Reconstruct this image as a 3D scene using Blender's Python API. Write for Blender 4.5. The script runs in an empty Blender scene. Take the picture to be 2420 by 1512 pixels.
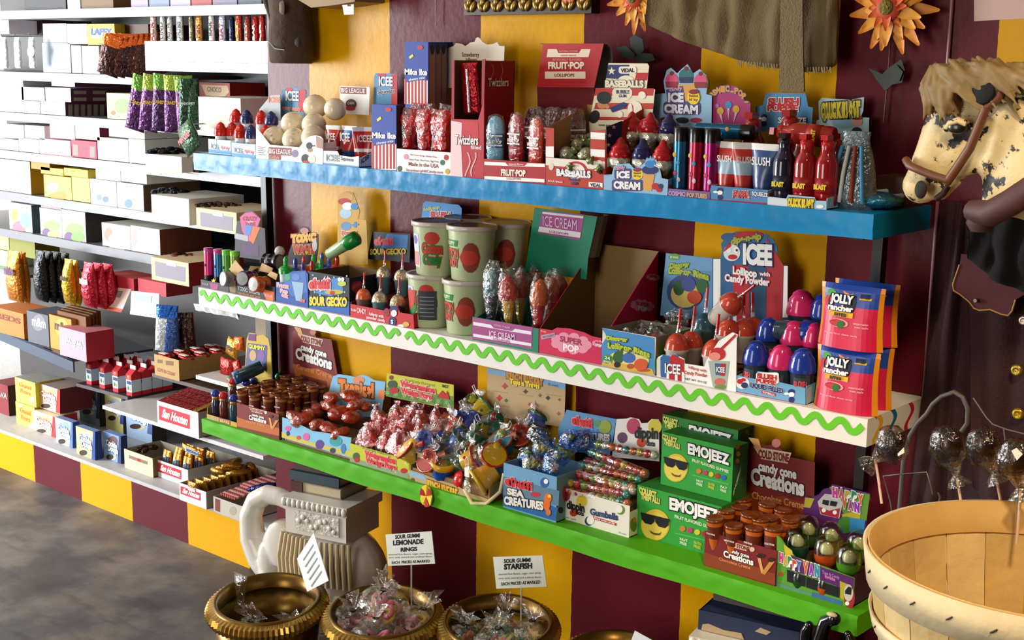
import bpy, math, random
from mathutils import Vector, Matrix
C=bpy.context.scene.collection
SC=bpy.context.scene
W=.305                                   # width of one painted wall stripe
# ---- camera (solved from the stripes and shelf edges) ----
CAM=Vector((2.4766,-2.3517,1.4908)); CR=Vector((.749639,.661719,.012964)); CU=Vector((-.134083,.132659,.982051)); CF=Vector((-.648122,.737922,-.188171)); FP=3198.85
cd=bpy.data.cameras.new('camera'); cam=bpy.data.objects.new('camera',cd); C.objects.link(cam)
cd.sensor_width=36; cd.lens=36*FP/2420; cd.clip_start=.05; cd.clip_end=60
mw=Matrix.Identity(4)
for i in range(3):
    mw[i][0]=CR[i]; mw[i][1]=CU[i]; mw[i][2]=-CF[i]; mw[i][3]=CAM[i]
cam.matrix_world=mw; SC.camera=cam
def at(px,py,X=None,Y=None,Z=None):      # the point of a plane X/Y/Z = const seen at a photo pixel
    d=CF+CR*((px-1210)/FP)-CU*((py-756)/FP)
    if X is not None: t=(X-CAM.x)/d.x
    elif Y is not None: t=(Y-CAM.y)/d.y
    else: t=(Z-CAM.z)/d.z
    return CAM+d*t
def lineX(px,Y,Z):
    a=CR-CF*((px-1210)/FP); return CAM.x-((Y-CAM.y)*a.y+(Z-CAM.z)*a.z)/a.x
def topZ(X,Y,py):
    a=CU+CF*((py-756)/FP); return CAM.z-((X-CAM.x)*a.x+(Y-CAM.y)*a.y)/a.z
def sz(P): return (P-CAM).dot(CF)/FP     # metres per pixel at a point
# ---- materials ----
_m={}
def lin(h):
    if isinstance(h,str):
        c=[int(h[i:i+2],16)/255 for i in (0,2,4)]
        return tuple((x/12.92 if x<=.04045 else ((x+.055)/1.055)**2.4) for x in c)+(1,)
    return tuple(h)+(1,)
def M(h,rough=.45,metal=0,var=.08,vs=30,bump=0,bs=60,spec=.5,em=0,coat=0,name=None):
    k=(h,rough,metal,var,vs,bump,bs,spec,em,coat)
    if k in _m: return _m[k]
    m=bpy.data.materials.new(name or 'mat_%s'%h); m.use_nodes=True; n=m.node_tree.nodes; l=m.node_tree.links
    b=n['Principled BSDF']; b.inputs['Roughness'].default_value=rough; b.inputs['Metallic'].default_value=metal
    b.inputs['Specular IOR Level'].default_value=spec; b.inputs['Coat Weight'].default_value=coat
    tc=n.new('ShaderNodeTexCoord'); c=lin(h)
    nz=n.new('ShaderNodeTexNoise'); nz.inputs['Scale'].default_value=vs; nz.inputs['Detail'].default_value=4; l.new(tc.outputs['Object'],nz.inputs['Vector'])
    mx=n.new('ShaderNodeMix'); mx.data_type='RGBA'
    mx.inputs['A'].default_value=tuple(x*(1-var) for x in c[:3])+(1,); mx.inputs['B'].default_value=tuple(min(1,x*(1+var)) for x in c[:3])+(1,)
    l.new(nz.outputs['Fac'],mx.inputs['Factor']); l.new(mx.outputs['Result'],b.inputs['Base Color'])
    if em: l.new(mx.outputs['Result'],b.inputs['Emission Color']); b.inputs['Emission Strength'].default_value=em
    if bump:
        n2=n.new('ShaderNodeTexNoise'); n2.inputs['Scale'].default_value=bs; n2.inputs['Detail'].default_value=3; l.new(tc.outputs['Object'],n2.inputs['Vector'])
        bp=n.new('ShaderNodeBump'); bp.inputs['Strength'].default_value=bump; bp.inputs['Distance'].default_value=.01; l.new(n2.outputs['Fac'],bp.inputs['Height']); l.new(bp.outputs['Normal'],b.inputs['Normal'])
    _m[k]=m; return m
def G(h,rough=.18,**k): return M(h,rough,coat=.3,**k)                     # shiny plastic / candy
def FOIL(h,rough=.22): return M(h,rough,metal=.55,bump=.5,bs=90)          # crinkled wrapper
def PAPER(h): return M(h,.55,var=.04,spec=.3)
def FILM(h='ffffff',a=.22,bs=70,bump=.6,fm=.36):                                  # clear cellophane
    k=('film',h,a,bs,bump,fm)
    if k in _m: return _m[k]
    m=bpy.data.materials.new('cellophane_'+h); m.use_nodes=True; n=m.node_tree.nodes; l=m.node_tree.links; n.clear()
    o=n.new('ShaderNodeOutputMaterial'); t=n.new('ShaderNodeBsdfTransparent'); g=n.new('ShaderNodeBsdfGlossy'); x=n.new('ShaderNodeMixShader')
    t.inputs[0].default_value=lin(h); g.inputs[0].default_value=(1,1,1,1); g.inputs['Roughness'].default_value=.12
    tc=n.new('ShaderNodeTexCoord'); z=n.new('ShaderNodeTexNoise'); z.inputs['Scale'].default_value=bs; z.inputs['Detail'].default_value=4; l.new(tc.outputs['Object'],z.inputs['Vector'])
    bp=n.new('ShaderNodeBump'); bp.inputs['Strength'].default_value=bump; bp.inputs['Distance'].default_value=.02; l.new(z.outputs['Fac'],bp.inputs['Height']); l.new(bp.outputs['Normal'],g.inputs['Normal'])
    lw=n.new('ShaderNodeLayerWeight'); lw.inputs['Blend'].default_value=.35; l.new(bp.outputs['Normal'],lw.inputs['Normal'])
    mp=n.new('ShaderNodeMath'); mp.operation='MULTIPLY_ADD'; mp.inputs[1].default_value=fm; mp.inputs[2].default_value=a*.5; l.new(lw.outputs['Facing'],mp.inputs[0])
    l.new(mp.outputs[0],x.inputs[0]); l.new(t.outputs[0],x.inputs[1]); l.new(g.outputs[0],x.inputs[2]); l.new(x.outputs[0],o.inputs[0])
    _m[k]=m; return m
# ---- mesh collector (world coordinates; build() makes ONE mesh object) ----
_tx={}
def textmesh(s,off):
    k=(s,off)
    if k in _tx: return _tx[k]
    cu=bpy.data.curves.new('t','FONT'); cu.body=s; cu.size=1; cu.offset=off; cu.resolution_u=3; cu.fill_mode='FRONT'
    o=bpy.data.objects.new('t',cu); C.objects.link(o); bpy.context.view_layer.update()
    me=o.to_mesh(); vs=[(v.co.x,v.co.y) for v in me.vertices]; fs=[tuple(p.vertices) for p in me.polygons]; o.to_mesh_clear()
    bpy.data.objects.remove(o); bpy.data.curves.remove(cu)
    _tx[k]=(vs,fs); return _tx[k]
class MB:
    def __init__(s): s.v=[];s.f=[];s.mi=[];s.sm=[];s.ms=[]
    def add(s,vs,fs,m,sm=0):
        b=len(s.v); s.v+=[tuple(v) for v in vs]
        if m not in s.ms: s.ms.append(m)
        i=s.ms.index(m)
        for f in fs: s.f.append([b+x for x in f]); s.mi.append(i); s.sm.append(sm)
        return s
    def box(s,x0,y0,z0,x1,y1,z1,m):
        vs=[(x,y,z) for z in (z0,z1) for y in (y0,y1) for x in (x0,x1)]
        return s.add(vs,[(0,1,5,4),(1,3,7,5),(3,2,6,7),(2,0,4,6),(4,5,7,6),(2,3,1,0)],m)
    def obox(s,P,ux,uy,uz,m):                # box spanned by three vectors from a corner
        P=Vector(P); ux=Vector(ux);uy=Vector(uy);uz=Vector(uz)
        vs=[P+ux*i+uy*j+uz*k for k in (0,1) for j in (0,1) for i in (0,1)]
        return s.add(vs,[(0,1,5,4),(1,3,7,5),(3,2,6,7),(2,0,4,6),(4,5,7,6),(2,3,1,0)],m)
    def prism(s,pts,n,m,mb=None):            # polygon (3-D points) thickened along vector n
        k=len(pts); n=Vector(n); a=[Vector(p) for p in pts]; b=[p+n for p in a]
        s.add(a+b,[tuple(range(k))]+[(i,i+k,(i+1)%k+k,(i+1)%k) for i in range(k)],m)
        return s.add(b,[tuple(range(k-1,-1,-1))],mb or m)
    def lathe(s,prof,c,m,n=16,ax=None,sm=1,wob=0,ph=0,cap=1):   # prof: (r,h[,mat]) ; ax: axis vector ; wob ribs
        c=Vector(c); ax=Vector(ax or (0,0,1)).normalized()
        a=Vector((1,0,0)) if abs(ax.x)<.9 else Vector((0,1,0)); e1=(a-ax*a.dot(ax)).normalized(); e2=ax.cross(e1)
        vs=[]
        for q in prof:
            for i in range(n):
                t=2*math.pi*i/n+ph; r=q[0]*(1+(wob if i%2 else 0)); vs.append(c+ax*q[1]+(e1*math.cos(t)+e2*math.sin(t))*r)
        for j in range(len(prof)-1):
            fs=[(j*n+i,j*n+(i+1)%n,(j+1)*n+(i+1)%n,(j+1)*n+i) for i in range(n)]
            s._seg(vs,fs,prof[j][2] if len(prof[j])>2 else m,sm,j)
        if not cap or (abs(prof[0][0]-prof[-1][0])<1e-6 and abs(prof[0][1]-prof[-1][1])<1e-6): return s
        if prof[0][0]>1e-5: s.add([vs[i] for i in range(n)],[tuple(range(n-1,-1,-1))],prof[0][2] if len(prof[0])>2 else m)
        if prof[-1][0]>1e-5: s.add([vs[-n+i] for i in range(n)],[tuple(range(n))],m if len(prof[-1])<3 else prof[-1][2])
        return s
    def _seg(s,vs,fs,m,sm,j):
        if j==0 or getattr(s,'_lv',None) is not vs: s._base=len(s.v); s._lv=vs; s.v+=[tuple(v) for v in vs]
        if m not in s.ms: s.ms.append(m)
        i=s.ms.index(m)
        for f in fs: s.f.append([s._base+x for x in f]); s.mi.append(i); s.sm.append(sm)
    def tube(s,pts,r,m,n=8):
        pts=[Vector(p) for p in pts]; k=len(pts); rs=r if isinstance(r,(list,tuple)) else [r]*k; vs=[]
        t0=(pts[1]-pts[0]).normalized(); a=Vector((0,0,1)) if abs(t0.z)<.9 else Vector((1,0,0)); e=(a-t0*a.dot(t0)).normalized()
        for i,p in enumerate(pts):
            t=(pts[min(i+1,k-1)]-pts[max(i-1,0)]).normalized(); e=(e-t*e.dot(t)).normalized(); g=t.cross(e)
            for j in range(n):
                q=2*math.pi*j/n; vs.append(p+(e*math.cos(q)+g*math.sin(q))*rs[i])
        fs=[(i*n+j,i*n+(j+1)%n,(i+1)*n+(j+1)%n,(i+1)*n+j) for i in range(k-1) for j in range(n)]
        s.add(vs,fs,m,1); s.add(vs[:n],[tuple(range(n-1,-1,-1))],m); s.add(vs[-n:],[tuple(range(n))],m); return s
    def ball(s,c,r,m,nu=14,nv=9,amp=0,seed=0,v0=0,v1=1,rot=None):
        c=Vector(c); R=r if isinstance(r,(tuple,list)) else (r,r,r); rd=random.Random(seed); vs=[]
        for j in range(nv+1):
            ph=math.pi*(v0+(v1-v0)*j/nv)
            for i in range(nu):
                q=2*math.pi*i/nu; a=1+amp*(rd.random()-.5)*2*(1 if 0<j<nv else 0)
                d=Vector((R[0]*math.sin(ph)*math.cos(q)*a,R[1]*math.sin(ph)*math.sin(q)*a,R[2]*math.cos(ph)*a))
                vs.append(c+(rot@d if rot else d))
        fs=[(j*nu+i,(j+1)*nu+i,(j+1)*nu+(i+1)%nu,j*nu+(i+1)%nu) for j in range(nv) for i in range(nu)]
        return s.add(vs,fs,m,1 if amp<.12 else 0)
    def build(s,name,parent=None,loc=None):
        org=Vector(parent['_w']) if parent is not None else Vector(loc or (0,0,0))
        me=bpy.data.meshes.new(name); me.from_pydata([tuple(Vector(v)-org) for v in s.v],[],s.f)
        for m in s.ms: me.materials.append(m)
        me.polygons.foreach_set('material_index',s.mi); me.polygons.foreach_set('use_smooth',[bool(x) for x in s.sm]); me.update()
        o=bpy.data.objects.new(name,me); C.objects.link(o)
        if parent is not None: o.parent=parent; o['_w']=tuple(org)
        else: o.location=org; o['_w']=tuple(org)
        return o
def tag(o,label,cat,group=None,kind=None):
    o['label']=label; o['category']=cat
    if group: o['group']=group
    if kind: o['kind']=kind
    return o
def thing(name,label,cat,loc,group=None):
    o=bpy.data.objects.new(name,None); C.objects.link(o); o.location=loc; o['_w']=tuple(loc); o.empty_display_size=.02
    return tag(o,label,cat,group)
def struct(mb,name):
    o=mb.build(name); o['kind']='structure'; o['label']=name.replace('_',' ')+' of the candy shop'; o['category']=name.split('_')[0]; return o
def kids(o): return [x for x in o.children]
def dup(root,loc,label,rot=None,scale=None,group=None):
    r=root.copy(); C.objects.link(r); r.location=loc
    if rot is not None: r.rotation_euler=rot
    if scale: r.scale=(scale,)*3
    r['label']=label
    if group: r['group']=group
    for ch in kids(root):
        c=ch.copy(); C.objects.link(c); c.parent=r
        for g in kids(ch):
            d=g.copy(); C.objects.link(d); d.parent=c
    return r
EPS=.0004
class Pl:                                   # printing on a plane Y=const (faces the aisle) or X=const (right-hand side)
    def __init__(s,mb,Y=None,X=None): s.mb=mb; s.Y=Y; s.X=X; s.n=0
    def p(s,x,y,k=0): return at(x,y,Y=s.Y-EPS*k) if s.Y is not None else at(x,y,X=s.X+EPS*k)
    def q(s,x,y,k): 
        P=s.p(x,y); return P+(Vector((0,-EPS*k,0)) if s.Y is not None else Vector((EPS*k,0,0)))
    def poly(s,pts,m,k=1): s.n+=1; k+=.008*s.n; s.mb.add([s.q(x,y,k) for x,y in pts],[tuple(range(len(pts)))],m); return s
    def rect(s,x0,y0,x1,y1,m,k=1,sl=None):     # sl: pixel slope of the edge (dy/dx); given y at x0
        d=(sl or 0)*(x1-x0); return s.poly([(x0,y0),(x1,y0+d),(x1,y1+d),(x0,y1)],m,k)
    def ell(s,cx,cy,rx,ry,m,k=1,n=18,a=0):
        ca,sa=math.cos(a),math.sin(a)
        return s.poly([(cx+rx*math.cos(t)*ca-ry*math.sin(t)*sa,cy+rx*math.cos(t)*sa+ry*math.sin(t)*ca) for t in [2*math.pi*i/n for i in range(n)]],m,k)
    def star(s,cx,cy,r,m,k=1,n=5,ri=.4,a=-1.57): return s.poly([(cx+r*(1 if i%2==0 else ri)*math.cos(a+math.pi*i/n),cy+r*(1 if i%2==0 else ri)*math.sin(a+math.pi*i/n)) for i in range(2*n)],m,k)
    def text(s,t,x0,y0,x1,y1,h,m,k=2,bold=.015,ol=None,arc=0,lean=0):   # baseline from (x0,y0) to (x1,y1) px, cap height h px
        s.n+=1; k+=.008*s.n; A=s.q(x0,y0,k); B=s.q(x1,y1,k); U=B-A; H=s.q((x0+x1)/2+lean,(y0+y1)/2-h,k)-s.q((x0+x1)/2,(y0+y1)/2,k)
        vs,fs=textmesh(t,bold)
        if not vs: return s
        v0,_=textmesh(t,bold); xa=min(v[0] for v in v0); xb=max(v[0] for v in v0); w=(xb-xa) or 1
        N=Vector((0,-EPS,0)) if s.Y is not None else Vector((EPS,0,0))
        def put(vs,fs,m,o): s.mb.add([A+U*((x-xa)/w)+H*(y/.70+arc*(1-(2*(x-xa)/w-1)**2))+N*o for x,y in vs],fs,m)
        if ol:
            v2,f2=textmesh(t,bold+ol[1]); put(v2,f2,ol[0],-.5)
        put(vs,fs,m,0); return s
    def card(s,pts,th,m,mb=None):            # a card with thickness, outline in pixels
        n=Vector((0,th,0)) if s.Y is not None else Vector((-th,0,0)); s.mb.prism([s.p(x,y) for x,y in pts],n,m,mb); return s
def rrect(x0,y0,x1,y1,r,sl=0):
    o=[]
    for cx,cy,a in ((x1-r,y0+r,-90),(x1-r,y1-r,0),(x0+r,y1-r,90),(x0+r,y0+r,180)):
        for i in range(4): t=math.radians(a+30*i); o.append((cx+r*math.cos(t),cy+r*math.sin(t)+sl*(cx+r*math.cos(t)-x0)))
    return o
BLK=PAPER('15131a'); WHT=PAPER('f2f0ec'); RED=PAPER('b8141c'); KRAFT=PAPER('8a6a45'); NAVY=PAPER('1b2a66'); YEL=PAPER('f0cf2a'); ORG=PAPER('e0661c'); GRN=PAPER('3d9a2c'); BLU=PAPER('2f7ec0'); PNK=PAPER('e04a82')
ZB,ZW,ZG=1.2421,.8851,.5227               # tops of the blue, white and green shelves
YF=-.2238                                   # front edge of the shelves
# ================= the room =================
def stripes():
    m=bpy.data.materials.new('striped_wall_paint'); m.use_nodes=True; n=m.node_tree.nodes; l=m.node_tree.links; b=n['Principled BSDF']
    tc=n.new('ShaderNodeTexCoord'); sx=n.new('ShaderNodeSeparateXYZ'); l.new(tc.outputs['Object'],sx.inputs[0])
    nz=n.new('ShaderNodeTexNoise'); nz.inputs['Scale'].default_value=40; l.new(tc.outputs['Object'],nz.inputs['Vector'])
    wob=n.new('ShaderNodeMath'); wob.operation='MULTIPLY_ADD'; wob.inputs[1].default_value=.004; l.new(nz.outputs['Fac'],wob.inputs[0]); l.new(sx.outputs[0],wob.inputs[2])
    dv=n.new('ShaderNodeMath'); dv.operation='DIVIDE'; dv.inputs[1].default_value=2*W; l.new(wob.outputs[0],dv.inputs[0])
    fr=n.new('ShaderNodeMath'); fr.operation='FRACT'; l.new(dv.outputs[0],fr.inputs[0])
    lt=n.new('ShaderNodeMath'); lt.operation='GREATER_THAN'; lt.inputs[1].default_value=.5; l.new(fr.outputs[0],lt.inputs[0])
    n2=n.new('ShaderNodeTexNoise'); n2.inputs['Scale'].default_value=3; n2.inputs['Detail'].default_value=6; l.new(tc.outputs['Object'],n2.inputs['Vector'])
    def two(a,c):
        x=n.new('ShaderNodeMix'); x.data_type='RGBA'; x.inputs['A'].default_value=lin(a); x.inputs['B'].default_value=lin(c); l.new(n2.outputs['Fac'],x.inputs['Factor']); return x
    ma=two('5a1822','641c28'); ye=two('d89c04','e0a406')
    mx=n.new('ShaderNodeMix'); mx.data_type='RGBA'; l.new(lt.outputs[0],mx.inputs['Factor']); l.new(ma.outputs['Result'],mx.inputs['A']); l.new(ye.outputs['Result'],mx.inputs['B'])
    l.new(mx.outputs['Result'],b.inputs['Base Color']); b.inputs['Roughness'].default_value=.3; b.inputs['Specular IOR Level'].default_value=.12
    n3=n.new('ShaderNodeTexNoise'); n3.inputs['Scale'].default_value=55; n3.inputs['Detail'].default_value=5; l.new(tc.outputs['Object'],n3.inputs['Vector'])
    bp=n.new('ShaderNodeBump'); bp.inputs['Strength'].default_value=.12; bp.inputs['Distance'].default_value=.004; l.new(n3.outputs['Fac'],bp.inputs['Height']); l.new(bp.outputs['Normal'],b.inputs['Normal'])
    return m
SW=stripes()
def concrete():
    m=bpy.data.materials.new('stained_concrete'); m.use_nodes=True; n=m.node_tree.nodes; l=m.node_tree.links; b=n['Principled BSDF']
    tc=n.new('ShaderNodeTexCoord')
    a=n.new('ShaderNodeTexNoise'); a.inputs['Scale'].default_value=2.6; a.inputs['Detail'].default_value=9; a.inputs['Roughness'].default_value=.62; l.new(tc.outputs['Object'],a.inputs['Vector'])
    r=n.new('ShaderNodeValToRGB'); l.new(a.outputs['Fac'],r.inputs[0]); e=r.color_ramp.elements
    e[0].position=.34; e[0].color=lin('2f2f33'); e[1].position=.66; e[1].color=lin('86807a')
    for p,h in ((.46,'4a4a4f'),(.54,'6b6560')): q=e.new(p); q.color=lin(h)
    mp=n.new('ShaderNodeMapping'); mp.inputs['Scale'].default_value=(1,4,1); mp.inputs['Rotation'].default_value=(0,0,.5); l.new(tc.outputs['Object'],mp.inputs[0])
    s=n.new('ShaderNodeTexNoise'); s.inputs['Scale'].default_value=3.2; s.inputs['Detail'].default_value=8; l.new(mp.outputs[0],s.inputs['Vector'])
    r2=n.new('ShaderNodeValToRGB'); r2.color_ramp.elements[0].position=.30; r2.color_ramp.elements[1].position=.42; r2.color_ramp.elements[0].color=(.35,.35,.38,1); l.new(s.outputs['Fac'],r2.inputs[0])
    x=n.new('ShaderNodeMix'); x.data_type='RGBA'; x.blend_type='MULTIPLY'; x.inputs['Factor'].default_value=.85; l.new(r.outputs[0],x.inputs['A']); l.new(r2.outputs[0],x.inputs['B'])
    l.new(x.outputs['Result'],b.inputs['Base Color']); b.inputs['Roughness'].default_value=.5
    bp=n.new('ShaderNodeBump'); bp.inputs['Strength'].default_value=.2; bp.inputs['Distance'].default_value=.01; l.new(a.outputs['Fac'],bp.inputs['Height']); l.new(bp.outputs['Normal'],b.inputs['Normal'])
    return m
XJ=-.479; ZL=.1505; XR0,XR1=-7.0,4.2; YBK=.62
PLAS=M('b9b4aa',.7,bump=.1); DARKW=M('8e8a86',.75)
mb=MB().box(XR0,-3.2,-.1,XR1,.8,0,concrete()); struct(mb,'floor')
mb=MB().box(XR0,-3.2,2.9,XR1,.8,3,PLAS); struct(mb,'ceiling')
mb=MB(); mb.box(XJ,0,0,2.9,.1,2.9,SW); mb.box(XR0,0,0,XJ,.03,ZL-.002,SW)
mb.box(XR0,0,2.55,XJ,.1,2.9,SW); struct(mb,'wall_back')
mb=MB(); 
q=[(XR0,.012),(XJ,.012)]; mb.box(XR0,-.004,ZL-.012,XJ,YBK,ZL,M('b4b2b4',.55,bump=.25,bs=25)); struct(mb,'trim_1')['label']='grey concrete ledge under the left candy shelves'
mb=MB().box(XR0,YBK,0,XJ+.1,YBK+.1,2.9,M('a8a39b',.7)); struct(mb,'wall_left_alcove')
mb=MB().box(XJ,.1,0,XJ+.1,YBK,2.9,M('66202c',.5)); struct(mb,'wall_alcove_side')
mb=MB().box(XR1,-3.2,0,XR1+.1,.8,2.9,M('6e2430',.5)); struct(mb,'wall_right')
mb=MB().box(XR0-.1,-3.2,0,XR0,.8,2.9,PLAS); struct(mb,'wall_left')
# striped return of the wall right of the shelf; a pink tube paints the corner's highlight
mb=MB(); x=at(2240,150,Y=-.004).x; mb.box(2.9,-.0,0,XR1,.1,2.9,SW); struct(mb,'wall_back_right')
P0=at(2249,0,Y=-.006); mb=MB().tube([(P0.x,-.004,0.2),(P0.x,-.004,2.89)],.0035,M('a06a78',.3)); struct(mb,'trim_2')['label']='pink tube painting the highlight on the lit corner of the maroon wall'
# shop-front window
WX0,WX1,WZ0,WZ1=-6.8,-3.5,.2,2.55
mb=MB(); YW=-3.1; mb.box(XR0,YW-.1,0,WX0,YW,2.9,PLAS); mb.box(WX1,YW-.1,0,.2,YW,2.9,PLAS); mb.box(1.2,YW-.1,0,XR1,YW,2.9,PLAS); mb.box(.2,YW-.1,2.12,1.2,YW,2.9,PLAS); mb.box(WX0,YW-.1,0,WX1,YW,WZ0,PLAS); mb.box(WX0,YW-.1,WZ1,WX1,YW,2.9,PLAS); struct(mb,'wall_front')
mb=MB()
for a,b_,c,d in ((WX0,WZ0,WX0+.05,WZ1),(WX1-.05,WZ0,WX1,WZ1),(WX0,WZ0,WX1,WZ0+.05),(WX0,WZ1-.05,WX1,WZ1)): mb.box(a,YW-.07,b_,c,YW-.03,d,M('e8e6e0',.5))
struct(mb,'window_1')
mb=MB()
for a,b_,c,d in ((.2,0,.25,2.12),(1.15,0,1.2,2.12),(.25,2.07,1.15,2.12),(.25,0,1.15,.2)): mb.box(a,YW-.07,b_,c,YW-.03,d,M('e8e6e0',.5))
struct(mb,'door_1')  # unseen door frame, added to house the front fill
# ---- light: daylight through the shop window, an added front fill, warm ceiling lamps over the aisle ----
def area(name,loc,rot,sx,sy,e,col):
    d=bpy.data.lights.new(name,'AREA'); d.shape='RECTANGLE'; d.size=sx; d.size_y=sy; d.energy=e; d.color=col
    o=bpy.data.objects.new(name,d); C.objects.link(o); o.location=loc; o.rotation_euler=rot; return o
area('window_daylight',((WX0+WX1)/2,YW-.02,(WZ0+WZ1)/2),(math.radians(-90),0,math.radians(180)),WX1-WX0-.1,WZ1-WZ0-.1,770,(.93,.97,1))
area('front_fill',(.7,YW+.02,1.2),(math.radians(-90),0,math.radians(180)),.9,1.8,31,(1,.95,.86))  # added fill, brightens the shelf fronts towards the right
sd=bpy.data.lights.new('warm_spot','SPOT'); sd.energy=190; sd.color=(1,.78,.5); sd.spot_size=.75; sd.spot_blend=.7; sd.shadow_soft_size=.12; so=bpy.data.objects.new('warm_spot',sd); C.objects.link(so); so.location=(2.5,-1.75,2.6); so.rotation_euler=(Vector((1.95,-.45,.85))-so.location).to_track_quat('-Z','Y').to_euler()
area('ceiling_lamp_far',(-.6,-1.6,2.85),(0,0,0),1.2,.3,7,(1,.93,.82))
w=bpy.data.worlds.new('world'); SC.world=w; w.use_nodes=True; w.node_tree.nodes['Background'].inputs[0].default_value=(.75,.85,1,1); w.node_tree.nodes['Background'].inputs[1].default_value=.12
SC.view_settings.view_transform='Standard'; SC.view_settings.look='None'; SC.view_settings.exposure=0; SC.view_settings.gamma=1; SC.view_settings.use_curve_mapping=False
# ================= the three wrapped shelves =================
def cloth_shelf(name,label,z,th,x0,x1,m,prints,wr=.004,seed=1,sag=0,freq=14):
    r=thing(name,label,'shelf',((x0+x1)/2,-.11,z)); rd=random.Random(seed)
    mb=MB(); mb.box(x0+.004,YF+.006,z-th+.008,x1-.004,-.003,z-.0015,M('5b4630',.7)); mb.build('board',r)
    mb=MB(); n=160; k=5; vs=[]   # wrapping: top, front skirt with creases
    ph=[rd.uniform(0,6.28) for _ in range(12)]
    def cr(u,v): return sum(math.sin(u*freq*(1+.6*i)+v*(3+i)*(1 if i%2 else -1)+ph[i])/(1+i) for i in range(6))
    for j in range(k+1):
        v=j/k
        for i in range(n+1):
            u=i/n; x=x0+(x1-x0)*u; wv=wr*cr(u*6.28,v*2)*math.sin(math.pi*min(1,v*1.0+.15))
            vs.append((x,YF-.0008-abs(wv)*.6-wr*.3,z-th*v+(sag*math.sin(u*math.pi) if v>.9 else 0)+(wr*.35*math.sin(u*31+ph[2]) if v>.95 else 0)))
    fs=[(j*(n+1)+i,(j+1)*(n+1)+i,(j+1)*(n+1)+i+1,j*(n+1)+i+1) for j in range(k) for i in range(n)]
    mb.add(vs,fs,m,1)
    t=[vs[i] for i in range(n+1)]; mb.add(t+[(p[0],0,z) for p in t],[(i,i+1,n+2+i,n+1+i) for i in range(n)],m)
    bt=[vs[k*(n+1)+i] for i in range(n+1)]; mb.add(bt+[(p[0],YF+.03,z-th) for p in bt],[(i+1,i,n+1+i,n+2+i) for i in range(n)],m)
    for x in (x0,x1):
        i=0 if x==x0 else n; col=[vs[j*(n+1)+i] for j in range(k+1)]
        mb.add(col+[(x,0,p[2]) for p in col],[(j,j+1,k+2+j,k+1+j) if x==x1 else (j+1,j,k+1+j,k+2+j) for j in range(k)],m)
    prints(mb); mb.build('wrapping',r); return r
cloth_shelf('wrapped_shelf','long top shelf wrapped in blue paper against the striped wall',ZB,.0444,-.511,1.424,M('0080b8',.34,spec=.3,var=.12,vs=6,bump=.35,bs=12),lambda mb:None,.0035,3)
def rick(mb):                               # printed green rick-rack waves along the white shelf
    g=PAPER('63c41c'); n=560; X0,X1=-.500,1.428; a=[];per=.0493
    for i in range(n+1):
        x=X0+(X1-X0)*i/n; zc=ZW-.0185; s=math.sin(2*math.pi*(x-X0)/per); s=math.copysign(abs(s)**.9,s)
        a.append((x,zc+.0088*s))
    gap=(lineX(945,YF,ZW),lineX(958,YF,ZW))
    for i in range(n):
        if gap[0]<a[i][0]<gap[1]: continue
        (x0,z0),(x1,z1)=a[i],a[i+1]; t=.0062; y=YF-.0030
        def nm(j):
            p,q=a[max(0,j-1)],a[min(n,j+1)]; d=Vector((q[0]-p[0],0,q[1]-p[1])).normalized(); return Vector((-d.z,0,d.x))*t
        A,B=Vector((x0,y,z0)),Vector((x1,y,z1)); mb.add([A-nm(i),B-nm(i+1),B+nm(i+1),A+nm(i)],[(0,1,2,3)],g)
    for yc,h in ((-.185,'e8b21a'),(-.13,'0c6d92'),(-.06,'c0243e')):   # coloured waves on the end
        m=PAPER(h); k=14
        for i in range(k):
            z0=ZW-.05*i/k; z1=ZW-.05*(i+1)/k; f=lambda z:yc+.012*math.sin((ZW-z)*110); x=1.4372
            mb.add([(x,f(z0)-.007,z0),(x,f(z0)+.007,z0),(x,f(z1)+.007,z1),(x,f(z1)-.007,z1)],[(3,2,1,0)],m)
cloth_shelf('wrapped_shelf','middle shelf wrapped in white paper with green wavy trim',ZW,.05,-.508,1.4365,M('e6e2da',.55,var=.05,vs=8,bump=.15,bs=10),rick,.0012,5)
cloth_shelf('wrapped_shelf','lowest long shelf wrapped in bright green cloth',ZG,.0395,-.51,1.4425,M('50aa0a',.6,spec=.3,var=.06,vs=8,bump=.12,bs=9),lambda mb:None,.0045,9,-.006,9)
# black uprights
PST=M('0b0c10',.4,spec=.4)
def post(pxT,pyT,pxB,pyB,Y,z0,z1,lab,wd):
    a=at(pxT,pyT,Y=Y); b=at(pxB,pyB,Y=Y); k=(b.x-a.x)/(b.z-a.z); f=lambda z:a.x+(z-a.z)*k
    r=thing('shelf_upright',lab,'post',(f(z0),Y,z0),'black uprights of the wrapped shelves')
    mb=MB(); mb.prism([(f(z0)-wd/2,Y-.012,z0),(f(z0)+wd/2,Y-.012,z0),(f(z1)+wd/2,Y-.012,z1),(f(z1)-wd/2,Y-.012,z1)],(0,.022,0),PST); mb.build('tube',r)
    for z in (ZB-.046,ZW-.052):
        mb=MB().box(f(z)-wd*.7,Y-.10,z-.012,f(z)+wd*.7,Y-.013,z,PST); mb.build('bracket',r)
    return r
post(630,430,645,860,-.02,ZG-.04,ZB-.046,'left black upright of the wrapped shelves, beside the maroon pillar',.022)
post(2079,600,2068,735,-.035,.0,ZB-.046,'right black upright under the end of the blue shelf',.02)
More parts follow.
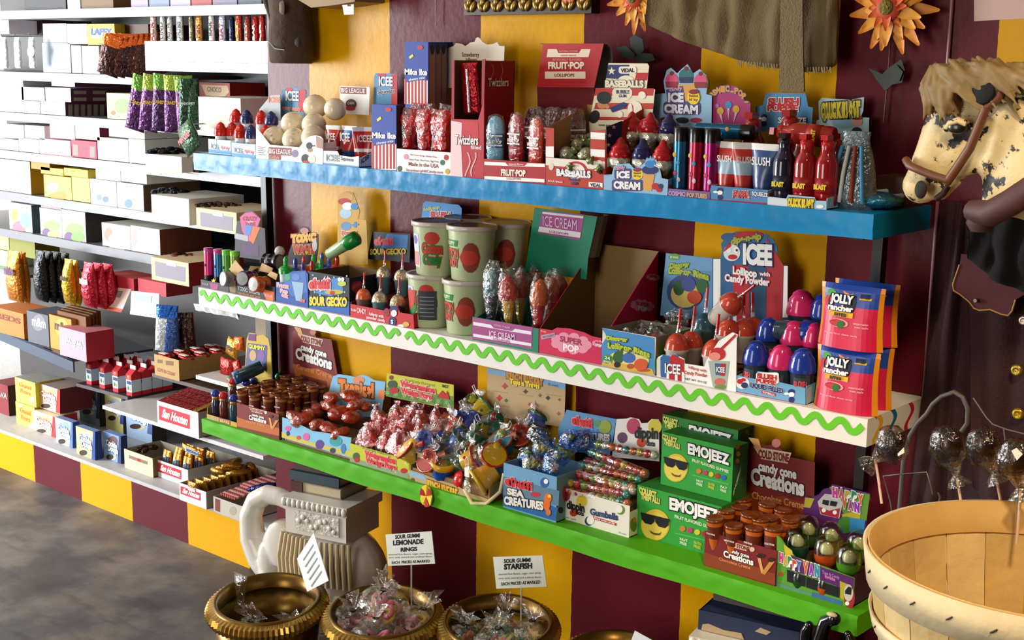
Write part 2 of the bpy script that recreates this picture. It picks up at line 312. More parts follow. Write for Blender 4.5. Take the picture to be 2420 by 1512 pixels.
# ================= kit for the displays =================
def loft(mb,c,rings,m,n=14,ax=None,sm=1):    # rings: (h,rx,ry[,m]) ellipses stacked along z, y is the flat direction
    c=Vector(c); vs=[]
    for q in rings:
        for i in range(n): t=2*math.pi*i/n; vs.append(c+Vector((q[1]*math.cos(t),q[2]*math.sin(t),q[0])))
    for j in range(len(rings)-1):
        mb._seg(vs,[(j*n+i,j*n+(i+1)%n,(j+1)*n+(i+1)%n,(j+1)*n+i) for i in range(n)],rings[j][3] if len(rings[j])>3 else m,sm,j)
    mb.add(vs[:n],[tuple(range(n-1,-1,-1))],rings[0][3] if len(rings[0])>3 else m); mb.add(vs[-n:],[tuple(range(n))],rings[-1][3] if len(rings[-1])>3 else m)
MB.loft=loft
_pr={}
def put(key,make,loc,label,rot=None,scale=None,group=None):
    if key in _pr: return dup(_pr[key],loc,label,rot,scale,group)
    r=make(label); _pr[key]=r; r.location=loc
    if rot is not None: r.rotation_euler=rot
    if scale: r.scale=(scale,)*3
    if group: r['group']=group
    return r
def new(name,label,cat): return thing(name,label,cat,(0,0,0))
class Tray:                                  # open carton: pixel span of its front bottom edge on plane Y, depth d, base z0, front top at pixel yt
    def __init__(s,name,label,xl,xr,Y,d,z0,yt,mf,prints=None,side=None,mi=KRAFT,ms=None,hs=None,hb=None,front=None,cat='candy box',floor=.002,rise=None):
        s.x0=lineX(xl,Y,z0); s.x1=lineX(xr,Y,z0); s.Y=Y; s.d=d; s.z0=z0; s.zt=topZ(s.x0,Y,yt); h=s.zt-z0; s.h=h
        hs=h if hs is None else hs; hb=hs if hb is None else hb; t=.0016; ms=ms or mf
        s.r=thing(name,label,cat,((s.x0+s.x1)/2,Y+d/2,z0)); mb=MB(); x0,x1,zt=s.x0,s.x1,s.zt
        mb.box(x0,Y+t,z0,x1,Y+d,z0+floor,mi)
        pf=Pl(mb,Y=Y)
        if front: pf.card(front,t,mf,mi)
        else: mb.prism([(x0,Y,z0),(x1,Y,z0),(x1,Y,zt),(x0,Y,zt)],(0,t,0),mf,mi)
        for x,n in ((x1,(-t,0,0)),(x0,(t,0,0))):
            mb.prism([(x,Y+t,z0),(x,Y+d,z0),(x,Y+d,z0+hb),(x,Y+t,z0+hs)] if x==x1 else [(x,Y+d,z0),(x,Y+t,z0),(x,Y+t,z0+hs),(x,Y+d,z0+hb)],n,ms,mi)
        mb.prism([(x1,Y+d,z0),(x0,Y+d,z0),(x0,Y+d,z0+hb),(x1,Y+d,z0+hb)],(0,-t,0),ms,mi)
        if prints: prints(pf)
        if side: side(Pl(mb,X=x1))
        s.tray=mb.build('tray',s.r)
        if rise: m2=MB().box(x0+t,Y+d*rise[0],z0+floor,x1-t,Y+d-t,z0+rise[1],mi); m2.build('riser',s.r)
    def head(s,pts,m,prints=None,Y=None,th=.0012,back=KRAFT):
        mb=MB(); Y=s.Y+s.d+.0008 if Y is None else Y; p=Pl(mb,Y=Y); p.card(pts,th,m,back)
        if prints: prints(p)
        return mb.build('header_card',s.r)
    def xy(s,u,v,z=.0025): return Vector((s.x0+(s.x1-s.x0)*u,s.Y+s.d*v,s.z0+z))
def carton(name,label,xl,xr,Y,d,z0,yt,m,prints=None,side=None,ms=None,mt=None,cat='candy box'):  # a closed box
    x0=lineX(xl,Y,z0); x1=lineX(xr,Y,z0); zt=topZ(x0,Y,yt); mb=MB(); mb.box(x0,Y,z0,x1,Y+d,zt,m)
    if ms: mb.add([(x1+.0003,Y,z0),(x1+.0003,Y+d,z0),(x1+.0003,Y+d,zt),(x1+.0003,Y,zt)],[(0,1,2,3)],ms)
    if mt: mb.add([(x0,Y,zt+.0003),(x1,Y,zt+.0003),(x1,Y+d,zt+.0003),(x0,Y+d,zt+.0003)],[(0,1,2,3)],mt)
    if prints: prints(Pl(mb,Y=Y))
    if side: side(Pl(mb,X=x1))
    o=mb.build(name,None,((x0+x1)/2,Y+d/2,z0)); tag(o,label,cat); o['box']=(x0,x1,Y,Y+d,z0,zt); return o
NTH=['first','second','third','fourth','fifth','sixth','seventh','eighth','ninth','tenth','eleventh','twelfth']
def nth(i): return NTH[i]
CLEAR=FILM('ffffff',.2); STK=G('f4f1e8',.4); FILMR=FILM('ff9aa0',.18); FILMB=FILM('bcd8ff',.25)
def waves(p,cx,cy,r,m,k=1):                  # little flower/splash blob
    p.ell(cx,cy,r,r*.8,m,k)
def icee(p,x0,y0,x1,y1,h,k=3): p.text('ICEE',x0,y0,x1,y1,h,WHT,k,.03,(NAVY,.03))
# ================= top (blue) shelf =================
LB=PAPER('8fb6d6'); SKY=PAPER('5d9cc8'); CREAM=PAPER('e8dcc0'); MAR=PAPER('8a3030'); GRY=PAPER('9aa0a0'); DRED=PAPER('7d1018')
def b_tray(lab,xl,xr,Y,yt,txt):
    def f(p):
        w=xr-xl; p.rect(xl+w*.45,yt+4,xr-2,yt+20,WHT,1,.1); p.rect(xl,yt+24,xr,yt+31,SKY,1,.1)
        p.text('ICEE',xl+w*.12,yt+22,xl+w*.5,yt+26,11,PAPER('7a8894'),2); p.text('spray',xl+w*.55,yt+22,xl+w*.95,yt+26,9,PAPER('c05060'),2)
    return Tray('display_tray',lab,xl,xr,Y,.10,ZB,yt,PAPER('c5d6e6'),f,mi=PAPER('b98a5a'),ms=WHT,rise=(.45,.035))
t1=b_tray('pale blue display tray at the far left end of the blue shelf',493,546,-.200,328,'')
t2=b_tray('pale blue display tray of spray candy left of the white baseball carton',548,604,-.221,337,'')
def mk_spray(col):
    def f(lab):
        r=new('spray_candy',lab,'candy'); mb=MB(); mb.lathe([(.0125,0,WHT),(.0135,.006,WHT),(.015,.044,BLU),(.0155,.045,WHT),(.0155,.047)],(0,0,0),WHT,14)
        mb.add([(.0145*math.cos(a),.0145*math.sin(a)-.0008,z) for z in (.012,.036) for a in (-2.3,-1.9,-1.5,-1.1)],[(0,1,5,4),(1,2,6,5),(2,3,7,6)],SKY); mb.build('cup',r)
        mb=MB(); mb.lathe([(.0162,.044),(.0172,.05),(.0165,.055),(.0155,.058),(.0158,.062),(.012,.067),(.0105,.069),(.0095,.073),(.004,.078),(.0,.080)],(0,0,0),G(col),14,wob=.06); mb.build('cap',r); return r
    return f
for i,(px,py,Y,c) in enumerate(((521,284,-.185,'d42018'),(568,290,-.205,'d42018'),(593,288,-.2,'23306e'),(548,286,-.165,'d42018'),(627,290,-.18,'d42018'))):
    P=at(px,py,Y=Y); put('sp'+c,mk_spray(c),(P.x,P.y,ZB+.0025),'%s capped spray candy cup, %s from left of the front row'%('blue' if c[0]=='2' else 'red',nth(sorted([521,568,593,548,627]).index(px))))
for i,(px,py,Y,c) in enumerate(((558,259,-.13,'d42018'),(583,261,-.145,'23306e'),(618,263,-.135,'d42018'),(641,270,-.15,'23306e'))):
    P=at(px,py+12,Y=Y); put('sp'+c,mk_spray(c),(P.x,P.y,ZB+.0355),'%s capped spray candy cup, %s from left of the raised back row'%('blue' if c[0]=='2' else 'red',nth(i)),rot=(0,0,i))
# ICEE cards behind
def f(p):
    p.poly([(662,256),(666,214),(676,208),(680,257)],PAPER('2d6a96')); p.poly([(705,211),(722,212),(719,266),(704,262)],RED); p.ell(684,212,9,6,RED,1); icee(p,676,237,707,238,22); p.text('spray candy',668,258,712,262,9,PAPER('e86a4a'),3,.03,(WHT,.02)); p.rect(688,255,704,264,PAPER('56685f'),2)
mb=MB(); p=Pl(mb,Y=-.095); p.card([(661,285),(663,248),(666,214),(671,208),(694,206),(712,210),(722,212),(724,216),(719,285)],.0015,PAPER('4b87b0'),KRAFT); f(p); mb.build('header_card',t2.r)
mb=MB(); p=Pl(mb,Y=-.115); p.card([(612,285),(613,258),(640,225),(662,224),(663,285)],.0015,PAPER('a8aeb2'),KRAFT); p.text('ICEE',634,241,661,242,12,PAPER('e07a58'),2,.05); mb.build('header_card',t1.r)
# white carton of baseballs
def f(p):
    p.rect(635,347,689,365,MAR,1,.06); p.rect(635,365,664,376,MAR,1,.06); p.text('BIG LEAGUE',637,362,687,365,11,WHT,2,.01); p.ell(697.5,363,8,9,PAPER('7a6f9c'),1); p.text('CHEW',637,374,661,376,7,PAPER('d9a88a'),2)
    for i in range(5): p.rect(610,346+i*4.5,628-(i%2)*4,347.6+i*4.5,PAPER('70757a'),1,.06)
    p.ell(731,344,7,8,BLK,2); p.rect(736,343,745,346,BLK,2); p.ell(733,354,6,6,PAPER('b07a5c'),1); p.ell(722,375,10,11,BLK,1); p.ell(737,376,9,10,PAPER('d8d8cc'),2); p.ell(724,384,8,5,RED,3); p.poly([(747,321),(764,329),(763,352),(748,348)],PAPER('a98272'),1)
bb=Tray('display_carton','white carton with a notched front full of plastic baseballs',605,763,-.222,.15,ZB,300,WHT,f,mi=PAPER('b58a5c'),hs=.05,hb=.06,front=[(605,299),(638,342),(707,348),(724,327),(735,321),(747,320),(757,322),(764,329),(763,389),(605,375)],rise=(.62,.035))
bb.head([(803,203),(874,206),(872,272),(803,268)],WHT,lambda p:(p.rect(805,205,866,221,MAR,1,.03),p.text('BIG LEAGUE',807,218,863,220,10,WHT,2),p.ell(830,246,13,12,PAPER('5a3038'),1),p.text('CHEW',822,247,838,247,6,WHT,2),p.ell(828,256,12,5,RED,2)),Y=-.05)
def mk_ballb(lab):
    r=new('baseball',lab,'ball'); R=.0305; mb=MB(); mb.ball((0,0,0),R,G('efdfc0',.22),22,14); mb.build('shell',r); mb=MB()
    for s in (-1,1):
        pts=[(R*1.0*math.sin(a)*.8*s if 0 else s*(.012+.010*math.cos(2*a)),-math.cos(a)*R*.96*(1-.12*abs(math.cos(2*a))),math.sin(a)*R*.96) for a in [i*.35-1.6 for i in range(10)]]
        pts=[Vector(p).normalized()*R*1.004 for p in pts]
        for a,b in zip(pts,pts[1:]):
            d=(b-a).normalized(); n=((a+b)/2).normalized(); q=d.cross(n)*.003; c=(a+b)/2; mb.tube([c-q+d*.001,c+q+d*.001],.0006,PAPER('c04a40'),4)
    mb.build('stitching',r); return r
for i,(px,py,Y,zz) in enumerate(((649,328,-.185,0),(696,331,-.188,0),(741,325,-.186,0),(692,293,-.150,1),(742,296,-.152,1),(745,252,-.108,2),(792,258,-.115,2))):
    P=at(px,py,Y=Y); put('bball',mk_ballb,P,('small white toy baseball, %s in the bottom row of the white carton','toy baseball in the middle row of the white carton, %s from the left','toy baseball at the top of the white carton, %s of two')[zz]%(nth(i) if zz<1 else nth(i-3) if zz<2 else nth(i-5)),rot=(.4*i,.7*i-1,1.3*i),scale=1 if i<6 else .9)
# ICEE squeeze tubes
def f(p):
    p.text('ICEE',771,379,802,381,14,PAPER('9aa4ae'),2,.03,(NAVY,.02)); p.text('Squeeze',806,378,836,382,9,BLK,2,.01); p.rect(764,384,848,391,PAPER('6f9ac0'),1,.1)
sq=Tray('display_tray','white low display tray of squeeze candy tubes, right of the baseballs',763,848,-.221,.12,ZB,357,WHT,f,front=[(763,356),(797,357),(802,367),(830,371),(848,369),(848,398),(763,390)],hs=.022,hb=.05,side=lambda p:p.text('ICEE',853,388,872,372,11,BLK,2),mi=PAPER('8a5a44'))
sq.head([(883,248),(884,180),(888,173),(933,174),(940,180),(937,250)],PAPER('4b87b0'),lambda p:(p.rect(925,175,939,248,RED,1),p.rect(893,174,912,180,RED,1),icee(p,896,202,929,203,21),p.text('Squeeze',893,222,934,219,10,BLK,3,.02,(WHT,.05))),Y=-.04)
def mk_tube(c1,c2,w,nm,txt,c3='ffffff'):
    def f(lab):
        r=new('squeeze_tube',lab,'candy tube'); h=.088; a,b,c=G(c1,.3),G(c2,.3),G(c3,.3); mb=MB()
        mb.loft((0,0,0),[(.012,w*.30,w*.30,a),(.03,w*.36,w*.30,c),(.038,w*.38,w*.28,b),(.06,w*.44,w*.2,a),(.078,w*.485,w*.07,WHT),(h,w*.5,.0012,WHT)],a,16)
        vs,fs=textmesh(txt,.02); xs=[v[0] for v in vs]; k=w*.62/(max(xs)-min(xs)); mb.add([((x-(max(xs)+min(xs))/2)*k,-w*.26,.062+(y-.35)*k*1.5) for x,y in vs],fs,WHT)
        mb.build('tube',r); mb=MB(); mb.lathe([(w*.2,0),(w*.24,.012),(.001,.0121)],(0,0,0),G('20242c' if c1!='c8281e' else 'e8e4dc'),12); mb.build('cap',r); return r
    return f
for k,(px,key,a) in enumerate(((788,'r',.2),(826,'b',0),(853,'r',1.2),(872,'r',.4))):
    P=at(px,345,Y=-.175+.012*(k%2)); put('sqt'+key,mk_tube('c8281e','b01820',.045,'r','ICEE') if key=='r' else mk_tube('1d5aa6','b01820',.056,'b','ICEE','c8281e'),(P.x,P.y,ZB+.0025),'%s ICEE squeeze tube in the white tray, %s from the left'%('red' if key=='r' else 'blue and red',nth(k)),rot=(0,0,a))
# theatre boxes of chewy candy
MK=PAPER('1f3f9c')
def mike(x0,y0,x1,y1,h):
    def f(p):
        n=7; ys=y0+(y1-y0)*.60
        p.rect(x0,ys,x1,y1,WHT,1,.06)
        for i in range(n):
            a=x0+(x1-x0)*(i+.1)/n; b=a+(x1-x0)*.55/n; p.poly([(a,ys),(b,ys),(b,y1),(a,y1)],RED,2)
        w=x1-x0; ym=y0+(y1-y0)*.5
        p.text('Mike Ike',x0+w*.02,ym+3,x1-w*.01,ym+5,h,WHT,3,.04); p.poly([(x0+w*.1,ym+12),(x1-2,ym+6),(x1-2,ym+15),(x0+w*.1,ym+22)],MK,3); p.text('chewy mix',x0+w*.2,ym+19,x1-w*.1,ym+13,6,WHT,4)
        p.ell(x0+w*.68,y0+w*.22,w*.13,w*.09,RED,2); p.poly([(x0+w*.2,y0+w*.62),(x0+w*.36,y0+w*.5),(x0+w*.4,y0+w*.6),(x0+w*.24,y0+w*.72)],YEL,2)
    return f
KB=PAPER('8a6a50')
carton('theater_box','blue and red striped theater candy box standing at the shelf front by the squeeze tubes',879,937,-.216,.026,ZB,246,MK,mike(879,246,937,399,13),ms=PAPER('3a2a24'),cat='candy box')
for i in range(4):
    Y=-.135+.0262*i; z1=topZ(lineX(956,-.135,ZB),-.135,245)
    carton('theater_box','lower tier theater candy box behind the lollipops, %s from the front'%nth(i),958,1012,Y,.0255,ZB,245,MK,None,ms=KB) if i==0 else carton('theater_box','lower tier theater candy box behind the lollipops, %s from the front'%nth(i),958+13.6*i,1012+13.4*i,Y,.0255,ZB,245-2*i,MK,ms=KB)
    x0=lineX(956.5+13.4*i,Y,z1+.001); x1=lineX(1012+13.4*i,Y,z1+.001); zt=topZ(x0,Y,99); mb=MB(); mb.box(x0,Y,z1+.0008,x1,Y+.0255,zt,MK); mb.add([(x1+.0003,Y+.003,z1),(x1+.0003,Y+.0225,z1),(x1+.0003,Y+.0225,zt-.015),(x1+.0003,Y+.003,zt-.015)],[(0,1,2,3)],KB); mb.ball((x1,Y+.0127,zt-.018),(.0006,.008,.012),PAPER('2a1c18'),10,6)
    if i==0: mike(956,100,1011,245,13)(Pl(mb,Y=Y))
    tag(mb.build('theater_box',None,((x0+x1)/2,Y,z1)),'tall upright theater candy box on the upper tier behind the lollipops, %s from the front'%nth(i),'candy box')
# strawberry lollipop box
def f(p):
    for y,s,a,b,h in ((0,'No Corn Syrup, Gluten Free',970,1033,4),(11,'Dairy Free, Nut Free, Egg Free',966,1037,4),(24,'Made in the USA',966,1037,9),(37,'StrawberryHillCandy.com',960,1047,6)): p.text(s,a,367+y,b,373+y,h,PAPER('8a2a34'),2)
    for x,y,c in ((960,370,'e08aa0'),(1055,372,'b01c24'),(1046,384,'2c6a3a'),(1058,405,'c8a020'),(945,398,'2c5a3a')): p.ell(x,y,5.5,6.5,PAPER(c),2)
lb=Tray('display_carton','low white carton of red lollipops printed Made in the USA',938,1065,-.219,.10,ZB,351,WHT,f,hs=.05,hb=.05,mi=PAPER('a07850'),rise=(.3,.012))
Z=lambda x,y:(900+x/3.779,60+y/3.779)
lb.head([Z(*q) for q in ((600,560),(600,200),(650,185),(668,158),(720,165),(755,185),(800,152),(838,145),(850,112),(868,106),(886,118),(905,146),(950,172),(1000,165),(1040,150),(1058,182),(1105,185),(1090,560))],PAPER('e6dccb'),lambda p:(p.text('Strawberry',*Z(725,278),*Z(880,280),10,PAPER('7a5c48'),2),p.text('lollipops',*Z(760,315),*Z(860,316),7,PAPER('7a5c48'),2)),Y=-.05)
def mk_heart(lab):
    r=new('heart_lollipop',lab,'lollipop'); rd=G('c8101c',.08); mb=MB(); mb.tube([(0,0,0),(0,0,.05)],.0022,STK,6); mb.build('stick',r)
    mb=MB(); 
    for s in (-1,1): mb.ball((s*.0095,0,.104),(.0115,.008,.016),rd,12,8,rot=Matrix.Rotation(.55*s,3,'Y'))
    mb.ball((0,0,.088),(.012,.008,.013),rd,12,8); mb.loft((0,0,.04),[(0,.004,.004),(.008,.011,.008),(.02,.012,.008),(.034,.007,.006),(.044,.004,.004)],rd,12); mb.build('candy',r)
    mb=MB(); mb.loft((0,0,.018),[(0,.005,.004),(.008,.006,.005),(.02,.015,.011),(.05,.0165,.012),(.085,.025,.013),(.108,.021,.009),(.114,.022,.001)],FILMR,14); mb.build('wrapper',r); return r
for i,(px,v,a) in enumerate(((958,.22,.2),(1003,.2,-.1),(1030,.25,.25),(1050,.24,-.2),(985,.62,.1),(1018,.66,-.15),(1045,.7,.3))):
    P=at(px,300,Y=lb.Y+.1*v); put('heart',mk_heart,(P.x,P.y,ZB+(.0025 if v<.3 else .0125)),'red heart lollipop in clear wrap, %s from the left in the %s row'%(nth(i%4),'front' if i<4 else 'back'),rot=(0,a*.4,a),scale=1.05)
# tall twist-candy box with torn window
def f(p):
    p.poly([(1065,420),(1066,285),(1092,290),(1090,340),(1094,420)],PAPER('f0c8cc'),1)
    p.poly([(1093,282),(1130,290),(1132,330),(1092,330)],PAPER('c22a34'),1)
    p.text('Twizzlers',1076,340,1131,342,22,WHT,3,.02,(DRED,.04)); p.text('filled',1113,352,1138,353,9,WHT,2)
    for k in range(2): p.poly([(1104+k*14+6*math.sin(i*.55+k),360+i*7) for i in range(9)]+[(1107+k*14+6*math.sin(i*.55+k),360+i*7) for i in range(8,-1,-1)],PAPER('f0b8bc'),2)
tw=Tray('display_carton','tall red carton of twist candy with a torn window and pink front',1066,1143,-.221,.095,ZB,142,PAPER('b5222e'),f,front=[(1066,275),(1069,281),(1130,283),(1136,262),(1144,230),(1143,423),(1066,417)],mi=PAPER('6b4a38'),ms=PAPER('96141e'),
  side=lambda p:(p.text('Twizzlers',1153,204,1201,203,19,WHT,3,.02,(DRED,.04)),[p.poly([(1160+k*22+5*math.sin(i*.6),150+i*6) for i in range(8)]+[(1162+k*22+5*math.sin(i*.6),150+i*6) for i in range(7,-1,-1)],PAPER('d86a70'),2) for k in range(2)]))
mb=MB(); p=Pl(mb,Y=tw.Y); 
p.card([(1068,142),(1074,142),(1073,281),(1067,278)],.0016,PAPER('96141e'),KRAFT); mb.build('front_flap',tw.r); mb=MB(); p=Pl(mb,Y=tw.Y); p.card([(1139,140),(1147,139),(1144,231),(1138,250)],.0016,PAPER('96141e'),KRAFT); mb.build('front_flap',tw.r)
def mk_pack(lab):
    r=new('twist_candy_pack',lab,'candy pack'); mb=MB(); mb.loft((0,0,0),[(0,.021,.002),(.008,.022,.008),(.085,.022,.009),(.1,.021,.006),(.108,.024,.001)],FOIL('a81020'),14); mb.build('wrapper',r)
    mb=MB(); mb.tube([(0,-.0092,.004),(.0015,-.0102,.05),(0,-.0086,.095)],.0035,FOIL('e8d0d4',.15),6); mb.build('seam',r); return r
for i,(u,v,dz) in enumerate(((.36,.3,.135),(.72,.45,.12))):
    P=tw.xy(u,v); put('pack',mk_pack,(P.x,P.y,ZB+dz),'shiny red twist candy packet in the carton window, %s of the two'%('left' if i==0 else 'right'),rot=(.05,-.05 if i==0 else .04,.1))
mb=MB().box(tw.x0+.002,tw.Y+.005,ZB+.002,tw.x1-.002,tw.Y+tw.d-.003,ZB+.118,PAPER('5a2a22')); mb.build('riser',tw.r)
# FRUIT POP
def f(p):
    p.rect(1145,382,1288,390,WHT,1,.035); p.poly([(1194,383),(1247,385),(1240,392),(1201,391)],RED,2); p.text('natural flavor',1203,389,1238,390,3.5,WHT,3); p.rect(1145,416,1287,424,WHT,1,.05)
    p.text('FRUIT·POP',1185,414,1243,416.5,14,PAPER('f6e8d8'),3,.05); p.text('LOLLIPOPS',1198,423.5,1231,425,4,MAR,3)
fp=Tray('display_carton','red fruit pop lollipop carton with a tall curved red header',1142,1289,-.221,.12,ZB,375,PAPER('a81420'),f,hs=.05,hb=.12,mi=DRED,rise=(.55,.02))
def f(p):
    p.poly([(1295,116),(1396,116),(1391,135),(1292,135)],PAPER('ecd9c4'),1); p.poly([(1316,116),(1374,116),(1368,125),(1320,125)],PAPER('a81420'),2); p.text('NATURAL COLORS',1322,123,1366,123,4,PAPER('e8a090'),3); p.text('HAND MADE',1325,133,1362,133,4,PAPER('c07060'),2)
    p.text('ARTIFICIALLY FLAVORED',1306,143,1376,143,4.5,PAPER('e89a90'),2); p.text('FRUIT·POP',1296,162,1381,162,15,PAPER('f4e2d0'),2,.05); p.rect(1288,169,1384,186,PAPER('ecd9c4'),1); p.text('LOLLIPOPS',1311,181,1358,181,7,MAR,2,.03)
fp.head([(1283,103),(1427,103),(1404,207),(1269,206)],PAPER('b01622'),f,Y=-.10)
mb=MB(); p=Pl(mb,Y=-.092); p.card([(1269,203),(1404,205),(1402,300),(1272,300)],.002,PAPER('6a0c16'),KRAFT); mb.build('header_back',fp.r)
x=at(1427,103,Y=-.10).x; mb=MB(); zt=at(1427,103,Y=-.10).z; xb=at(1404,206,Y=-.10).x; zb=at(1404,206,Y=-.1).z
pts=[(-.100,zt),(-.085,zt-.002),(-.068,zt-.012),(-.058,zt-.03),(-.055,zt-.06),(-.058,zb-.02),(-.064,zb-.05)]
vs=[]; 
for y,z in pts: k=(z-zb)/(zt-zb); X=xb+(x-xb)*max(0,min(1,k)); X0=at(1269,206,Y=-.1).x+.004; vs+=[(X0,y,z),(X,y,z)]
mb.add(vs,[(2*i,2*i+1,2*i+3,2*i+2) for i in range(len(pts)-1)],PAPER('8a8478')); mb.build('curled_back',fp.r)
def mk_pop(c1,c2,bag='ffffff'):
    def f(lab):
        r=new('fruit_pop',lab,'lollipop'); mb=MB(); mb.box(-.0055,-.0012,0,.0055,.0012,.04,M('d8b98a',.6)); mb.build('stick',r)
        mb=MB(); mb.loft((0,0,.034),[(0,.014,.006),(.004,.0185,.0095),(.07,.019,.0098),(.085,.0165,.009),(.094,.010,.006),(.097,.002,.001)],G(c1,.15),16); mb.build('candy',r)
        mb=MB(); mb.loft((0,0,.064),[(0,.0196,.0104),(.03,.0198,.0106)],PAPER(c2),16); 
        vs,fs=textmesh('FRUIT POP',.03); xs=[v[0] for v in vs]; k=.032/(max(xs)-min(xs)); mb.add([((q-(max(xs)+min(xs))/2)*k,-.0112,.0765+(y-.35)*k*1.4) for q,y in vs],fs,WHT)
        for z in (.068,.088): mb.box(-.017,-.011,z,.017,-.0104,z+.003,WHT)
        mb.build('label_band',r); mb=MB(); mb.loft((0,0,.026),[(0,.007,.005),(.006,.020,.0115),(.08,.0215,.0125),(.105,.016,.009),(.110,.003,.002)],FILM(bag,.2),16); mb.build('wrapper',r); return r
    return f
for i,(px,v,c,dz,a) in enumerate(((1171,.13,'a',0,.5),(1221,.15,'b',.006,0),(1268,.13,'c',0,-.1))):
    P=fp.xy(0,v); P=at(px,330,Y=P.y); cc={'a':('7fc4e6','2a6f9c'),'b':('b01426','8c1020'),'c':('d8452a','c0481e')}[c]
    put('pop'+c,mk_pop(*cc),(P.x,P.y,ZB+.0025+dz),'%s ice-pop shaped lollipop at the front of the fruit pop carton'%{'a':'pale blue','b':'tall dark red','c':'orange red'}[c],rot=(0,0,a))
for i,px in enumerate((1255,1277,1300,1322,1343,1366)):
    P=at(px,260,Y=fp.Y+.095); put('popd',mk_pop('5a1a1c','6a2420'),(P.x,P.y,ZB+.021),'wrapped dark red ice-pop lollipop, %s from the left of the back row'%nth(i),rot=(0,.03*(-1)**i,.2*i),scale=.98)
# ---- baseballs bubble gum ----
U=lambda x,y:(1380+x/3.27,120+y/3.27)
ORR=PAPER('b8301c')
def f(p):
    p.poly([(1290,346),(1309,346),(1309,372),(1290,370)],WHT,1); p.poly([(1290,372),(1430,382),(1430,402),(1290,390)],PAPER('e6ddd0'),1)
    p.ell(1361,402,28,21,RED,1); p.ell(1361,405,22,19,PAPER('ece4d8'),2); p.text('BASEBALLS',1316,414,1397,420,15,WHT,4,.06,(NAVY,.05)); p.text('BUBBLE',1345,426,1370,428,7,NAVY,4,.03); p.text('GUM',1350,436,1366,437,7,NAVY,4,.03)
    p.poly([(1392,430),(1425,432),(1425,443),(1392,441)],WHT,3); p.text('VIDAL',1396,440,1421,442,8,BLK,4,.03); p.ell(1416,389,9,11,PAPER('e6ddd0'),2); p.ell(1303,393,6,9,PAPER('d8cfc4'),2); p.text('SOUR BALLS',1296,429,1330,432,4,WHT,3)
    p.poly([(1396,312),(1430,314),(1430,330),(1396,328)],WHT,1); p.poly([(1396,352),(1430,354),(1430,372),(1396,370)],WHT,1)
def s(p):
    p.poly([(1432,300),(1470,285),(1468,345),(1434,364)],NAVY,1)
    for x,y in ((1450,300),(1440,320),(1437,342)): p.star(x,y,6,WHT,2)
    p.poly([(1434,374),(1460,360),(1460,382),(1434,396)],PAPER('e6ddd0'),1)
bg=Tray('display_carton','stars and stripes carton of foil wrapped baseball bubble gum with red medallion',1290,1430,-.221,.13,ZB,301,ORR,f,s,mi=PAPER('a88458'),hs=.115,hb=.16,
   front=[(1290,301),(1309,303),(1309,388),(1330,391),(1338,384),(1361,380),(1385,385),(1394,393),(1396,310),(1430,306),(1430,452),(1290,438)])
def f(p):
    p.poly([(1438,153),(1487,153),(1487,188),(1432,185)],NAVY,1); p.star(1446,168,10,PAPER('e8dcc0'),2); p.poly([(1504,172),(1532,172),(1529,190),(1500,190)],RED,1)
    p.poly(rrect(1463,157,1505,174,6),PAPER('ece4d0'),3); p.text('VIDAL',1468,171,1500,170,9,BLK,4,.04); p.ell(1480,190,19,12,PAPER('e8dcc0'),2)
    p.text('BASEBALLS',1431,205,1522,206,15,PAPER('ece0c8'),4,.06,(PAPER('4a3020'),.06))
    for a,b in ((208,226),(243,258),(276,284)): p.poly([(1408,a),(1546,a+1),(1543,b),(1404,b)],ORR,1)
    p.ell(1471,220,24,19,PAPER('e8dcc0'),2); p.text('BUBBLE',1457,221,1488,221,8,NAVY,3,.03); p.text('GUM',1463,230,1481,230,7,NAVY,3,.03)
    p.ell(1428,231,17,15,BLK,3); p.ell(1424,247,12,10,PAPER('c98a5a'),2); p.ell(1436,252,5,5,PAPER('c98a5a'),2); p.ell(1405,276,12,16,PAPER('2a2020'),2,a=.4); p.poly([(1442,255),(1474,241),(1483,246),(1478,255),(1448,266)],NAVY,3); p.ell(1501,257,17,19,PAPER('efe6d2'),3); p.ell(1518,225,9,9,PAPER('efe6d2'),3); p.ell(1465,270,8,8,PAPER('efe6d2'),3)
    p.poly([(1492,243),(1497,250),(1498,262),(1494,271),(1496,262),(1495,251)],RED,4); p.text('sweet gum inside',1415,297,1460,299,5,BLK,2)
bg.head([(1438,149),(1530,150),(1534,156),(1528,209),(1548,211),(1540,290),(1540,330),(1394,330),(1392,290),(1408,208),(1429,208)],PAPER('e8dcc0'),f,Y=-.10)
def mk_foil(lab):
    r=new('foil_gumball',lab,'candy'); mb=MB(); mb.ball((0,0,0),(.017,.014,.012),FOIL('a9a58c',.15),12,8,.1,4); mb.build('foil',r); mb=MB()
    for s in (-1,1): mb.loft((s*.022,0,-.005),[(0,.006,.008),(.005,.009,.003),(.010,.006,.009)],FOIL('7d8a5c',.15),8); mb.build('twist',r); mb=MB()
    return r
k=0
for v,z in ((.16,.035),(.2,.062),(.45,.078),(.7,.088)):
    for u in (.2,.5,.8):
        P=bg.xy(u+.04*k%.1,v); put('foil',mk_foil,(P.x,P.y,ZB+z),'foil wrapped bubble gum ball in the baseball carton, %s from the front'%nth(k),rot=(.3*k,.2,.9*k),scale=1.25); k+=1
mb=MB().box(bg.x0+.003,bg.Y+.004,ZB+.002,bg.x1-.003,bg.Y+bg.d-.004,ZB+.02,KRAFT); mb.build('riser',bg.r)
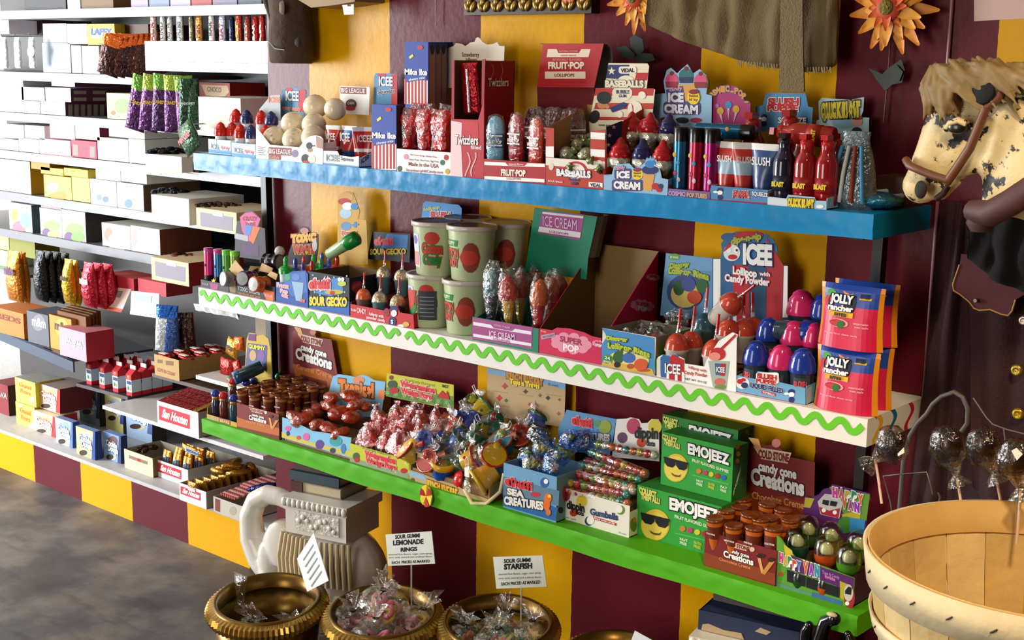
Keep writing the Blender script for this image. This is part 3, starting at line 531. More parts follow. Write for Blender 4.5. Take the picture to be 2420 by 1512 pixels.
# ---- candy ICE CREAM ----
ICB=PAPER('8fb8d6'); PUR=PAPER('4a4478')
def f(p):
    p.text('candy',1455,401,1478,399,8,PAPER('e8a0c0'),3,.03,(PUR,.08)); p.poly(rrect(1452,398,1493,424,6),PUR,1); p.poly(rrect(1446,424,1520,452,7),PUR,1); p.text('ICE',1458,420,1489,420,15,WHT,3,.06); p.text('CREAM',1451,444,1514,448,16,WHT,3,.06)
    p.ell(1507,411,13,14,YEL,2); p.text('Sweet',1498,411,1516,411,5,BLK,3); p.text("N' Icy",1499,418,1515,418,5,BLK,3); p.ell(1507,401,10,5,PAPER('8a2030'),2)
    p.poly([(1520,410),(1548,412),(1540,451),(1521,449)],PAPER('d8a050'),2); p.ell(1537,401,19,11,NAVY,3); p.ell(1538,388,13,9,BLU,3); p.star(1538,380,13,PAPER('6ab0d8'),2,6,.5); p.ell(1549,440,8,8,RED,3); p.ell(1558,447,7,7,RED,3); p.ell(1562,440,5,6,NAVY,3)
ic=Tray('display_tray','pale blue candy ice cream tray with a cone shaped cut-out front',1428,1577,-.222,.12,ZB,414,ICB,f,front=[(1427,413),(1446,412),(1450,395),(1460,388),(1487,386),(1497,397),(1512,394),(1524,384),(1528,373),(1551,377),(1560,401),(1564,421),(1579,424),(1577,466),(1427,453)],hs=.03,hb=.05,rise=(.5,.05))
def f(p):
    for cx,cy,c1,c2,w in ((1588,183,'d85078','9c2840',15),(1622,172,'2a6a6e','2c2c58',17),(1656,184,'d85078','8c2a2a',15)):
        p.ell(cx,cy+6,w,16,PAPER(c1),2); p.poly([(cx-w,cy+10),(cx+w,cy+10),(cx+w-2,cy+24),(cx-w+2,cy+24)],PAPER(c2),3); p.ell(cx,cy-10,4.5,5,PAPER('7a1820'),3)
    p.poly([(1600,200),(1650,198),(1640,235),(1620,240)],PAPER('d8a050'),2); p.poly([(1575,212),(1614,203),(1620,240),(1578,245)],PUR,3); p.poly(rrect(1568,240,1656,271,9),PUR,3)
    p.text('candy',1583,216,1613,212,9,PAPER('e8b0c0'),4,.02); p.text('ICE',1580,240,1617,240,20,PAPER('e8e4f0'),5,.06); p.text('CREAM',1571,265,1651,269,19,PAPER('e8e4f0'),5,.06); p.ell(1640,230,15,17,YEL,4); p.text('Sweet',1629,229,1651,229,6,PAPER('6a3010'),5); p.text("N' Icy",1630,238,1650,238,6,PAPER('6a3010'),5); p.ell(1641,217,12,6,PAPER('8a2030'),4)
    p.ell(1575,282,14,6,PAPER('7a3038'),2); p.ell(1612,284,16,7,BLK,2); p.ell(1645,284,14,6,PAPER('9c2030'),2)
ic.head([U(*q) for q in ((538,335),(628,328),(615,235),(640,150),(672,130),(720,175),(755,140),(800,103),(845,175),(895,140),(945,190),(958,240),(945,335),(988,345),(985,700),(538,700))],ICB,f,Y=-.075)
def mk_cone(c):
    def f(lab):
        r=new('ice_cream_candy',lab,'candy'); mb=MB(); mb.lathe([(.009,0),(.011,.004),(.014,.035),(.017,.05)],(0,0,0),FOIL('a8894a'),14); mb.build('cone',r)
        mb=MB(); mb.ball((0,0,.056),(.0235,.0235,.017),FOIL('d8d6c8',.18),14,8,.07,3); mb.build('cream',r)
        mb=MB(); mb.lathe([(.019,.064),(.0225,.07),(.0215,.077),(.018,.081),(.0185,.085),(.014,.091),(.0095,.095),(.0075,.101),(.003,.106),(0,.107)],(0,0,0),G(c,.12),14,wob=.05); mb.build('swirl',r)
        return r
    return f
for i,(px,v,c) in enumerate(((1466,.18,'c01c22'),(1520,.22,'23285c'),(1568,.18,'c01c22'),(1492,.75,'b81a28'),(1535,.72,'b81a28'),(1580,.75,'23285c'))):
    P=at(px,350,Y=ic.Y+ic.d*v); put('cone'+c,mk_cone(c),(P.x,P.y,ZB+(.0025 if v<.5 else .0505)),'%s swirl ice cream candy, %s from left in the %s row'%('blue' if c[0]=='2' else 'red',nth(i%3),'front' if i<3 else 'back'),scale=.95)
def mk_big(c):
    def f(lab):
        r=new('round_candy_top',lab,'candy'); mb=MB(); mb.ball((0,0,0),.0215,G(c,.12),14,10,v1=.6); mb.build('dome',r); mb=MB(); mb.ball((0,0,0),(.022,.022,.024),FOIL('d8d2bc'),14,6,.05,2,v0=.58,v1=1); mb.build('wrapped_base',r); return r
    return f
for px,py,c,w in ((1530,303,'c01c22','red'),(1585,310,'23285c','dark blue')):
    P=at(px,py,Y=-.125); put('big'+c,mk_big(c),P,'large %s dome ice cream candy lying on top of the others'%w,rot=(.5,1.1,.3))
# ---- cosmic tubes ----
def f(p):
    for i in range(11): t=-2.6+i*.21*1.0; p.text('COSMIC POP'[i] if i<10 and 'COSMIC POP'[i]!=' ' else '.',1719+52*math.cos(t*1.0)-5,262+50*math.sin(t)+4,1719+52*math.cos(t)+5,262+50*math.sin(t)+4,13,PAPER('d89040'),3,.05,(PAPER('4a6a90'),.06))
    for x,y,c in ((1703,262,'c8a028'),(1740,258,'c8a028'),(1722,248,'3a8ab0')): p.ell(x,y,8,9,PAPER(c),2); p.poly([(x-3,y+8),(x+3,y+8),(x+7 if x<1722 else x-7 if x>1722 else x,y+36)],PAPER('d8b0c0'),2)
    for x,y,r_,c in ((1674,252,8,'d8a040'),(1676,276,8,'3c6a98'),(1761,270,7,'b83030'),(1695,250,5,'b060b0')): p.ell(x,y,r_,r_,PAPER(c),2)
    p.rect(1660,291,1706,302,PAPER('c8b8a8'),2)
PKB=PAPER('a8306c')
ct=Tray('display_tray','purple cosmic pop tray of metallic candy tubes with black lids',1577,1677,-.221,.12,ZB,445,PAPER('7d5a94'),lambda p:(p.text('COSMIC',1580,461,1620,464,10,PAPER('c0a0c8'),2,.04),p.text('POP TUBES',1624,465,1672,469,10,PAPER('c8a868'),2,.04)),hs=.02,hb=.03)
ct.head([(1661,305),(1662,243),(1683,240),(1684,222),(1697,206),(1718,200),(1742,205),(1757,222),(1760,238),(1774,243),(1771,305)],PKB,f,Y=-.07)
def mk_ctube(c):
    def f(lab):
        r=new('candy_tube',lab,'candy tube'); mb=MB(); mb.lathe([(.0145,0),(.0145,.003),(.0145,.1)],(0,0,0),M(c,.22,metal=.5,var=.3,vs=60),18); 
        for i,(a,z,q) in enumerate(((-1.9,.075,'d8b040'),(-1.3,.06,'3a8ab0'),(-1.7,.04,'c04060'),(-1.2,.028,'d0c0c8'))): mb.ball((.0146*math.cos(a),.0146*math.sin(a),z),(.005,.001,.005),PAPER(q),8,5)
        mb.build('tube',r); mb=MB(); mb.lathe([(.0152,.1),(.0152,.124),(.0135,.127),(0,.1275)],(0,0,0),G('0c0c10',.25),18); mb.build('lid',r); return r
    return f
for i,(px,c) in enumerate(((1608,'1d6d94'),(1645,'b02440'),(1681,'a01c68'))):
    P=at(px,400,Y=-.195); put('ct'+c,mk_ctube(c),(P.x,P.y,ZB+.0025),'%s metallic candy tube standing with a black lid'%('blue','red','magenta')[i])
P=at(1728,311,Y=-.13); z=P.z
put('ct1d6d94',mk_ctube('1d6d94'),(P.x-.075,P.y,z),'candy tube lying on its side, black lid showing, behind the squeeze tubes',rot=(0,1.5708,0))
for i,px in enumerate((1625,1660,1695)): 
    P2=at(px,330,Y=-.13); put('ct'+('b02440','1d6d94','a01c68')[i],None,(P2.x,P2.y,ZB+.0025),'back row metallic candy tube behind the standing three, %s from left'%nth(i),scale=.82)
# ---- slush puppie squeeze ----
SPB=PAPER('4a86b4')
def slush(p,x0,y0,x1,y1,h,dy):
    p.text('SLUSH',x0,y0,x1,y1,h,RED,4,.06,(WHT,.06)); p.text('PUPPIE',x0-2,y0+dy,x1-2,y1+dy,h*.85,RED,4,.06,(WHT,.06))
def pup(p,x,y,s):                           # a small cap and scarf emblem, plain shapes only
    p.ell(x,y,s*.8,s*.6,NAVY,2); p.ell(x,y+s*.7,s*.7,s*.6,WHT,2); p.ell(x-s*1.2,y+s*.5,s*.6,s*.3,WHT,2); p.ell(x,y+s*1.9,s*.7,s*.7,NAVY,2)
spt=Tray('display_tray','blue and red slush squeeze candy tray with white side edge',1679,1813,-.222,.12,ZB,438,SPB,lambda p:(p.rect(1679,470,1812,477,PAPER('a82048'),1,.07),p.text('SLUSH',1733,458,1770,460,9,RED,3,.05,(WHT,.05)),p.text('PUPPIE',1732,467,1771,469,8,RED,3,.05,(WHT,.05)),p.text('SQUEEZE',1778,461,1815,465,9,WHT,3,.03,(NAVY,.05)),pup(p,1702,449,9)),hs=.025,hb=.04,ms=WHT)
def f(p): slush(p,1816,248,1889,248,16,14); p.text('SQUEEZE',1840,290,1906,291,13,WHT,4,.04,(BLK,.06)); pup(p,1806,275,9)
spt.head([(1784,310),(1786,252),(1803,248),(1808,226),(1815,219),(1904,220),(1910,252),(1921,254),(1917,310)],SPB,f,Y=-.045)
def mk_sl(c1,c2,w):
    return mk_tube(c1,c2,w,'s','SLUSH',c2)
for i,(px,key,w,a) in enumerate(((1719,'c83a34',.042,0),(1759,'c83a34',.042,.6),(1808,'2c4a80',.052,0))):
    P=at(px,400,Y=-.19); put('sl'+key,mk_tube(key,'a8c4d8' if i<2 else '24406e',w,'','SLUSH','c83a34' if i<2 else '24406e'),(P.x,P.y,ZB+.0025),'%s slush squeeze tube, %s of three in the blue tray'%('red' if i<2 else 'dark blue',nth(i)),rot=(0,0,a),scale=1.18)
# ---- quick blast ----
qt=Tray('display_tray','white and blue spray candy tray at the right end of the blue shelf',1813,1953,-.222,.12,ZB,464,PAPER('9cc4e0'),lambda p:(p.poly([(1815,466),(1860,470),(1862,490),(1815,485)],PAPER('d8e0e4'),1),p.text('QUICK BLAST',1862,486,1924,490,17,YEL,4,.1,(PAPER('3a1a10'),.08)),p.ell(1938,488,9,4,WHT,2)),hs=.02,hb=.03,front=[(1814,464),(1858,469),(1862,460),(1925,466),(1928,474),(1953,475),(1953,497),(1813,484)])
def f(p):
    p.text('QUICK BLAST',1940,277,2034,272,30,PAPER('c8b422'),4,.12,(PAPER('2c1408'),.07)); p.ell(1996,290,30,14,PAPER('7fa8b8'),1); p.ell(2026,287,13,12,PAPER('c8927a'),2); p.ell(2026,278,13,6,PAPER('8a2a20'),3); p.ell(2025,312,13,12,BLK,2)
qt.head([(1930,345),(1928,285),(1936,283),(1934,240),(1942,231),(2010,236),(2042,229),(2040,262),(2034,277),(2054,278),(2053,312),(2044,345)],PAPER('a8c4cc'),f,Y=-.03)
def mk_bot(c,cap):
    def f(lab):
        r=new('spray_bottle',lab,'candy bottle'); mb=MB(); mb.lathe([(.017,0),(.0185,.004),(.0185,.065),(.0165,.074),(.0115,.082),(.0105,.092)],(0,0,0),M(c,.1,var=.35,vs=25,coat=.6),18); mb.build('bottle',r)
        mb=MB(); mb.lathe([(.0165,.02),(.0189,.0205),(.0189,.045),(.0165,.0455)],(0,0,0),M(c,.35,var=.5,vs=120),18); 
        vs,fs=textmesh('BLAST',.06); xs=[v[0] for v in vs]; k=.022/(max(xs)-min(xs)); mb.add([((q-(max(xs)+min(xs))/2)*k,-.0195,.028+y*k*1.3) for q,y in vs],fs,YEL); mb.build('label',r)
        mb=MB(); mb.lathe([(.0112,.092),(.0112,.1),(.006,.104),(.006,.112),(.0,.1125)],(0,0,0),G(cap,.2),14); mb.box(-.006,-.014,.104,.006,.004,.112,G(cap,.2)); mb.build('nozzle',r); return r
    return f
for i,(px,c,cap,v) in enumerate(((1853,'1c1c34','14141c',.2),(1903,'a01820','c02020',.2),(1953,'a01820','c02020',.25),(1890,'8c1418','a81c1c',.7),(1970,'6a1418','a81c1c',.75))):
    P=at(px,420,Y=qt.Y+qt.d*v); put('bot'+c+cap,mk_bot(c,cap),(P.x,P.y,ZB+.0025),'%s spray candy bottle, %s from left in the %s row'%('dark blue' if c=='1c1c34' else 'red',nth(i%3),'front' if i<3 else 'back'),scale=1.12)
P=at(1925,322,Y=-.14); put('botlie',mk_bot('a8241c','b82018'),(P.x+.045,P.y-.01,P.z),'red spray bottle lying across the tops of the other bottles',rot=(0,-1.5,.15),scale=1.05)
P=at(1868,300,Y=-.085); put('bot8c1418a81c1c',None,(P.x,P.y,ZB+.0025),'tall red spray bottle at the back in front of the slush card',scale=1.45)
P=at(1780,305,Y=-.085); put('bot8c1418a81c1c',None,(P.x,P.y,ZB+.0025),'tall red spray bottle at the back, left of the slush card',scale=1.38)
# ---- film bag and carton at the right end ----
P=at(2010,480,Y=-.16); r=thing('candy_bag','crumpled silver and blue candy bag leaning beside the spray bottles','candy bag',(P.x,P.y,ZB)); mb=MB()
mb.loft((P.x+.004,P.y,ZB),[(0,.04,.02),(.02,.046,.028),(.08,.038,.02),(.12,.026,.008),(.135,.028,.001)],FOIL('7a8890',.2),14); mb.build('bag',r)
mb=MB()
for i,h in enumerate(('3d86b0','c8d0d0','8a3a30','3d86b0')): mb.tube([(P.x-.03+.022*i,P.y-.0275,ZB+.012),(P.x-.022+.018*i,P.y-.027,ZB+.06),(P.x-.012+.012*i,P.y-.018,ZB+.11)],.004,PAPER(h),6)
mb.build('printed_stripes',r)
x0=lineX(2062,-.10,ZB); mb=MB(); mb.box(x0,-.1,ZB,x0+.06,-.02,ZB+.055,PAPER('4a3222')); o=mb.build('open_carton',None,(x0+.03,-.06,ZB)); tag(o,'small brown carton in the shadow at the back right end of the blue shelf','box')
P=at(2070,470,Y=-.135); r=thing('candy_bag','flat blue and white striped bag lying at the blue shelf corner','candy bag',(P.x,P.y,ZB)); mb=MB(); mb.ball((P.x,P.y,ZB+.016),(.05,.045,.016),FOIL('35809e',.25),14,8,.06,8); mb.build('bag',r); mb=MB()
for i in range(3): mb.tube([(P.x-.04+.03*i,P.y-.03,ZB+.027-.006*abs(i-1)),(P.x-.02+.03*i,P.y+.02,ZB+.03-.006*abs(i-1))],.005,PAPER('a8c0c4'),6)
mb.build('printed_stripes',r)
# ================= middle (white) shelf =================
V=lambda x,y:(440+x/4.087,430+y/4.087)
K=lambda x,y:(500+x/6.05,540+y/6.05)
N=lambda x,y:(860+x/3.437,440+y/3.437)
S=lambda x,y:(1380+x/2.7,520+y/2.7)
Q=lambda x,y:(1240+x/5.215,590+y/5.215)
def cyl(mb,c,R,z0,a0,pts,m,k=1):            # polygon (arc length s, height) laid on an upright cylinder/cone; R = f(z) or number
    vs=[]; lo=min(p[0] for p in pts); hi=max(p[0] for p in pts)
    if hi-lo>.012:                          # wide prints: cut into narrow columns that follow the curve
        N=max(2,int((hi-lo)/.004)); cols=[]
        for i in range(N+1):
            t=min(max(lo+(hi-lo)*i/N,lo+1e-6),hi-1e-6); ys=[]
            for (a,b),(c_,d) in zip(pts,pts[1:]+pts[:1]):
                if (a-t)*(c_-t)<=0 and a!=c_: ys.append(b+(d-b)*(t-a)/(c_-a))
            cols.append((t,min(ys),max(ys)))
        for t,y0,y1 in cols:
            for h in (y0,y1): r=(R(h) if callable(R) else R)+.0005*k; a=a0+t/r; vs.append((c[0]+r*math.cos(a),c[1]+r*math.sin(a),c[2]+z0+h))
        mb.add(vs,[(2*i,2*i+2,2*i+3,2*i+1) for i in range(N)],m); return
    for s_,h in pts:
        r=(R(h) if callable(R) else R)+.0005*k; a=a0+s_/r; vs.append((c[0]+r*math.cos(a),c[1]+r*math.sin(a),c[2]+z0+h))
    mb.add(vs,[tuple(range(len(vs)))],m)
def cyltext(mb,c,R,z,a0,txt,w,h,m,k=2,bold=.03,ol=None):
    v0,_=textmesh(txt,bold); xa=min(v[0] for v in v0); xb=max(v[0] for v in v0)
    for (b,mm,kk) in (([(bold+ol[1],ol[0],k-1)] if ol else [])+[(bold,m,k)]):
        vs,fs=textmesh(txt,b); out=[]
        for x,y in vs:
            zz=z+y/.7*h; r=(R(zz) if callable(R) else R)+.0005*kk; a=a0+((x-xa)/(xb-xa)-.5)*w/r; out.append((c[0]+r*math.cos(a),c[1]+r*math.sin(a),c[2]+zz))
        mb.add(out,fs,mm)
# tube tray at the left end
tt=Tray('display_tray','small black tray of neon candy tubes at left end of the white shelf',475,545,-.215,.12,ZW,660,PAPER('35323e'),lambda p:(p.poly([(495,668),(517,671),(514,684),(499,682)],PAPER('a03a78'),1),p.star(505,663,6,YEL,2),p.text('SOUR',478,672,494,675,5,GRY,2)),hs=.018,hb=.03,mi=BLK)
tt.head([V(*q) for q in ((470,720),(472,540),(490,380),(525,372),(520,335),(570,290),(605,268),(640,275),(680,310),(722,355),(700,430),(760,448),(772,760))],PAPER('2e2a36'),lambda p:(p.poly([V(*q) for q in ((520,340),(575,298),(640,290),(718,355),(685,440),(640,580),(600,570),(540,470))],PAPER('c8487c'),1),p.text('CRAZY',*V(548,370),*V(690,372),9,PAPER('8a1a4a'),2,.05),p.text('candy',*V(585,395),*V(650,395),5,WHT,2),p.text('TUBE',*V(568,420),*V(670,422),8,PAPER('8a1a4a'),2,.05),p.poly([V(*q) for q in ((565,420),(640,420),(620,510),(580,520))],BLU,2),p.poly([V(*q) for q in ((640,430),(715,440),(690,500),(650,600),(610,560))],ORG,1),p.poly([V(*q) for q in ((470,490),(600,520),(600,575),(470,545))],PAPER('a9a3ad'),2),p.poly([V(*q) for q in ((540,600),(700,610),(700,715),(550,700))],PAPER('4a1f5a'),1)),Y=-.06)
def mk_neon(c,l):
    def f(lab):
        r=new('neon_tube',lab,'candy tube'); mb=MB(); mb.lathe([(.0125,0,BLK),(.0125,.028,G(c,.1)),(.0125,.088)],(0,0,0),G(c,.1,var=.2),16); mb.build('tube',r); mb=MB(); mb.lathe([(.013,.088),(.013,.1),(0,.1005)],(0,0,0),G(l,.2),16); mb.build('cap',r)
        mb=MB(); mb.ball((0,-.0125,.055),(.004,.0012,.004),BLK,8,5); mb.build('sticker',r); return r
    return f
for i,(px,c,l) in enumerate(((494,'e0206c','c03a8c'),(517,'1d6fae','c03a8c'),(537,'4f9a30','5fc02c'),(556,'7f9a30','7ad03a'))):
    P=at(px,640,Y=-.19+.004*i); put('neon'+c,mk_neon(c,l),(P.x,P.y,ZW+.0025),'%s neon candy tube, %s from left in the black tray'%(('pink','blue','green','yellow green')[i],nth(i)))
# drum candy carton
db=Tray('display_carton','black carton of candy drums with torn tan flaps, left on the white shelf',541,650,-.215,.12,ZW,658,BLK,lambda p:(p.poly([(541,660),(557,663),(557,692),(543,690)],KRAFT,1),p.text('TOXIC DRUMS',562,684,615,697,8,GRY,2,.05),p.text('hazardously sour candy',562,693,617,705,5,PAPER('d07a3c'),2),p.poly([(617,681),(648,690),(646,712),(630,708)],ORG,1),p.text('SOUR',626,699,645,704,6,PAPER('f0b0a0'),2,.03)),mi=PAPER('6a4e34'),hs=.03,hb=.06)
for nm,pts,y in (('left',((541,636),(556,614),(577,640),(561,655)),-.212),('middle',((612,640),(619,621),(645,634),(640,646)),-.15),('right',((632,650),(640,640),(656,648),(652,662)),-.205),('back',((586,640),(592,628),(616,630),(612,644)),-.12)):
    mb=MB(); Pl(mb,Y=y).card(pts,.0014,PAPER('c09a62'),KRAFT); o=mb.build('torn_flap',db.r)
def mk_drum(c):
    def f(lab):
        r=new('candy_drum',lab,'candy'); m=G(c,.2); mb=MB(); mb.lathe([(.016,0),(.0185,.001),(.019,.004),(.018,.006),(.018,.017),(.0188,.018),(.0188,.021),(.018,.022),(.018,.034),(.019,.036),(.0185,.039),(.016,.04)],(0,0,0),m,20); mb.build('drum',r)
        mb=MB(); mb.lathe([(.0155,.0403),(0,.041)],(0,0,0),M('8c9490',.35,var=.4,vs=200),20); mb.build('lid',r); return r
    return f
for i,(px,py,Y,c,rx,w) in enumerate(((608,658,-.19,'4a1850','1','purple'),(640,672,-.195,'c85a20','1','orange'),(572,660,-.19,'7a7e76','1','silver'),(638,616,-.12,'16161e','0','black'))):
    P=at(px,py,Y=Y); put('drum'+c,mk_drum(c),(P.x-.018 if i!=3 else P.x-.02,P.y,P.z+(-.004 if i==3 else -.002)),'%s candy drum %s the black carton with torn flaps'%(w,'lying in' if i!=3 else 'stacked on top of'),rot=(1.45,0,.25-.2*i) if i!=3 else (0,1.57,.2),scale=1.1 if i!=3 else 1.25)
P=at(661,594,Y=-.10); r=thing('wrapped_ball','clear wrapped silver ball resting behind the black candy drum','candy',(P.x,P.y,P.z-.014)); mb=MB(); mb.ball(P,.014,G('c8c4c0',.1),12,8,.05,3); mb.build('ball',r)
mb=MB(); p=Pl(mb,Y=-.05); p.card([(680,625),(682,598),(690,575),(690,552),(706,551),(707,540),(716,534),(729,537),(733,548),(752,553),(752,585),(747,625)],.0014,PAPER('221e26'),KRAFT)
p.text('TOXIC',688,573,748,568,17,PAPER('d8a82a'),2,.1,(PAPER('a02a20'),.08)); p.text('WASTE',692,598,744,598,17,PAPER('b03a24'),2,.1,(PAPER('d8a82a'),.06)); p.ell(720,545,10,7,PAPER('b87a6a'),2); p.ell(744,580,6,14,PAPER('b8b4b0'),2); mb.build('header_card',db.r)
# freeze bottles
def f(p):
    p.poly([(672,648),(722,642),(727,690),(690,700),(672,672)],PAPER('3a68b4'),1); p.poly([(690,665),(718,668),(714,712),(700,710)],PAPER('8fb0cc'),2); p.ell(700,655,9,8,PAPER('5a7ac0'),2); p.ell(680,655,7,8,PAPER('3a9a6a'),2)
    p.text('Freeze',655,677,683,681,9,PAPER('e8a0a8'),3,.06,(WHT,.05)); p.text('Pop',663,690,681,693,8,PAPER('e8a0a8'),3,.06,(WHT,.05)); p.text('drink',666,700,682,704,8,PAPER('e8a0a8'),3,.06,(WHT,.05)); p.text('new',710,712,722,715,9,PAPER('e06a5a'),3,.08)
fz=Tray('display_carton','blue freeze pop bottle carton left of the black sour gecko carton',652,727,-.214,.17,ZW,652,PAPER('1c4a9c'),f,front=[(652,666),(672,668),(674,650),(690,641),(722,639),(728,648),(728,727),(652,712)],hs=.05,hb=.05,mi=PAPER('3a2c26'),ms=PAPER('16244a'),rise=(.3,.018))
def mk_fz(c):
    def f(lab):
        r=new('freeze_bottle',lab,'candy bottle'); mb=MB(); mb.lathe([(.012,0),(.015,.004),(.016,.03),(.0165,.034)],(0,0,0),G('c8d8d8',.1),14); mb.build('cup',r); mb=MB(); mb.lathe([(.0185,.034),(.0185,.046),(.012,.052),(.0055,.0525),(.0055,.07),(.003,.077),(0,.078)],(0,0,0),G(c,.2),14); mb.build('nozzle_cap',r); return r
    return f
for i,(px,py,Y,c) in enumerate(((675,606,-.195,'18a83c'),(698,610,-.15,'2a52c0'),(718,606,-.13,'d02a24'),(716,621,-.165,'2a52c0'),(737,617,-.145,'d02a24'),(741,601,-.105,'18a83c'),(758,611,-.115,'18a83c'),(761,598,-.085,'2a52c0'),(778,608,-.1,'2a52c0'),(797,604,-.09,'d02a24'))):
    P=at(px,py,Y=Y); put('fz'+c,mk_fz(c),(P.x,P.y,P.z-.077),'%s freeze bottle nozzle, %s from left behind the blue carton'%({'1':'green','2':'blue','d':'red'}[c[0]],nth(i)))
mb=MB(); x0=lineX(727,-.15,ZW); mb.box(x0,-.15,ZW+.018,x0+.075,-.05,ZW+.02,KRAFT); 
gt=mb.build('carton_insert',fz.r)
P=at(776,602,Y=-.11); Pq=at(846,560,Y=-.09); d=(Pq-P); L=d.length; r=thing('drink_bottle','green capped sour drink bottle tilted across the back of the white shelf','candy bottle',P); ax=d.normalized()
mb=MB(); mb.lathe([(.012,0),(.014,.002),(.0165,L*.62)],P,M('8fae80',.15,var=.4,vs=40,coat=.5),16,ax); mb.build('bottle',r); mb=MB(); mb.lathe([(.018,L*.62),(.019,L*.66),(.019,L*.95),(.012,L),(0,L*1.02)],P,G('0f8a34',.25),16,ax); mb.build('cap',r)
mb=MB(); p=Pl(mb,Y=-.045); p.card([(797,625),(798,480),(800,462),(818,452),(834,455),(842,475),(850,500),(846,517),(866,520),(870,625)],.0016,PAPER('c89a34'),PAPER('3a2c20'))
p.ell(818,465,17,12,PAPER('d8a050'),1); p.ell(814,476,15,8,RED,2); p.ell(822,487,13,9,WHT,2); p.ell(838,488,9,8,BLU,2); p.ell(817,504,14,12,PAPER('a8c4dc'),1); p.text('Freeze',808,556,844,552,10,PAPER('c04a3a'),3,.05,(WHT,.06)); p.text('+',832,540,848,538,16,BLU,2,.06); p.ell(818,534,12,10,PAPER('5a86b8'),1); mb.build('back_card',fz.r)
# SOUR GECKO
BK2=PAPER('14161f')
def f(p):
    p.poly([(729,697),(826,712),(826,745),(729,726)],PAPER('1c5cb0'),1)
    for x,y in ((740,650),(790,655),(820,652),(744,690),(815,690),(757,697),(800,699)): p.ell(x,y,1.8,2.2,PAPER('8fc0e8'),2)
    p.poly([(766,660),(806,656),(812,690),(782,700),(745,692),(752,682)],PAPER('3a7fc0'),1); p.text('efrutti',731,681,781,680,21,PAPER('d02a2e'),4,.08,(PAPER('f0c8cc'),.10))
    p.ell(809,670,10,6,PAPER('b8c43a'),3); p.ell(803,660,4,5,WHT,4); p.ell(811,660,4,5,WHT,4); p.ell(790,690,22,6,PAPER('b8a83a'),2); p.ell(786,692,6,5,RED,3)
    p.text('SOUR GECKO',732,720,821,723,19,YEL,4,.06,(BLK,.06))
sg=Tray('display_carton','open black carton of sour gecko gummies with red and yellow lettering',729,826,-.212,.135,ZW,640,BK2,f,lambda p:(p.ell(843,678,13,14,PAPER('7a2a26'),1),p.text('efrutti',833,684,852,672,10,PAPER('c03a3a'),2,.05)),mi=PAPER('6a4a30'))
sg.head([(880,547),(970,552),(968,620),(868,612)],BK2,lambda p:(p.poly([(915,552),(965,556),(962,590),(900,586)],PAPER('2a68a8'),1),p.text('efrutti',884,578,930,578,18,PAPER('c84a50'),2,.08),p.text('SOUR GECKO',875,601,960,600,13,PAPER('c8a828'),3,.05,(BLK,.05))),Y=-.035)
# slush lollipop cups
def f(p):
    p.text('CANDY',844,738,866,742,11,PAPER('f0b8b8'),2,.05); p.text('lollipop with',873,744,907,751,7,WHT,2); p.text('powder candy',867,752,911,761,7,WHT,2); p.text('SLUSH',830,733,842,736,5,WHT,2)
    p.ell(914,738,7,10,PAPER('8a2a3a'),2); p.ell(932,730,9,8,NAVY,3); p.ell(932,740,7,8,WHT,4); p.ell(928,760,9,12,NAVY,3); p.ell(948,770,8,4,WHT,3); p.text('S',925,764,931,765,9,WHT,5,.04); p.ell(960,766,8,6,PAPER('c8a84a'),3)
sl=Tray('display_tray','red slush tray of dome-capped straw lollipop cups by the cotton candy tubs',828,977,-.218,.14,ZW,718,PAPER('c01a28'),f,hs=.035,hb=.05,mi=PAPER('6a1820'),rise=(.5,.045),front=[(828,718),(880,728),(918,736),(925,722),(940,722),(945,738),(977,744),(979,779),(828,750)])
def mk_cup(c,dome,tip):
    def f(lab):
        r=new('lollipop_cup',lab,'lollipop'); mb=MB(); mb.lathe([(.0125,0),(.0135,.002),(.0175,.038),(.0195,.04),(.0195,.043)],(0,0,0),G(c,.12,var=.2),16); mb.build('cup',r); mb=MB(); mb.ball((0,0,.043),(.0188,.0188,.024),dome,16,6,v1=.5); mb.build('dome',r)
        mb=MB(); mb.tube([(0,0,.062),(.002,0,.075),(.003,0,.09)],[.004,.003,.0022],FILM('ffffff',.35),8); mb.build('twisted_wrap',r); mb=MB(); mb.tube([(.002,0,.074),(.004,0,.105)],.0024,G(tip,.3),7); mb.build('straw',r); return r
    return f
OD=G('d8603a',.08,var=.35,vs=120); SD=FOIL('c8b090',.12)
for i,(px,py,Y,k_) in enumerate(((859,697,-.2,'o'),(897,703,-.2,'b'),(940,713,-.2,'b'),(907,640,-.12,'b'),(949,650,-.12,'b'))):
    P=at(px,py,Y=Y); put('cup'+k_,mk_cup('5f7f86' if k_=='b' else '7a5a50',OD if k_=='o' else SD,'d02020'),(P.x,P.y,ZW+(.0025 if i<3 else .0455)),'%s dome lollipop cup, %s in the %s row of the red tray'%('orange' if k_=='o' else 'blue',nth(i%3),'front' if i<3 else 'raised back'),rot=(0,0,.3*i))
mb=MB(); p=Pl(mb,Y=-.04); p.card([(980,620),(982,530),(995,528),(1000,480),(1006,475),(1084,484),(1091,492),(1088,620)],.0014,PAPER('3f86c4'),KRAFT); p.text('lollipop',1002,498,1040,492,7,PAPER('c8b848'),2,.04); slush(p,1018,512,1065,515,13,13); p.rect(1004,516,1010,545,PAPER('5a2a3a'),2); mb.build('header_card',sl.r)
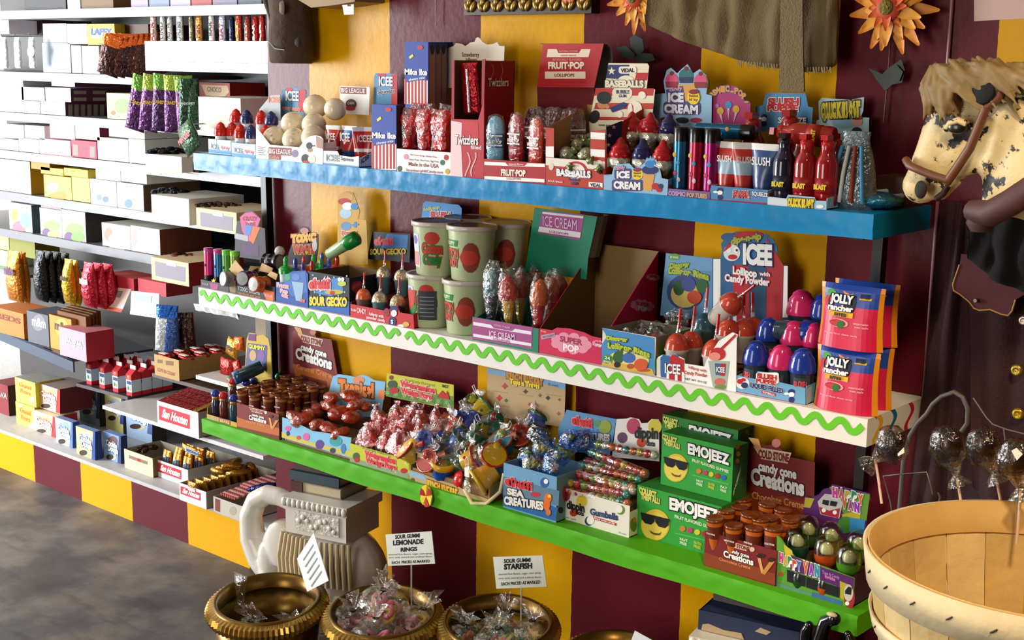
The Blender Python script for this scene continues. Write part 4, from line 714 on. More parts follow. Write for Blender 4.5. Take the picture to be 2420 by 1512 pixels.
# cotton candy tubs
TB=M('b9c49a',.3,var=.1,coat=.3)
def mk_tub(kind):
    def f(lab):
        r=new('cotton_candy_tub',lab,'tub'); R0,R1,H=.0455,.0535,.118; Rf=lambda z:R0+(R1-R0)*z/H
        mb=MB(); mb.lathe([(R0-.003,0),(R0,.003),(R1,H)],(0,0,0),TB,40); c=(0,0,0); RD=PAPER('c03a2c'); DG=PAPER('1f7a34')
        A=-1.95 if kind==0 else -1.0
        if kind==0:
            cyl(mb,c,Rf,0,A,[(-.026,.078),(.024,.078),(.026,.092),(-.024,.092)],DG,1); cyltext(mb,c,Rf,.081,A,'FLUFFY',.034,.008,PAPER('d8e0b8'),2)
            cyltext(mb,c,Rf,.055,A,'COTTON',.05,.017,RD,2,.06,(DG,.05)); cyltext(mb,c,Rf,.033,A,'CANDY',.046,.017,RD,2,.06,(DG,.05))
            for q in range(1,3): cyl(mb,c,Rf,0,A+1.15,[(.022*math.cos(t)-.004*q,.055+.034*math.sin(t)/q) for t in [i*.449 for i in range(14)]],PAPER('8a3a2c') if q==1 else RD,q)
        else:
            cyl(mb,c,Rf,0,A-.95,[(-.014,.02),(.014,.02),(.014,.095),(-.014,.095)],PAPER('c8ccd8'),1); cyl(mb,c,Rf,0,A-.95,[(.010*math.cos(t),.082+.010*math.sin(t)) for t in [i*.5236 for i in range(12)]],PAPER('6a6ab8'),2); cyl(mb,c,Rf,0,A-.95,[(-.010,.024),(.010,.024),(.010,.055),(-.010,.055)],PAPER('d88a84'),2)
            cyl(mb,c,Rf,0,A,[(.019*math.cos(t),.088+.015*math.sin(t)) for t in [i*.449 for i in range(14)]],RD,1); cyltext(mb,c,Rf,.055,A,'Cotton',.05,.02,RD,2,.08,(DG,.08)); cyltext(mb,c,Rf,.03,A,'Candy',.046,.02,DG,2,.08,(RD,.06))
        if kind==2: 
            cyl(mb,c,Rf,0,-2.05,[(-.03,.085),(.03,.088),(.02,.05),(.0,.038),(-.03,.055)],RD,3); cyl(mb,c,Rf,0,-2.05,[(-.03,.055),(.0,.038),(.024,.055),(.03,.075),(.028,.045),(.01,.025),(-.018,.03)],DG,3); cyl(mb,c,Rf,0,-.95,[(-.022,.02),(.022,.02),(.022,.088),(-.022,.088)],PAPER('3a4048'),3)
            for q in range(6): cyl(mb,c,Rf,0,-.95,[(-.018,.028+.009*q),(.016,.028+.009*q),(.016,.030+.009*q),(-.018,.030+.009*q)],PAPER('8a8e94'),4)
        mb.build('tub',r); mb=MB(); mb.lathe([(.0545,H-.006),(.0575,H-.005),(.0575,H+.004),(.055,H+.006),(.0535,H+.003),(0,H+.003)],(0,0,0),M('c8bcb0',.3,var=.05,coat=.3),40); mb.build('lid',r)
        mb=MB(); mb.lathe([(.052,H+.0036),(0,H+.0042)],(0,0,0),M('5a3a30',.3,var=.2),40); mb.build('lid_print',r); return r
    return f
TUBS=((1018,-.158,0,2,'lower front tub on the left with a watermelon slice'),(1104,-.158,0,0,'lower front tub on the right'),(1031,-.160,1,1,'upper front tub on the left'),(1115,-.158,1,0,'upper front tub on the right'),(1104,-.056,1,1,'upper tub at the back left'),(1197,-.056,1,0,'upper tub at the back right'))
for px,Y,lv,k_,lab in TUBS:
    P=at(px,720 if lv==0 else 610,Y=Y); put('tub%d'%k_,mk_tub(k_),(P.x,Y,ZW+.0005+lv*.1225),'pale green cotton candy tub, '+lab)
for px,lab in ((1104,'back left'),(1197,'back right')):
    P=at(px,610,Y=-.056); put('tub0',None,(P.x,-.056,ZW+.0005),'lower cotton candy tub at the %s, hidden under another tub'%lab)
# ICE CREAM lollipops
MG=PAPER('9c4480'); TEAL=PAPER('0a7a5c')
def f(p):
    p.poly([(1117,750),(1259,773),(1257,824),(1116,800)],MG,1)
    for a,b in ((758,766),(786,793)): p.poly([(1119,a+2),(1256,a+25),(1256,b+25),(1119,b+2)],PAPER('e4dce4'),2)
    p.poly([(1160,766),(1218,776),(1210,782),(1168,775)],MG,3); p.text('HAND MADE',1168,769,1206,776,4,PAPER('d8b0c8'),4); p.text('ICE CREAM',1157,794,1217,803,13,PAPER('e8c8e0'),4); p.text('LOLLIPOPS',1166,802,1206,810,5,MG,4)
il=Tray('display_carton','green and magenta ice cream lollipop carton with a tall curled header',1116,1272,-.212,.15,ZW,748,TEAL,f,hs=.045,hb=.09,mi=PAPER('0c5a48'))
def f(p):
    p.poly([(1282,498),(1381,508),(1371,567),(1272,551)],MG,1); p.poly([(1283,500),(1380,511),(1378,516),(1282,505)],PAPER('e0d4dc'),2); p.text('ICE CREAM',1284,533,1364,544,24,PAPER('e0b8d4'),3,0); p.poly([(1275,535),(1373,549),(1371,562),(1272,547)],PAPER('dcd4d8'),2); p.text('LOLLIPOPS',1299,549,1344,556,5,MG,3)
il.head([(1263,490),(1412,512),(1390,610),(1386,660),(1240,640),(1250,580)],TEAL,f,Y=-.075)
mb=MB(); a=at(1412,512,Y=-.074); b=at(1390,610,Y=-.074); vs=[]
for i,(dy,dx) in enumerate(((0,0),(.02,.003),(.036,.002),(.045,-.006),(.048,-.02))): vs+=[(a.x+dx,a.y+dy,a.z),(b.x+dx,b.y+dy,b.z)]
mb.add(vs,[(2*i+1,2*i,2*i+2,2*i+3) for i in range(4)],PAPER('7a766a')); mb.build('curled_back',il.r)
def mk_icp(c1,c2):
    def f(lab):
        r=new('ice_cream_lollipop',lab,'lollipop'); mb=MB(); mb.tube([(0,0,0),(0,0,.03)],.0024,STK,6); mb.build('stick',r)
        mb=MB(); mb.loft((0,0,.03),[(0,.004,.004),(.012,.008,.0075),(.055,.0135,.011)],G(c2,.2,bump=.3,bs=200),14); mb.build('cone',r)
        mb=MB(); mb.loft((0,0,.083),[(0,.0155,.013),(.01,.0185,.015),(.028,.0165,.014),(.042,.010,.009),(.05,.002,.002)],G(c1,.12),14); mb.build('scoop',r)
        mb=MB(); mb.loft((0,0,.002),[(0,.014,.010),(.022,.005,.005),(.03,.0065,.006),(.06,.0145,.012),(.095,.021,.0165),(.122,.019,.015),(.138,.012,.008),(.143,.015,.001)],FILM('ffffff',.22),14); mb.build('wrapper',r); return r
    return f
for i,(px,py,v,c1,c2,lab) in enumerate(((1159,660,.16,'2a6a70','1c2446','teal and navy'),(1207,675,.2,'b8301e','c8a030','red and yellow, front'),(1270,690,.18,'d8642a','b01c20','orange and red, front'),(1190,640,.55,'5a2a24','3a2a40','dark'),(1232,640,.5,'9a3420','b09030','brown red and yellow'),(1300,650,.55,'c05a2a','9c2a24','orange and red, second'),(1330,635,.8,'c05a2a','8c3024','orange and red, back right'),(1262,630,.85,'8a3a24','6a2a24','dark orange'))):
    P=at(px,py,Y=il.Y+il.d*v); put('icp'+c1+c2,mk_icp(c1,c2),(P.x,P.y,ZW+.0025),lab+' cone shaped lollipop wrapped in film, in the green carton',rot=(0,.05*(-1)**i,.6*i),scale=1.22 if i==0 else 1.12)
# empty pink carton
HOT=PAPER('c41448')
def blobs(p,cx,cy,s,k=1):
    for i in range(9): p.ell(cx+s*1.5*math.cos(i*.7),cy+s*.62*math.sin(i*.7)+.12*s*math.cos(i*.7)*1.5,s*.55,s*.45,PAPER('e08aa4'),k)
    p.ell(cx,cy,s*1.5,s*.7,PAPER('e08aa4'),k); p.text('SUPER',cx-s*1.1,cy-s*.2,cx+s*1.1,cy+s*.2,s*.55,PAPER('a01440'),k+1,.03); p.text('POP',cx-s*.8,cy+s*.65,cx+s*.8,cy+s*.95,s*.65,PAPER('f4d8e0'),k+1,.06,(PAPER('a01440'),.04))
def f(p):
    p.text('fruity',1279,783,1292,786,4,YEL,2); p.poly([(1279,792),(1312,786),(1312,796),(1280,802)],PAPER('9aa0b4'),2); p.text('48 COUNT',1283,799,1310,794,5,PAPER('c41448'),3); blobs(p,1350,811,24,1); blobs(p,1416,812,8,2)
pk=Tray('display_carton','mostly empty pink carton with a tall kraft inside, printed with pink bubble letters',1272,1421,-.211,.19,ZW,776,HOT,f,hs=.05,hb=.215,mi=PAPER('806238'),front=[(1272,776),(1305,780),(1316,774),(1345,776),(1380,785),(1398,794),(1421,799),(1421,862),(1272,832)],side=lambda p:(blobs(p,1518,722,14,1),blobs(p,1543,655,8,1)))
# DINOSAUR RINGS
def dino(p,x,y,w,h,dy,k=1):
    f=lambda u,v:(x+w*u,y+dy*u+h*v)
    q=lambda u,v,a,b,m,kk: p.ell(*f(u,v),a*w,b*h,m,kk)
    p.poly([f(0,.45),f(.1,.2),f(0,.0),f(.6,0),f(1,.0),f(1,1),f(0,1)],PAPER('3f86c0'),k); q(.5,.75,.40,.30,PAPER('e0d488'),k+1); p.poly([f(.04,.85),f(.96,.85),f(1,1),f(0,1)],PAPER('d0a83a'),k+1)
    p.text('Dinosaur',*f(.10,.29),*f(.5,.24),h*.11,PAPER('b4c43a'),k+4,.08,(PAPER('3a5a20'),.07),.1); p.text('Lollipop Rings',*f(.12,.50),*f(.92,.55),h*.14,PAPER('b4c43a'),k+4,.08,(PAPER('3a5a20'),.07),.35)
    q(.32,.70,.10,.17,PAPER('1f5a24'),k+3); q(.35,.55,.055,.07,PAPER('1f5a24'),k+3); q(.52,.66,.12,.14,PAPER('3a62b0'),k+3); q(.75,.78,.13,.16,PAPER('d0521a'),k+4); q(.30,.9,.06,.08,BLK,k+3); q(.55,.88,.07,.07,PAPER('b0481c'),k+2); q(.80,.92,.12,.04,PAPER('b0481c'),k+3); q(.12,.80,.10,.12,PAPER('3f8a34'),k+2); p.text('24',*f(.07,.80),*f(.17,.81),h*.08,WHT,k+5); p.text('RINGS',*f(.05,.89),*f(.19,.9),h*.05,WHT,k+5)
dr=Tray('display_carton','open blue carton of dinosaur lollipop rings with green lettering',1422,1547,-.212,.13,ZW,775,PAPER('dcdccc'),lambda p:dino(p,1422,775,125,88,23),lambda p:(p.ell(1551,860,4,20,GRN,1),p.ell(1562,822,5,16,PAPER('7a9a3a'),1)),mi=PAPER('b0ac98'),ms=PAPER('8a927a'))
dr.head([(1574,598),(1684,610),(1690,760),(1560,745)],PAPER('5a8ab0'),lambda p:(p.poly([(1574,598),(1684,610),(1683,640),(1573,640)],PAPER('6a9ac0'),1),p.ell(1594,607,14,8,PAPER('5a9a3a'),2),p.text('24 RINGS',1584,609,1604,611,5,WHT,3),p.text('Dinosaur',1584,634,1630,630,12,PAPER('a8b83a'),3,.08,(PAPER('3a5a20'),.06)),p.text('Lollipop Rings',1580,646,1676,662,14,PAPER('a8b83a'),3,.08,(PAPER('3a5a20'),.06),.3),p.ell(1620,690,44,42,PAPER('34447a'),2),p.ell(1620,695,34,32,PAPER('c8b060'),3),p.ell(1605,680,13,18,PAPER('1c4a24'),4),p.ell(1628,672,17,17,PAPER('3a4a8a'),4),p.ell(1642,702,17,16,PAPER('b8421c'),5),p.ell(1660,675,14,17,PAPER('2a5a2c'),4)),Y=-.05)
def mk_ring(c):
    def f(lab):
        r=new('wrapped_ring_pop',lab,'lollipop'); mb=MB(); mb.ball((0,0,0),(.016,.013,.012),G(c,.1),10,7,.1,2); mb.build('candy',r); mb=MB(); mb.ball((0,0,0),(.028,.02,.019),FILM('ffffff',.28),12,8,.22,5); mb.build('wrapper',r); return r
    return f
for i,(u,v,z,c,w) in enumerate(((.3,.35,.055,'5a1f14','dark red'),(.72,.4,.06,'c83a14','orange'),(.55,.7,.068,'2a4a2a','dark green'),(.2,.75,.058,'4a2a20','brown'),(.8,.85,.095,'4a4a40','grey'))):
    P=dr.xy(u,v); put('ring'+c,mk_ring(c),(P.x,P.y,ZW+z),w+' wrapped lollipop ring lying in the dinosaur carton',rot=(.3*i,.2,i))
mb=MB().box(dr.x0+.003,dr.Y+.004,ZW+.002,dr.x1-.003,dr.Y+dr.d-.004,ZW+.04,KRAFT); mb.build('riser',dr.r)
# ICEE lollipop cups
def f(p):
    p.poly([(1560,846),(1567,838),(1590,842),(1594,836),(1604,841),(1604,898),(1562,890)],PAPER('2a5f9c'),1); p.poly([(1583,845),(1590,838),(1600,842),(1617,850),(1617,903),(1583,896)],RED,2)
    for x in (1576,1596,1612): p.poly([(x,878),(x+6,880),(x+6,903),(x,901)],WHT,3)
    p.rect(1553,846,1561,888,PAPER('d8d0c4'),1); icee(p,1572,880,1609,884,22,4); p.text('lollipop with',1627,870,1670,880,7,PAPER('c0443a'),2,.02); p.text('Candy Powder',1617,883,1672,891,8,PAPER('c0443a'),2,.03); p.text('NET WT 19.9 OZ',1620,897,1671,907,5,BLK,2)
    p.poly([(1674,852),(1724,853),(1716,921),(1685,913)],PAPER('a8b0a8'),2); p.ell(1697,836,18,15,RED,3); p.ell(1690,842,14,10,PAPER('e08a7a'),4); p.poly([(1703,822),(1738,789),(1741,793),(1708,826)],RED,3); p.poly([(1690,858),(1716,859),(1713,888),(1692,885)],PAPER('3a5f8c'),3); p.poly([(1704,859),(1716,859),(1713,888),(1704,887)],RED,4); icee(p,1694,878,1714,880,12,5); p.ell(1702,902,13,9,PAPER('c86a5a'),3); p.ell(1703,914,14,6,PAPER('6a8a4a'),3)
ie=Tray('display_tray','white ICEE lollipop cup tray with a drink shaped cut-out',1552,1739,-.214,.15,ZW,848,WHT,f,hs=.03,hb=.045,mi=PAPER('6a4030'),front=[(1552,850),(1556,843),(1566,838),(1590,842),(1594,835),(1603,841),(1617,848),(1618,859),(1665,866),(1670,850),(1698,806),(1731,785),(1744,791),(1741,800),(1739,931),(1552,891)],rise=(.45,.03))
def f(p):
    p.poly([(1686,612),(1703,612),(1703,760),(1686,760)],WHT,1); p.poly([(1705,612),(1733,618),(1733,760),(1705,760)],PAPER('235a8c'),1)
    p.poly([(1733,625),(1775,628),(1775,760),(1733,760)],RED,1); p.poly([(1768,628),(1812,632),(1810,760),(1772,760)],PAPER('1e4a6e'),2); p.poly([(1812,560),(1852,628),(1848,760),(1810,760)],PAPER('a81e26'),1); p.poly([(1853,628),(1862,628),(1861,750),(1850,750)],WHT,2); p.poly([(1733,690),(1741,690),(1741,760),(1733,760)],WHT,2)
    p.ell(1730,597,20,20,PAPER('e0e0e0'),2); p.ell(1732,607,11,6,RED,3); p.ell(1741,590,6,8,WHT,3); p.ell(1742,591,2.5,3,BLK,4); p.ell(1724,592,5,6,WHT,3); p.poly([(1708,596),(1722,574),(1730,580),(1718,590)],RED,3); p.ell(1722,560,18,10,PAPER('2a5a90'),2); p.ell(1770,556,34,10,RED,2); p.text('dips-n-sip',1728,578,1800,565,15,PAPER('a8a838'),4,.06,(PAPER('3a4a28'),.05),.15); p.text('ICEE',1757,621,1826,625,44,WHT,5,.06,(NAVY,.05))
    p.text('Lollipop',1733,646,1790,655,17,WHT,5,.05,(RED,.05)); p.text('with',1796,650,1821,653,9,WHT,5,.03,(RED,.06)); p.text('Candy Powder',1714,663,1820,675,16,WHT,5,.05,(RED,.05))
ie.head([(1683,611),(1704,609),(1706,590),(1704,575),(1720,555),(1740,547),(1790,547),(1812,553),(1828,566),(1837,585),(1838,625),(1863,628),(1861,770),(1683,760)],PAPER('2a6496'),f,Y=-.055)
for i,(px,py,v,key,lab) in enumerate(((1601,790,.14,'o','first front'),(1690,800,.17,'o','second front'),(1635,780,.4,'o','second row left'),(1665,770,.72,'b','blue second row'),(1722,790,.55,'o','second row right'),(1757,780,.7,'o','right'),(1780,760,.9,'o','far right back'))):
    P=at(px,py,Y=ie.Y+ie.d*v); put('icup'+key,mk_cup('c8c0b4' if key=='o' else '5a7a80',G('c84a34',.08) if key=='o' else G('2f5a6a',.1),'c8201c'),(P.x,P.y,ZW+(.0025 if v<.42 else .0325)),'%s straw lollipop cup in the white ICEE tray, %s'%('blue' if key=='b' else 'orange',lab),rot=(0,0,.5*i),scale=1.28)
P=at(1688,755,Y=-.12); put('icupo',None,P,'orange straw lollipop cup lying tilted on top in front of the ICEE card',rot=(0,.85,-.2),scale=1.25)
# SLUSH PUPPIE liquid filled
def f(p):
    p.ell(1755,905,16,14,PAPER('e8e4e4'),1); p.ell(1749,901,7,6,RED,2); p.ell(1760,910,8,7,NAVY,2); p.ell(1757,897,6,4,RED,3); p.poly(rrect(1787,880,1841,906,5),WHT,2); slush(p,1790,892,1837,898,11,11); p.text('LIQUID FILLED',1774,914,1852,929,11,NAVY,3,.05,(WHT,.04)); p.poly([(1800,922),(1833,929),(1833,936),(1800,929)],RED,2); p.text('GUMBALLS',1803,928,1831,935,5,WHT,3); pup(p,1871,925,10)
    p.rect(1735,923,1902,928,PAPER('a82040'),1,.2)
lf=Tray('display_tray','blue slush tray of liquid filled gumball bottles beside the pouches',1734,1903,-.213,.15,ZW,886,PAPER('6aa4cc'),f,hs=.035,hb=.04,mi=PAPER('4a3a38'),front=[(1734,885),(1788,896),(1790,877),(1838,884),(1842,903),(1903,917),(1903,961),(1734,928)],side=lambda p:p.poly([(1905,921),(1918,910),(1918,946),(1905,957)],PAPER('a0bccc'),1),rise=(.55,.03))
def mk_lf(c1,c2):
    def f(lab):
        r=new('gumball_bottle',lab,'candy bottle'); mb=MB(); mb.lathe([(.016,0),(.0185,.003),(.02,.045),(.021,.047)],(0,0,0),G('2c3a48',.15,var=.3),18); cyl(mb,(0,0,0),.0195,.012,-1.6,[(-.014,0),(.014,0),(.014,.028),(-.014,.028)],PAPER('30404e'),1); cyltext(mb,(0,0,0),.0198,.026,-1.7,'SLUSH',.022,.008,PAPER('d84a50'),2,.05); mb.build('bottle',r)
        mb=MB(); mb.ball((0,-.001,.034),(.0175,.0195,.014),G(c2,.15),14,8); mb.build('gumballs',r)
        mb=MB(); mb.lathe([(.0215,.047),(.0225,.052),(.021,.062),(.019,.067),(.0193,.070),(.014,.077),(.0135,.08),(.007,.085),(0,.0862)],(0,0,0),G(c1,.12),18,wob=.05); mb.build('dome_cap',r); return r
    return f
for i,(px,py,v,c,lab,dz) in enumerate(((1787,845,.15,'b','blue capped, left of the front three',0),(1846,855,.15,'p','pink capped, middle of the front three',0),(1897,865,.15,'b','blue capped, right of the front three',0),(1817,790,.7,'b','blue capped, second row left',.03),(1876,800,.72,'p','pink capped, second row middle',.03),(1925,805,.78,'p','pink capped, second row right',.03))):
    P=at(px,py,Y=lf.Y+lf.d*v); put('lf'+c,mk_lf('1c3a9c','c86a80') if c=='b' else mk_lf('d02a6c','d07a8a'),(P.x,P.y,ZW+.0025+dz),'liquid filled gumball bottle, '+lab,rot=(0,0,.4*i-.3),scale=1.12)
P=at(1893,735,Y=-.06); put('lfp',None,(P.x,P.y,ZW+.075),'pink capped gumball bottle standing tall at the back by the ICEE card',scale=1.25)
P=at(1945,745,Y=-.05); put('lfb',None,(P.x,P.y,ZW+.075),'dark blue capped gumball bottle at the back by the black upright',scale=1.2)
mb=MB(); a=at(1880,760,Y=-.04); mb.box(a.x-.035,-.09,ZW+.001,a.x+.075,-.012,ZW+.0745,PAPER('3a2420')); o=mb.build('stacked_carton',None,(a.x+.02,-.05,ZW)); tag(o,'dark carton under the back gumball bottles on the white shelf','candy box')
P=at(1832,780,Y=-.108); put('lfb',None,(P.x,P.y,P.z),'gumball bottle lying on its side across the second row',rot=(0,1.57,.25),scale=1.15)
# pouches
def mk_pouch(lab):
    r=new('candy_pouch',lab,'candy pouch'); w,h=.128,.112; n=16; k=12; JP=M('cc1044',.38); JB=M('1a3f98',.38); OR=G('e08a14',.3); mb=MB()
    def P(u,v,s): 
        b=(1-abs(2*u-1)**3)*(.020*(1-v)**.6*.9+.006)*(1 if v<.92 else .2); taper=1-.05*math.sin(v*3.14)-.03*v
        return ((u-.5)*w*taper,-s*b*(1 if v>0 else 1),h*v)
    for s in (1,-1):
        vs=[P(i/n,j/k,s) for j in range(k+1) for i in range(n+1)]
        for j in range(k):
            for i in range(n):
                u=(i+.5)/n; v=(j+.5)/k; m=OR if (u<.04 or u>.95) else (JB if v>.68+.12*(u-.5)*-1 else JP)
                q=(j*(n+1)+i,j*(n+1)+i+1,(j+1)*(n+1)+i+1,(j+1)*(n+1)+i); mb.add([vs[t] for t in q],[(0,1,2,3) if s==1 else (3,2,1,0)],m,1)
    b=[P(i/n,0,1) for i in range(n+1)]+[P(i/n,0,-1) for i in range(n,-1,-1)]; mb.add(b,[tuple(range(len(b)))],JP)
    mb.build('pouch',r); mb=MB()
    def put2(pts,m,k): mb.add([(lambda q:(q[0],q[1]-.0007*k,q[2]))(P(u,v,1)) for u,v in pts],[tuple(range(len(pts)))],m)
    def tex(t,u0,u1,v,hh,m,kk,bold=.05,ol=None):
        v0,_=textmesh(t,bold); xa=min(q[0] for q in v0); xb=max(q[0] for q in v0)
        for bo,mm,k2 in (([(bold+ol[1],ol[0],kk-1)] if ol else [])+[(bold,m,kk)]):
            vs,fs=textmesh(t,bo); mb.add([(lambda q:(q[0],q[1]-.0007*k2,q[2]))(P(u0+(u1-u0)*(x-xa)/(xb-xa),v+hh*y/.7,1)) for x,y in vs],fs,mm)
    ell=lambda cu,cv,a,b,m,k:put2([(cu+a*math.cos(t),cv+b*math.sin(t)) for t in [i*.449 for i in range(14)]],m,k)
    ell(.2,.85,.08,.06,GRN,1); ell(.48,.9,.09,.05,PAPER('d88a5a'),1); ell(.15,.72,.07,.09,RED,1); put2([(.66,.80),(.84,.80),(.84,.93),(.66,.93)],PAPER('e0a820'),2); tex('BITES',.68,.82,.83,.06,BLK,4,.05)
    put2([(.17,.60),(.6,.60),(.62,.76),(.6,.86),(.2,.86),(.15,.74)],BLK,2); tex('JOLLY',.2,.58,.72,.12,WHT,4,.06,(BLK,.06)); tex('rancher',.17,.6,.6,.085,WHT,5,.05,(BLK,.08)); put2([(.2,.5),(.6,.5),(.6,.58),(.2,.58)],PAPER('e0a820'),3); tex('BITES',.3,.5,.515,.045,BLK,5,.05)
    ell(.38,.40,.16,.07,PAPER('e8a0a8'),2); ell(.36,.40,.14,.055,PAPER('b8202c'),3); ell(.42,.385,.06,.06,PAPER('2a6a24'),4); tex('watermelon',.62,.84,.41,.035,PAPER('f0b0c0'),3,.02); tex('green apple',.64,.84,.36,.03,PAPER('f0b0c0'),3,.02); tex('assorted flavor chewy candy',.15,.7,.22,.028,PAPER('f0b0c0'),3,.01)
    mb.build('printed_front',r); return r
for i,(px,py,Y,z,lab) in enumerate(((1999,905,-.195,0,'bottom front one carrying another pouch'),(2030,900,-.14,0,'bottom one half hidden behind'),(2008,790,-.190,.1135,'top front one'),(2040,790,-.135,.1135,'top one half hidden behind'))):
    P=at(px,py,Y=Y); put('pouch',mk_pouch,(P.x+.002,Y,ZW+.0006+z),'pink and blue candy pouch, '+lab,rot=(0,0,-.02+.06*(i%2)))
# crumpled paper end under the left end
r=thing('paper_wrap','crumpled white paper hanging under the left end of the white shelf','paper',(at(500,730,Y=-.2).x,-.2,ZW-.056)); mb=MB(); rd=random.Random(4); vs=[]
for i in range(13):
    x=lineX(462+8.5*i,-.2,ZW-.05); 
    for j,(dy,dz) in enumerate(((0,0),(.012,-.012),(.006,-.02),(-.003,-.004))): vs.append((x,-.205+dy+rd.uniform(-.002,.002),ZW-.0515+dz+rd.uniform(-.002,.002)))
mb.add(vs,[(4*i+j,4*i+4+j,4*i+4+(j+1)%4,4*i+(j+1)%4) for i in range(12) for j in range(4)],PAPER('f0eef0')); mb.build('paper',r)
# ================= lowest (green) shelf =================
A=lambda x,y:(460+x/3.78,740+y/3.78)
B=lambda x,y:(900+x/3.36,850+y/3.36)
D=lambda x,y:(1380+x/2.643,940+y/2.643)
E5=lambda x,y:(940+x/5.4,940+y/5.4)
BRN=G('7a3a1a',.2,var=.35); MARN=PAPER('7a1c1c'); CAR=PAPER('b8601e')
# little spray bottles at the left end
bt=Tray('display_tray','small yellow tray of capped candy bottles at left end of green shelf',489,560,-.215,.12,ZG,978,PAPER('c89a2a'),lambda p:(p.poly([(490,982),(512,987),(512,995),(490,990)],PAPER('a89a78'),1),p.poly([(517,986),(545,993),(545,1004),(517,998)],PAPER('7a4a6a'),1),p.text('BEARS',520,996,543,1002,7,PAPER('d8a84a'),2,.05)),hs=.03,hb=.04,rise=(.45,.03))
bt.head([(577,900),(583,800),(588,786),(604,788),(606,794),(622,790),(634,800),(640,830),(642,905)],PAPER('c8a83a'),lambda p:(p.poly([(588,788),(605,790),(605,806),(587,804)],PAPER('6a2a6a'),2),p.poly([(586,810),(632,816),(630,876),(580,868)],PAPER('5a5a8a'),1),p.ell(598,840,8,13,PAPER('c8a06a'),2),p.ell(617,842,9,15,PAPER('7a5a9a'),2),p.ell(607,858,14,7,PAPER('3a6ab0'),3),p.text('GUMMY',588,822,628,828,9,PAPER('d8d040'),3,.06)),Y=-.088)
def mk_mini(c,b):
    def f(lab):
        r=new('mini_bottle',lab,'candy bottle'); mb=MB(); mb.lathe([(.010,0),(.0115,.003),(.0115,.042),(.009,.05)],(0,0,0),M(b,.15,var=.5,vs=70,coat=.5),16); mb.build('bottle',r); mb=MB(); mb.lathe([(.009,.05),(.0105,.053),(.0095,.06)],(0,0,0),FOIL('b89a5a'),14); mb.build('collar',r)
        mb=MB(); mb.ball((0,0,.066),(.013,.013,.0115),G(c,.2),14,8); mb.build('cap',r); return r
    return f
for i,(px,py,Y,c,b,z,lab) in enumerate(((506,940,-.195,'1c3f9c','2a2a4a',.0025,'blue capped, left of the front three'),(528,945,-.195,'c81e30','6a2a20',.0025,'red capped, middle of the front three'),(552,950,-.195,'1c3f9c','24506a',.0025,'blue capped, right of the front three'),(527,900,-.14,'0f7a3a','3a4a3a',.0325,'green capped in the raised row'),(550,900,-.15,'c81e30','5a2a24',.0325,'red capped in the raised row'),(582,905,-.135,'1c2f8c','2a2a4a',.0325,'blue capped in the raised row'))):
    P=at(px,py,Y=Y); put('mini'+c+b,mk_mini(c,b),(max(P.x,bt.x0+.014),P.y,ZG+z),'mini candy bottle, '+lab)
for i,(px,py,Y,c) in enumerate(((600,898,-.09,'14308c'),(618,902,-.075,'14308c'),(660,888,-.02,'0f6a34'))):
    P=at(px,py,Y=Y); put('mini'+c+'x',mk_mini(c,'24304a'),(P.x,P.y,P.z-.068),'%s capped mini bottle behind the cone carton, %s from left'%('blue' if i<2 else 'green',nth(i)))
P=at(563,890,Y=-.16); Q2=at(618,866,Y=-.10); ax=(Q2-P).normalized(); L=(Q2-P).length; r=thing('candy_tube','dark teal candy tube lying across the mini bottles','candy tube',P); mb=MB(); mb.lathe([(.017,0),(.018,.002),(.018,L)],P,M('1c3a44',.15,var=.6,vs=30,coat=.5),16,ax); mb.build('tube',r); mb=MB(); mb.lathe([(.0185,-.004),(.0185,.012),(.013,.0125)],P,G('0c4a7a',.2),16,-ax); mb.build('cap',r)
# candy cone cartons
def cone_print(p,x,y,w,h,dy,low,sub):
    f=lambda u,v:(x+w*u,y+dy*u+h*v)
    p.poly([f(0,.62),f(.3,.66),f(.6,.6),f(1,.68),f(1,1),f(0,1)],low,1)
    p.poly([f(.28,.08),f(.66,.08),f(.60,.24),f(.34,.24)],PAPER('d8c0a8'),2); p.text('COLD STONE',*f(.30,.21),*f(.64,.21),h*.11,MARN,3,.04); p.ell(*f(.68,.14),w*.035,h*.07,PAPER('d8c0a8'),2)
    p.text('candy cone',*f(.36,.40),*f(.64,.42),h*.10,WHT,3,.04,(BLK,.03)); p.text('Creations',*f(.28,.58),*f(.70,.60),h*.18,WHT,3,.04,(BLK,.05)); p.text(sub,*f(.22,.73),*f(.66,.74),h*.09,PAPER('d8905a'),3,.02)
    p.poly([f(.74,.22),f(.79,.25),f(.84,.70),f(.81,.78)],PAPER('d8a05a'),2); p.poly([f(.95,.26),f(1,.30),f(.86,.78),f(.81,.76)],PAPER('c8883a'),3); p.ell(*f(.80,.25),w*.06,h*.07,PAPER('3a1410'),4); p.ell(*f(.95,.28),w*.05,h*.07,PAPER('3a1410'),4)
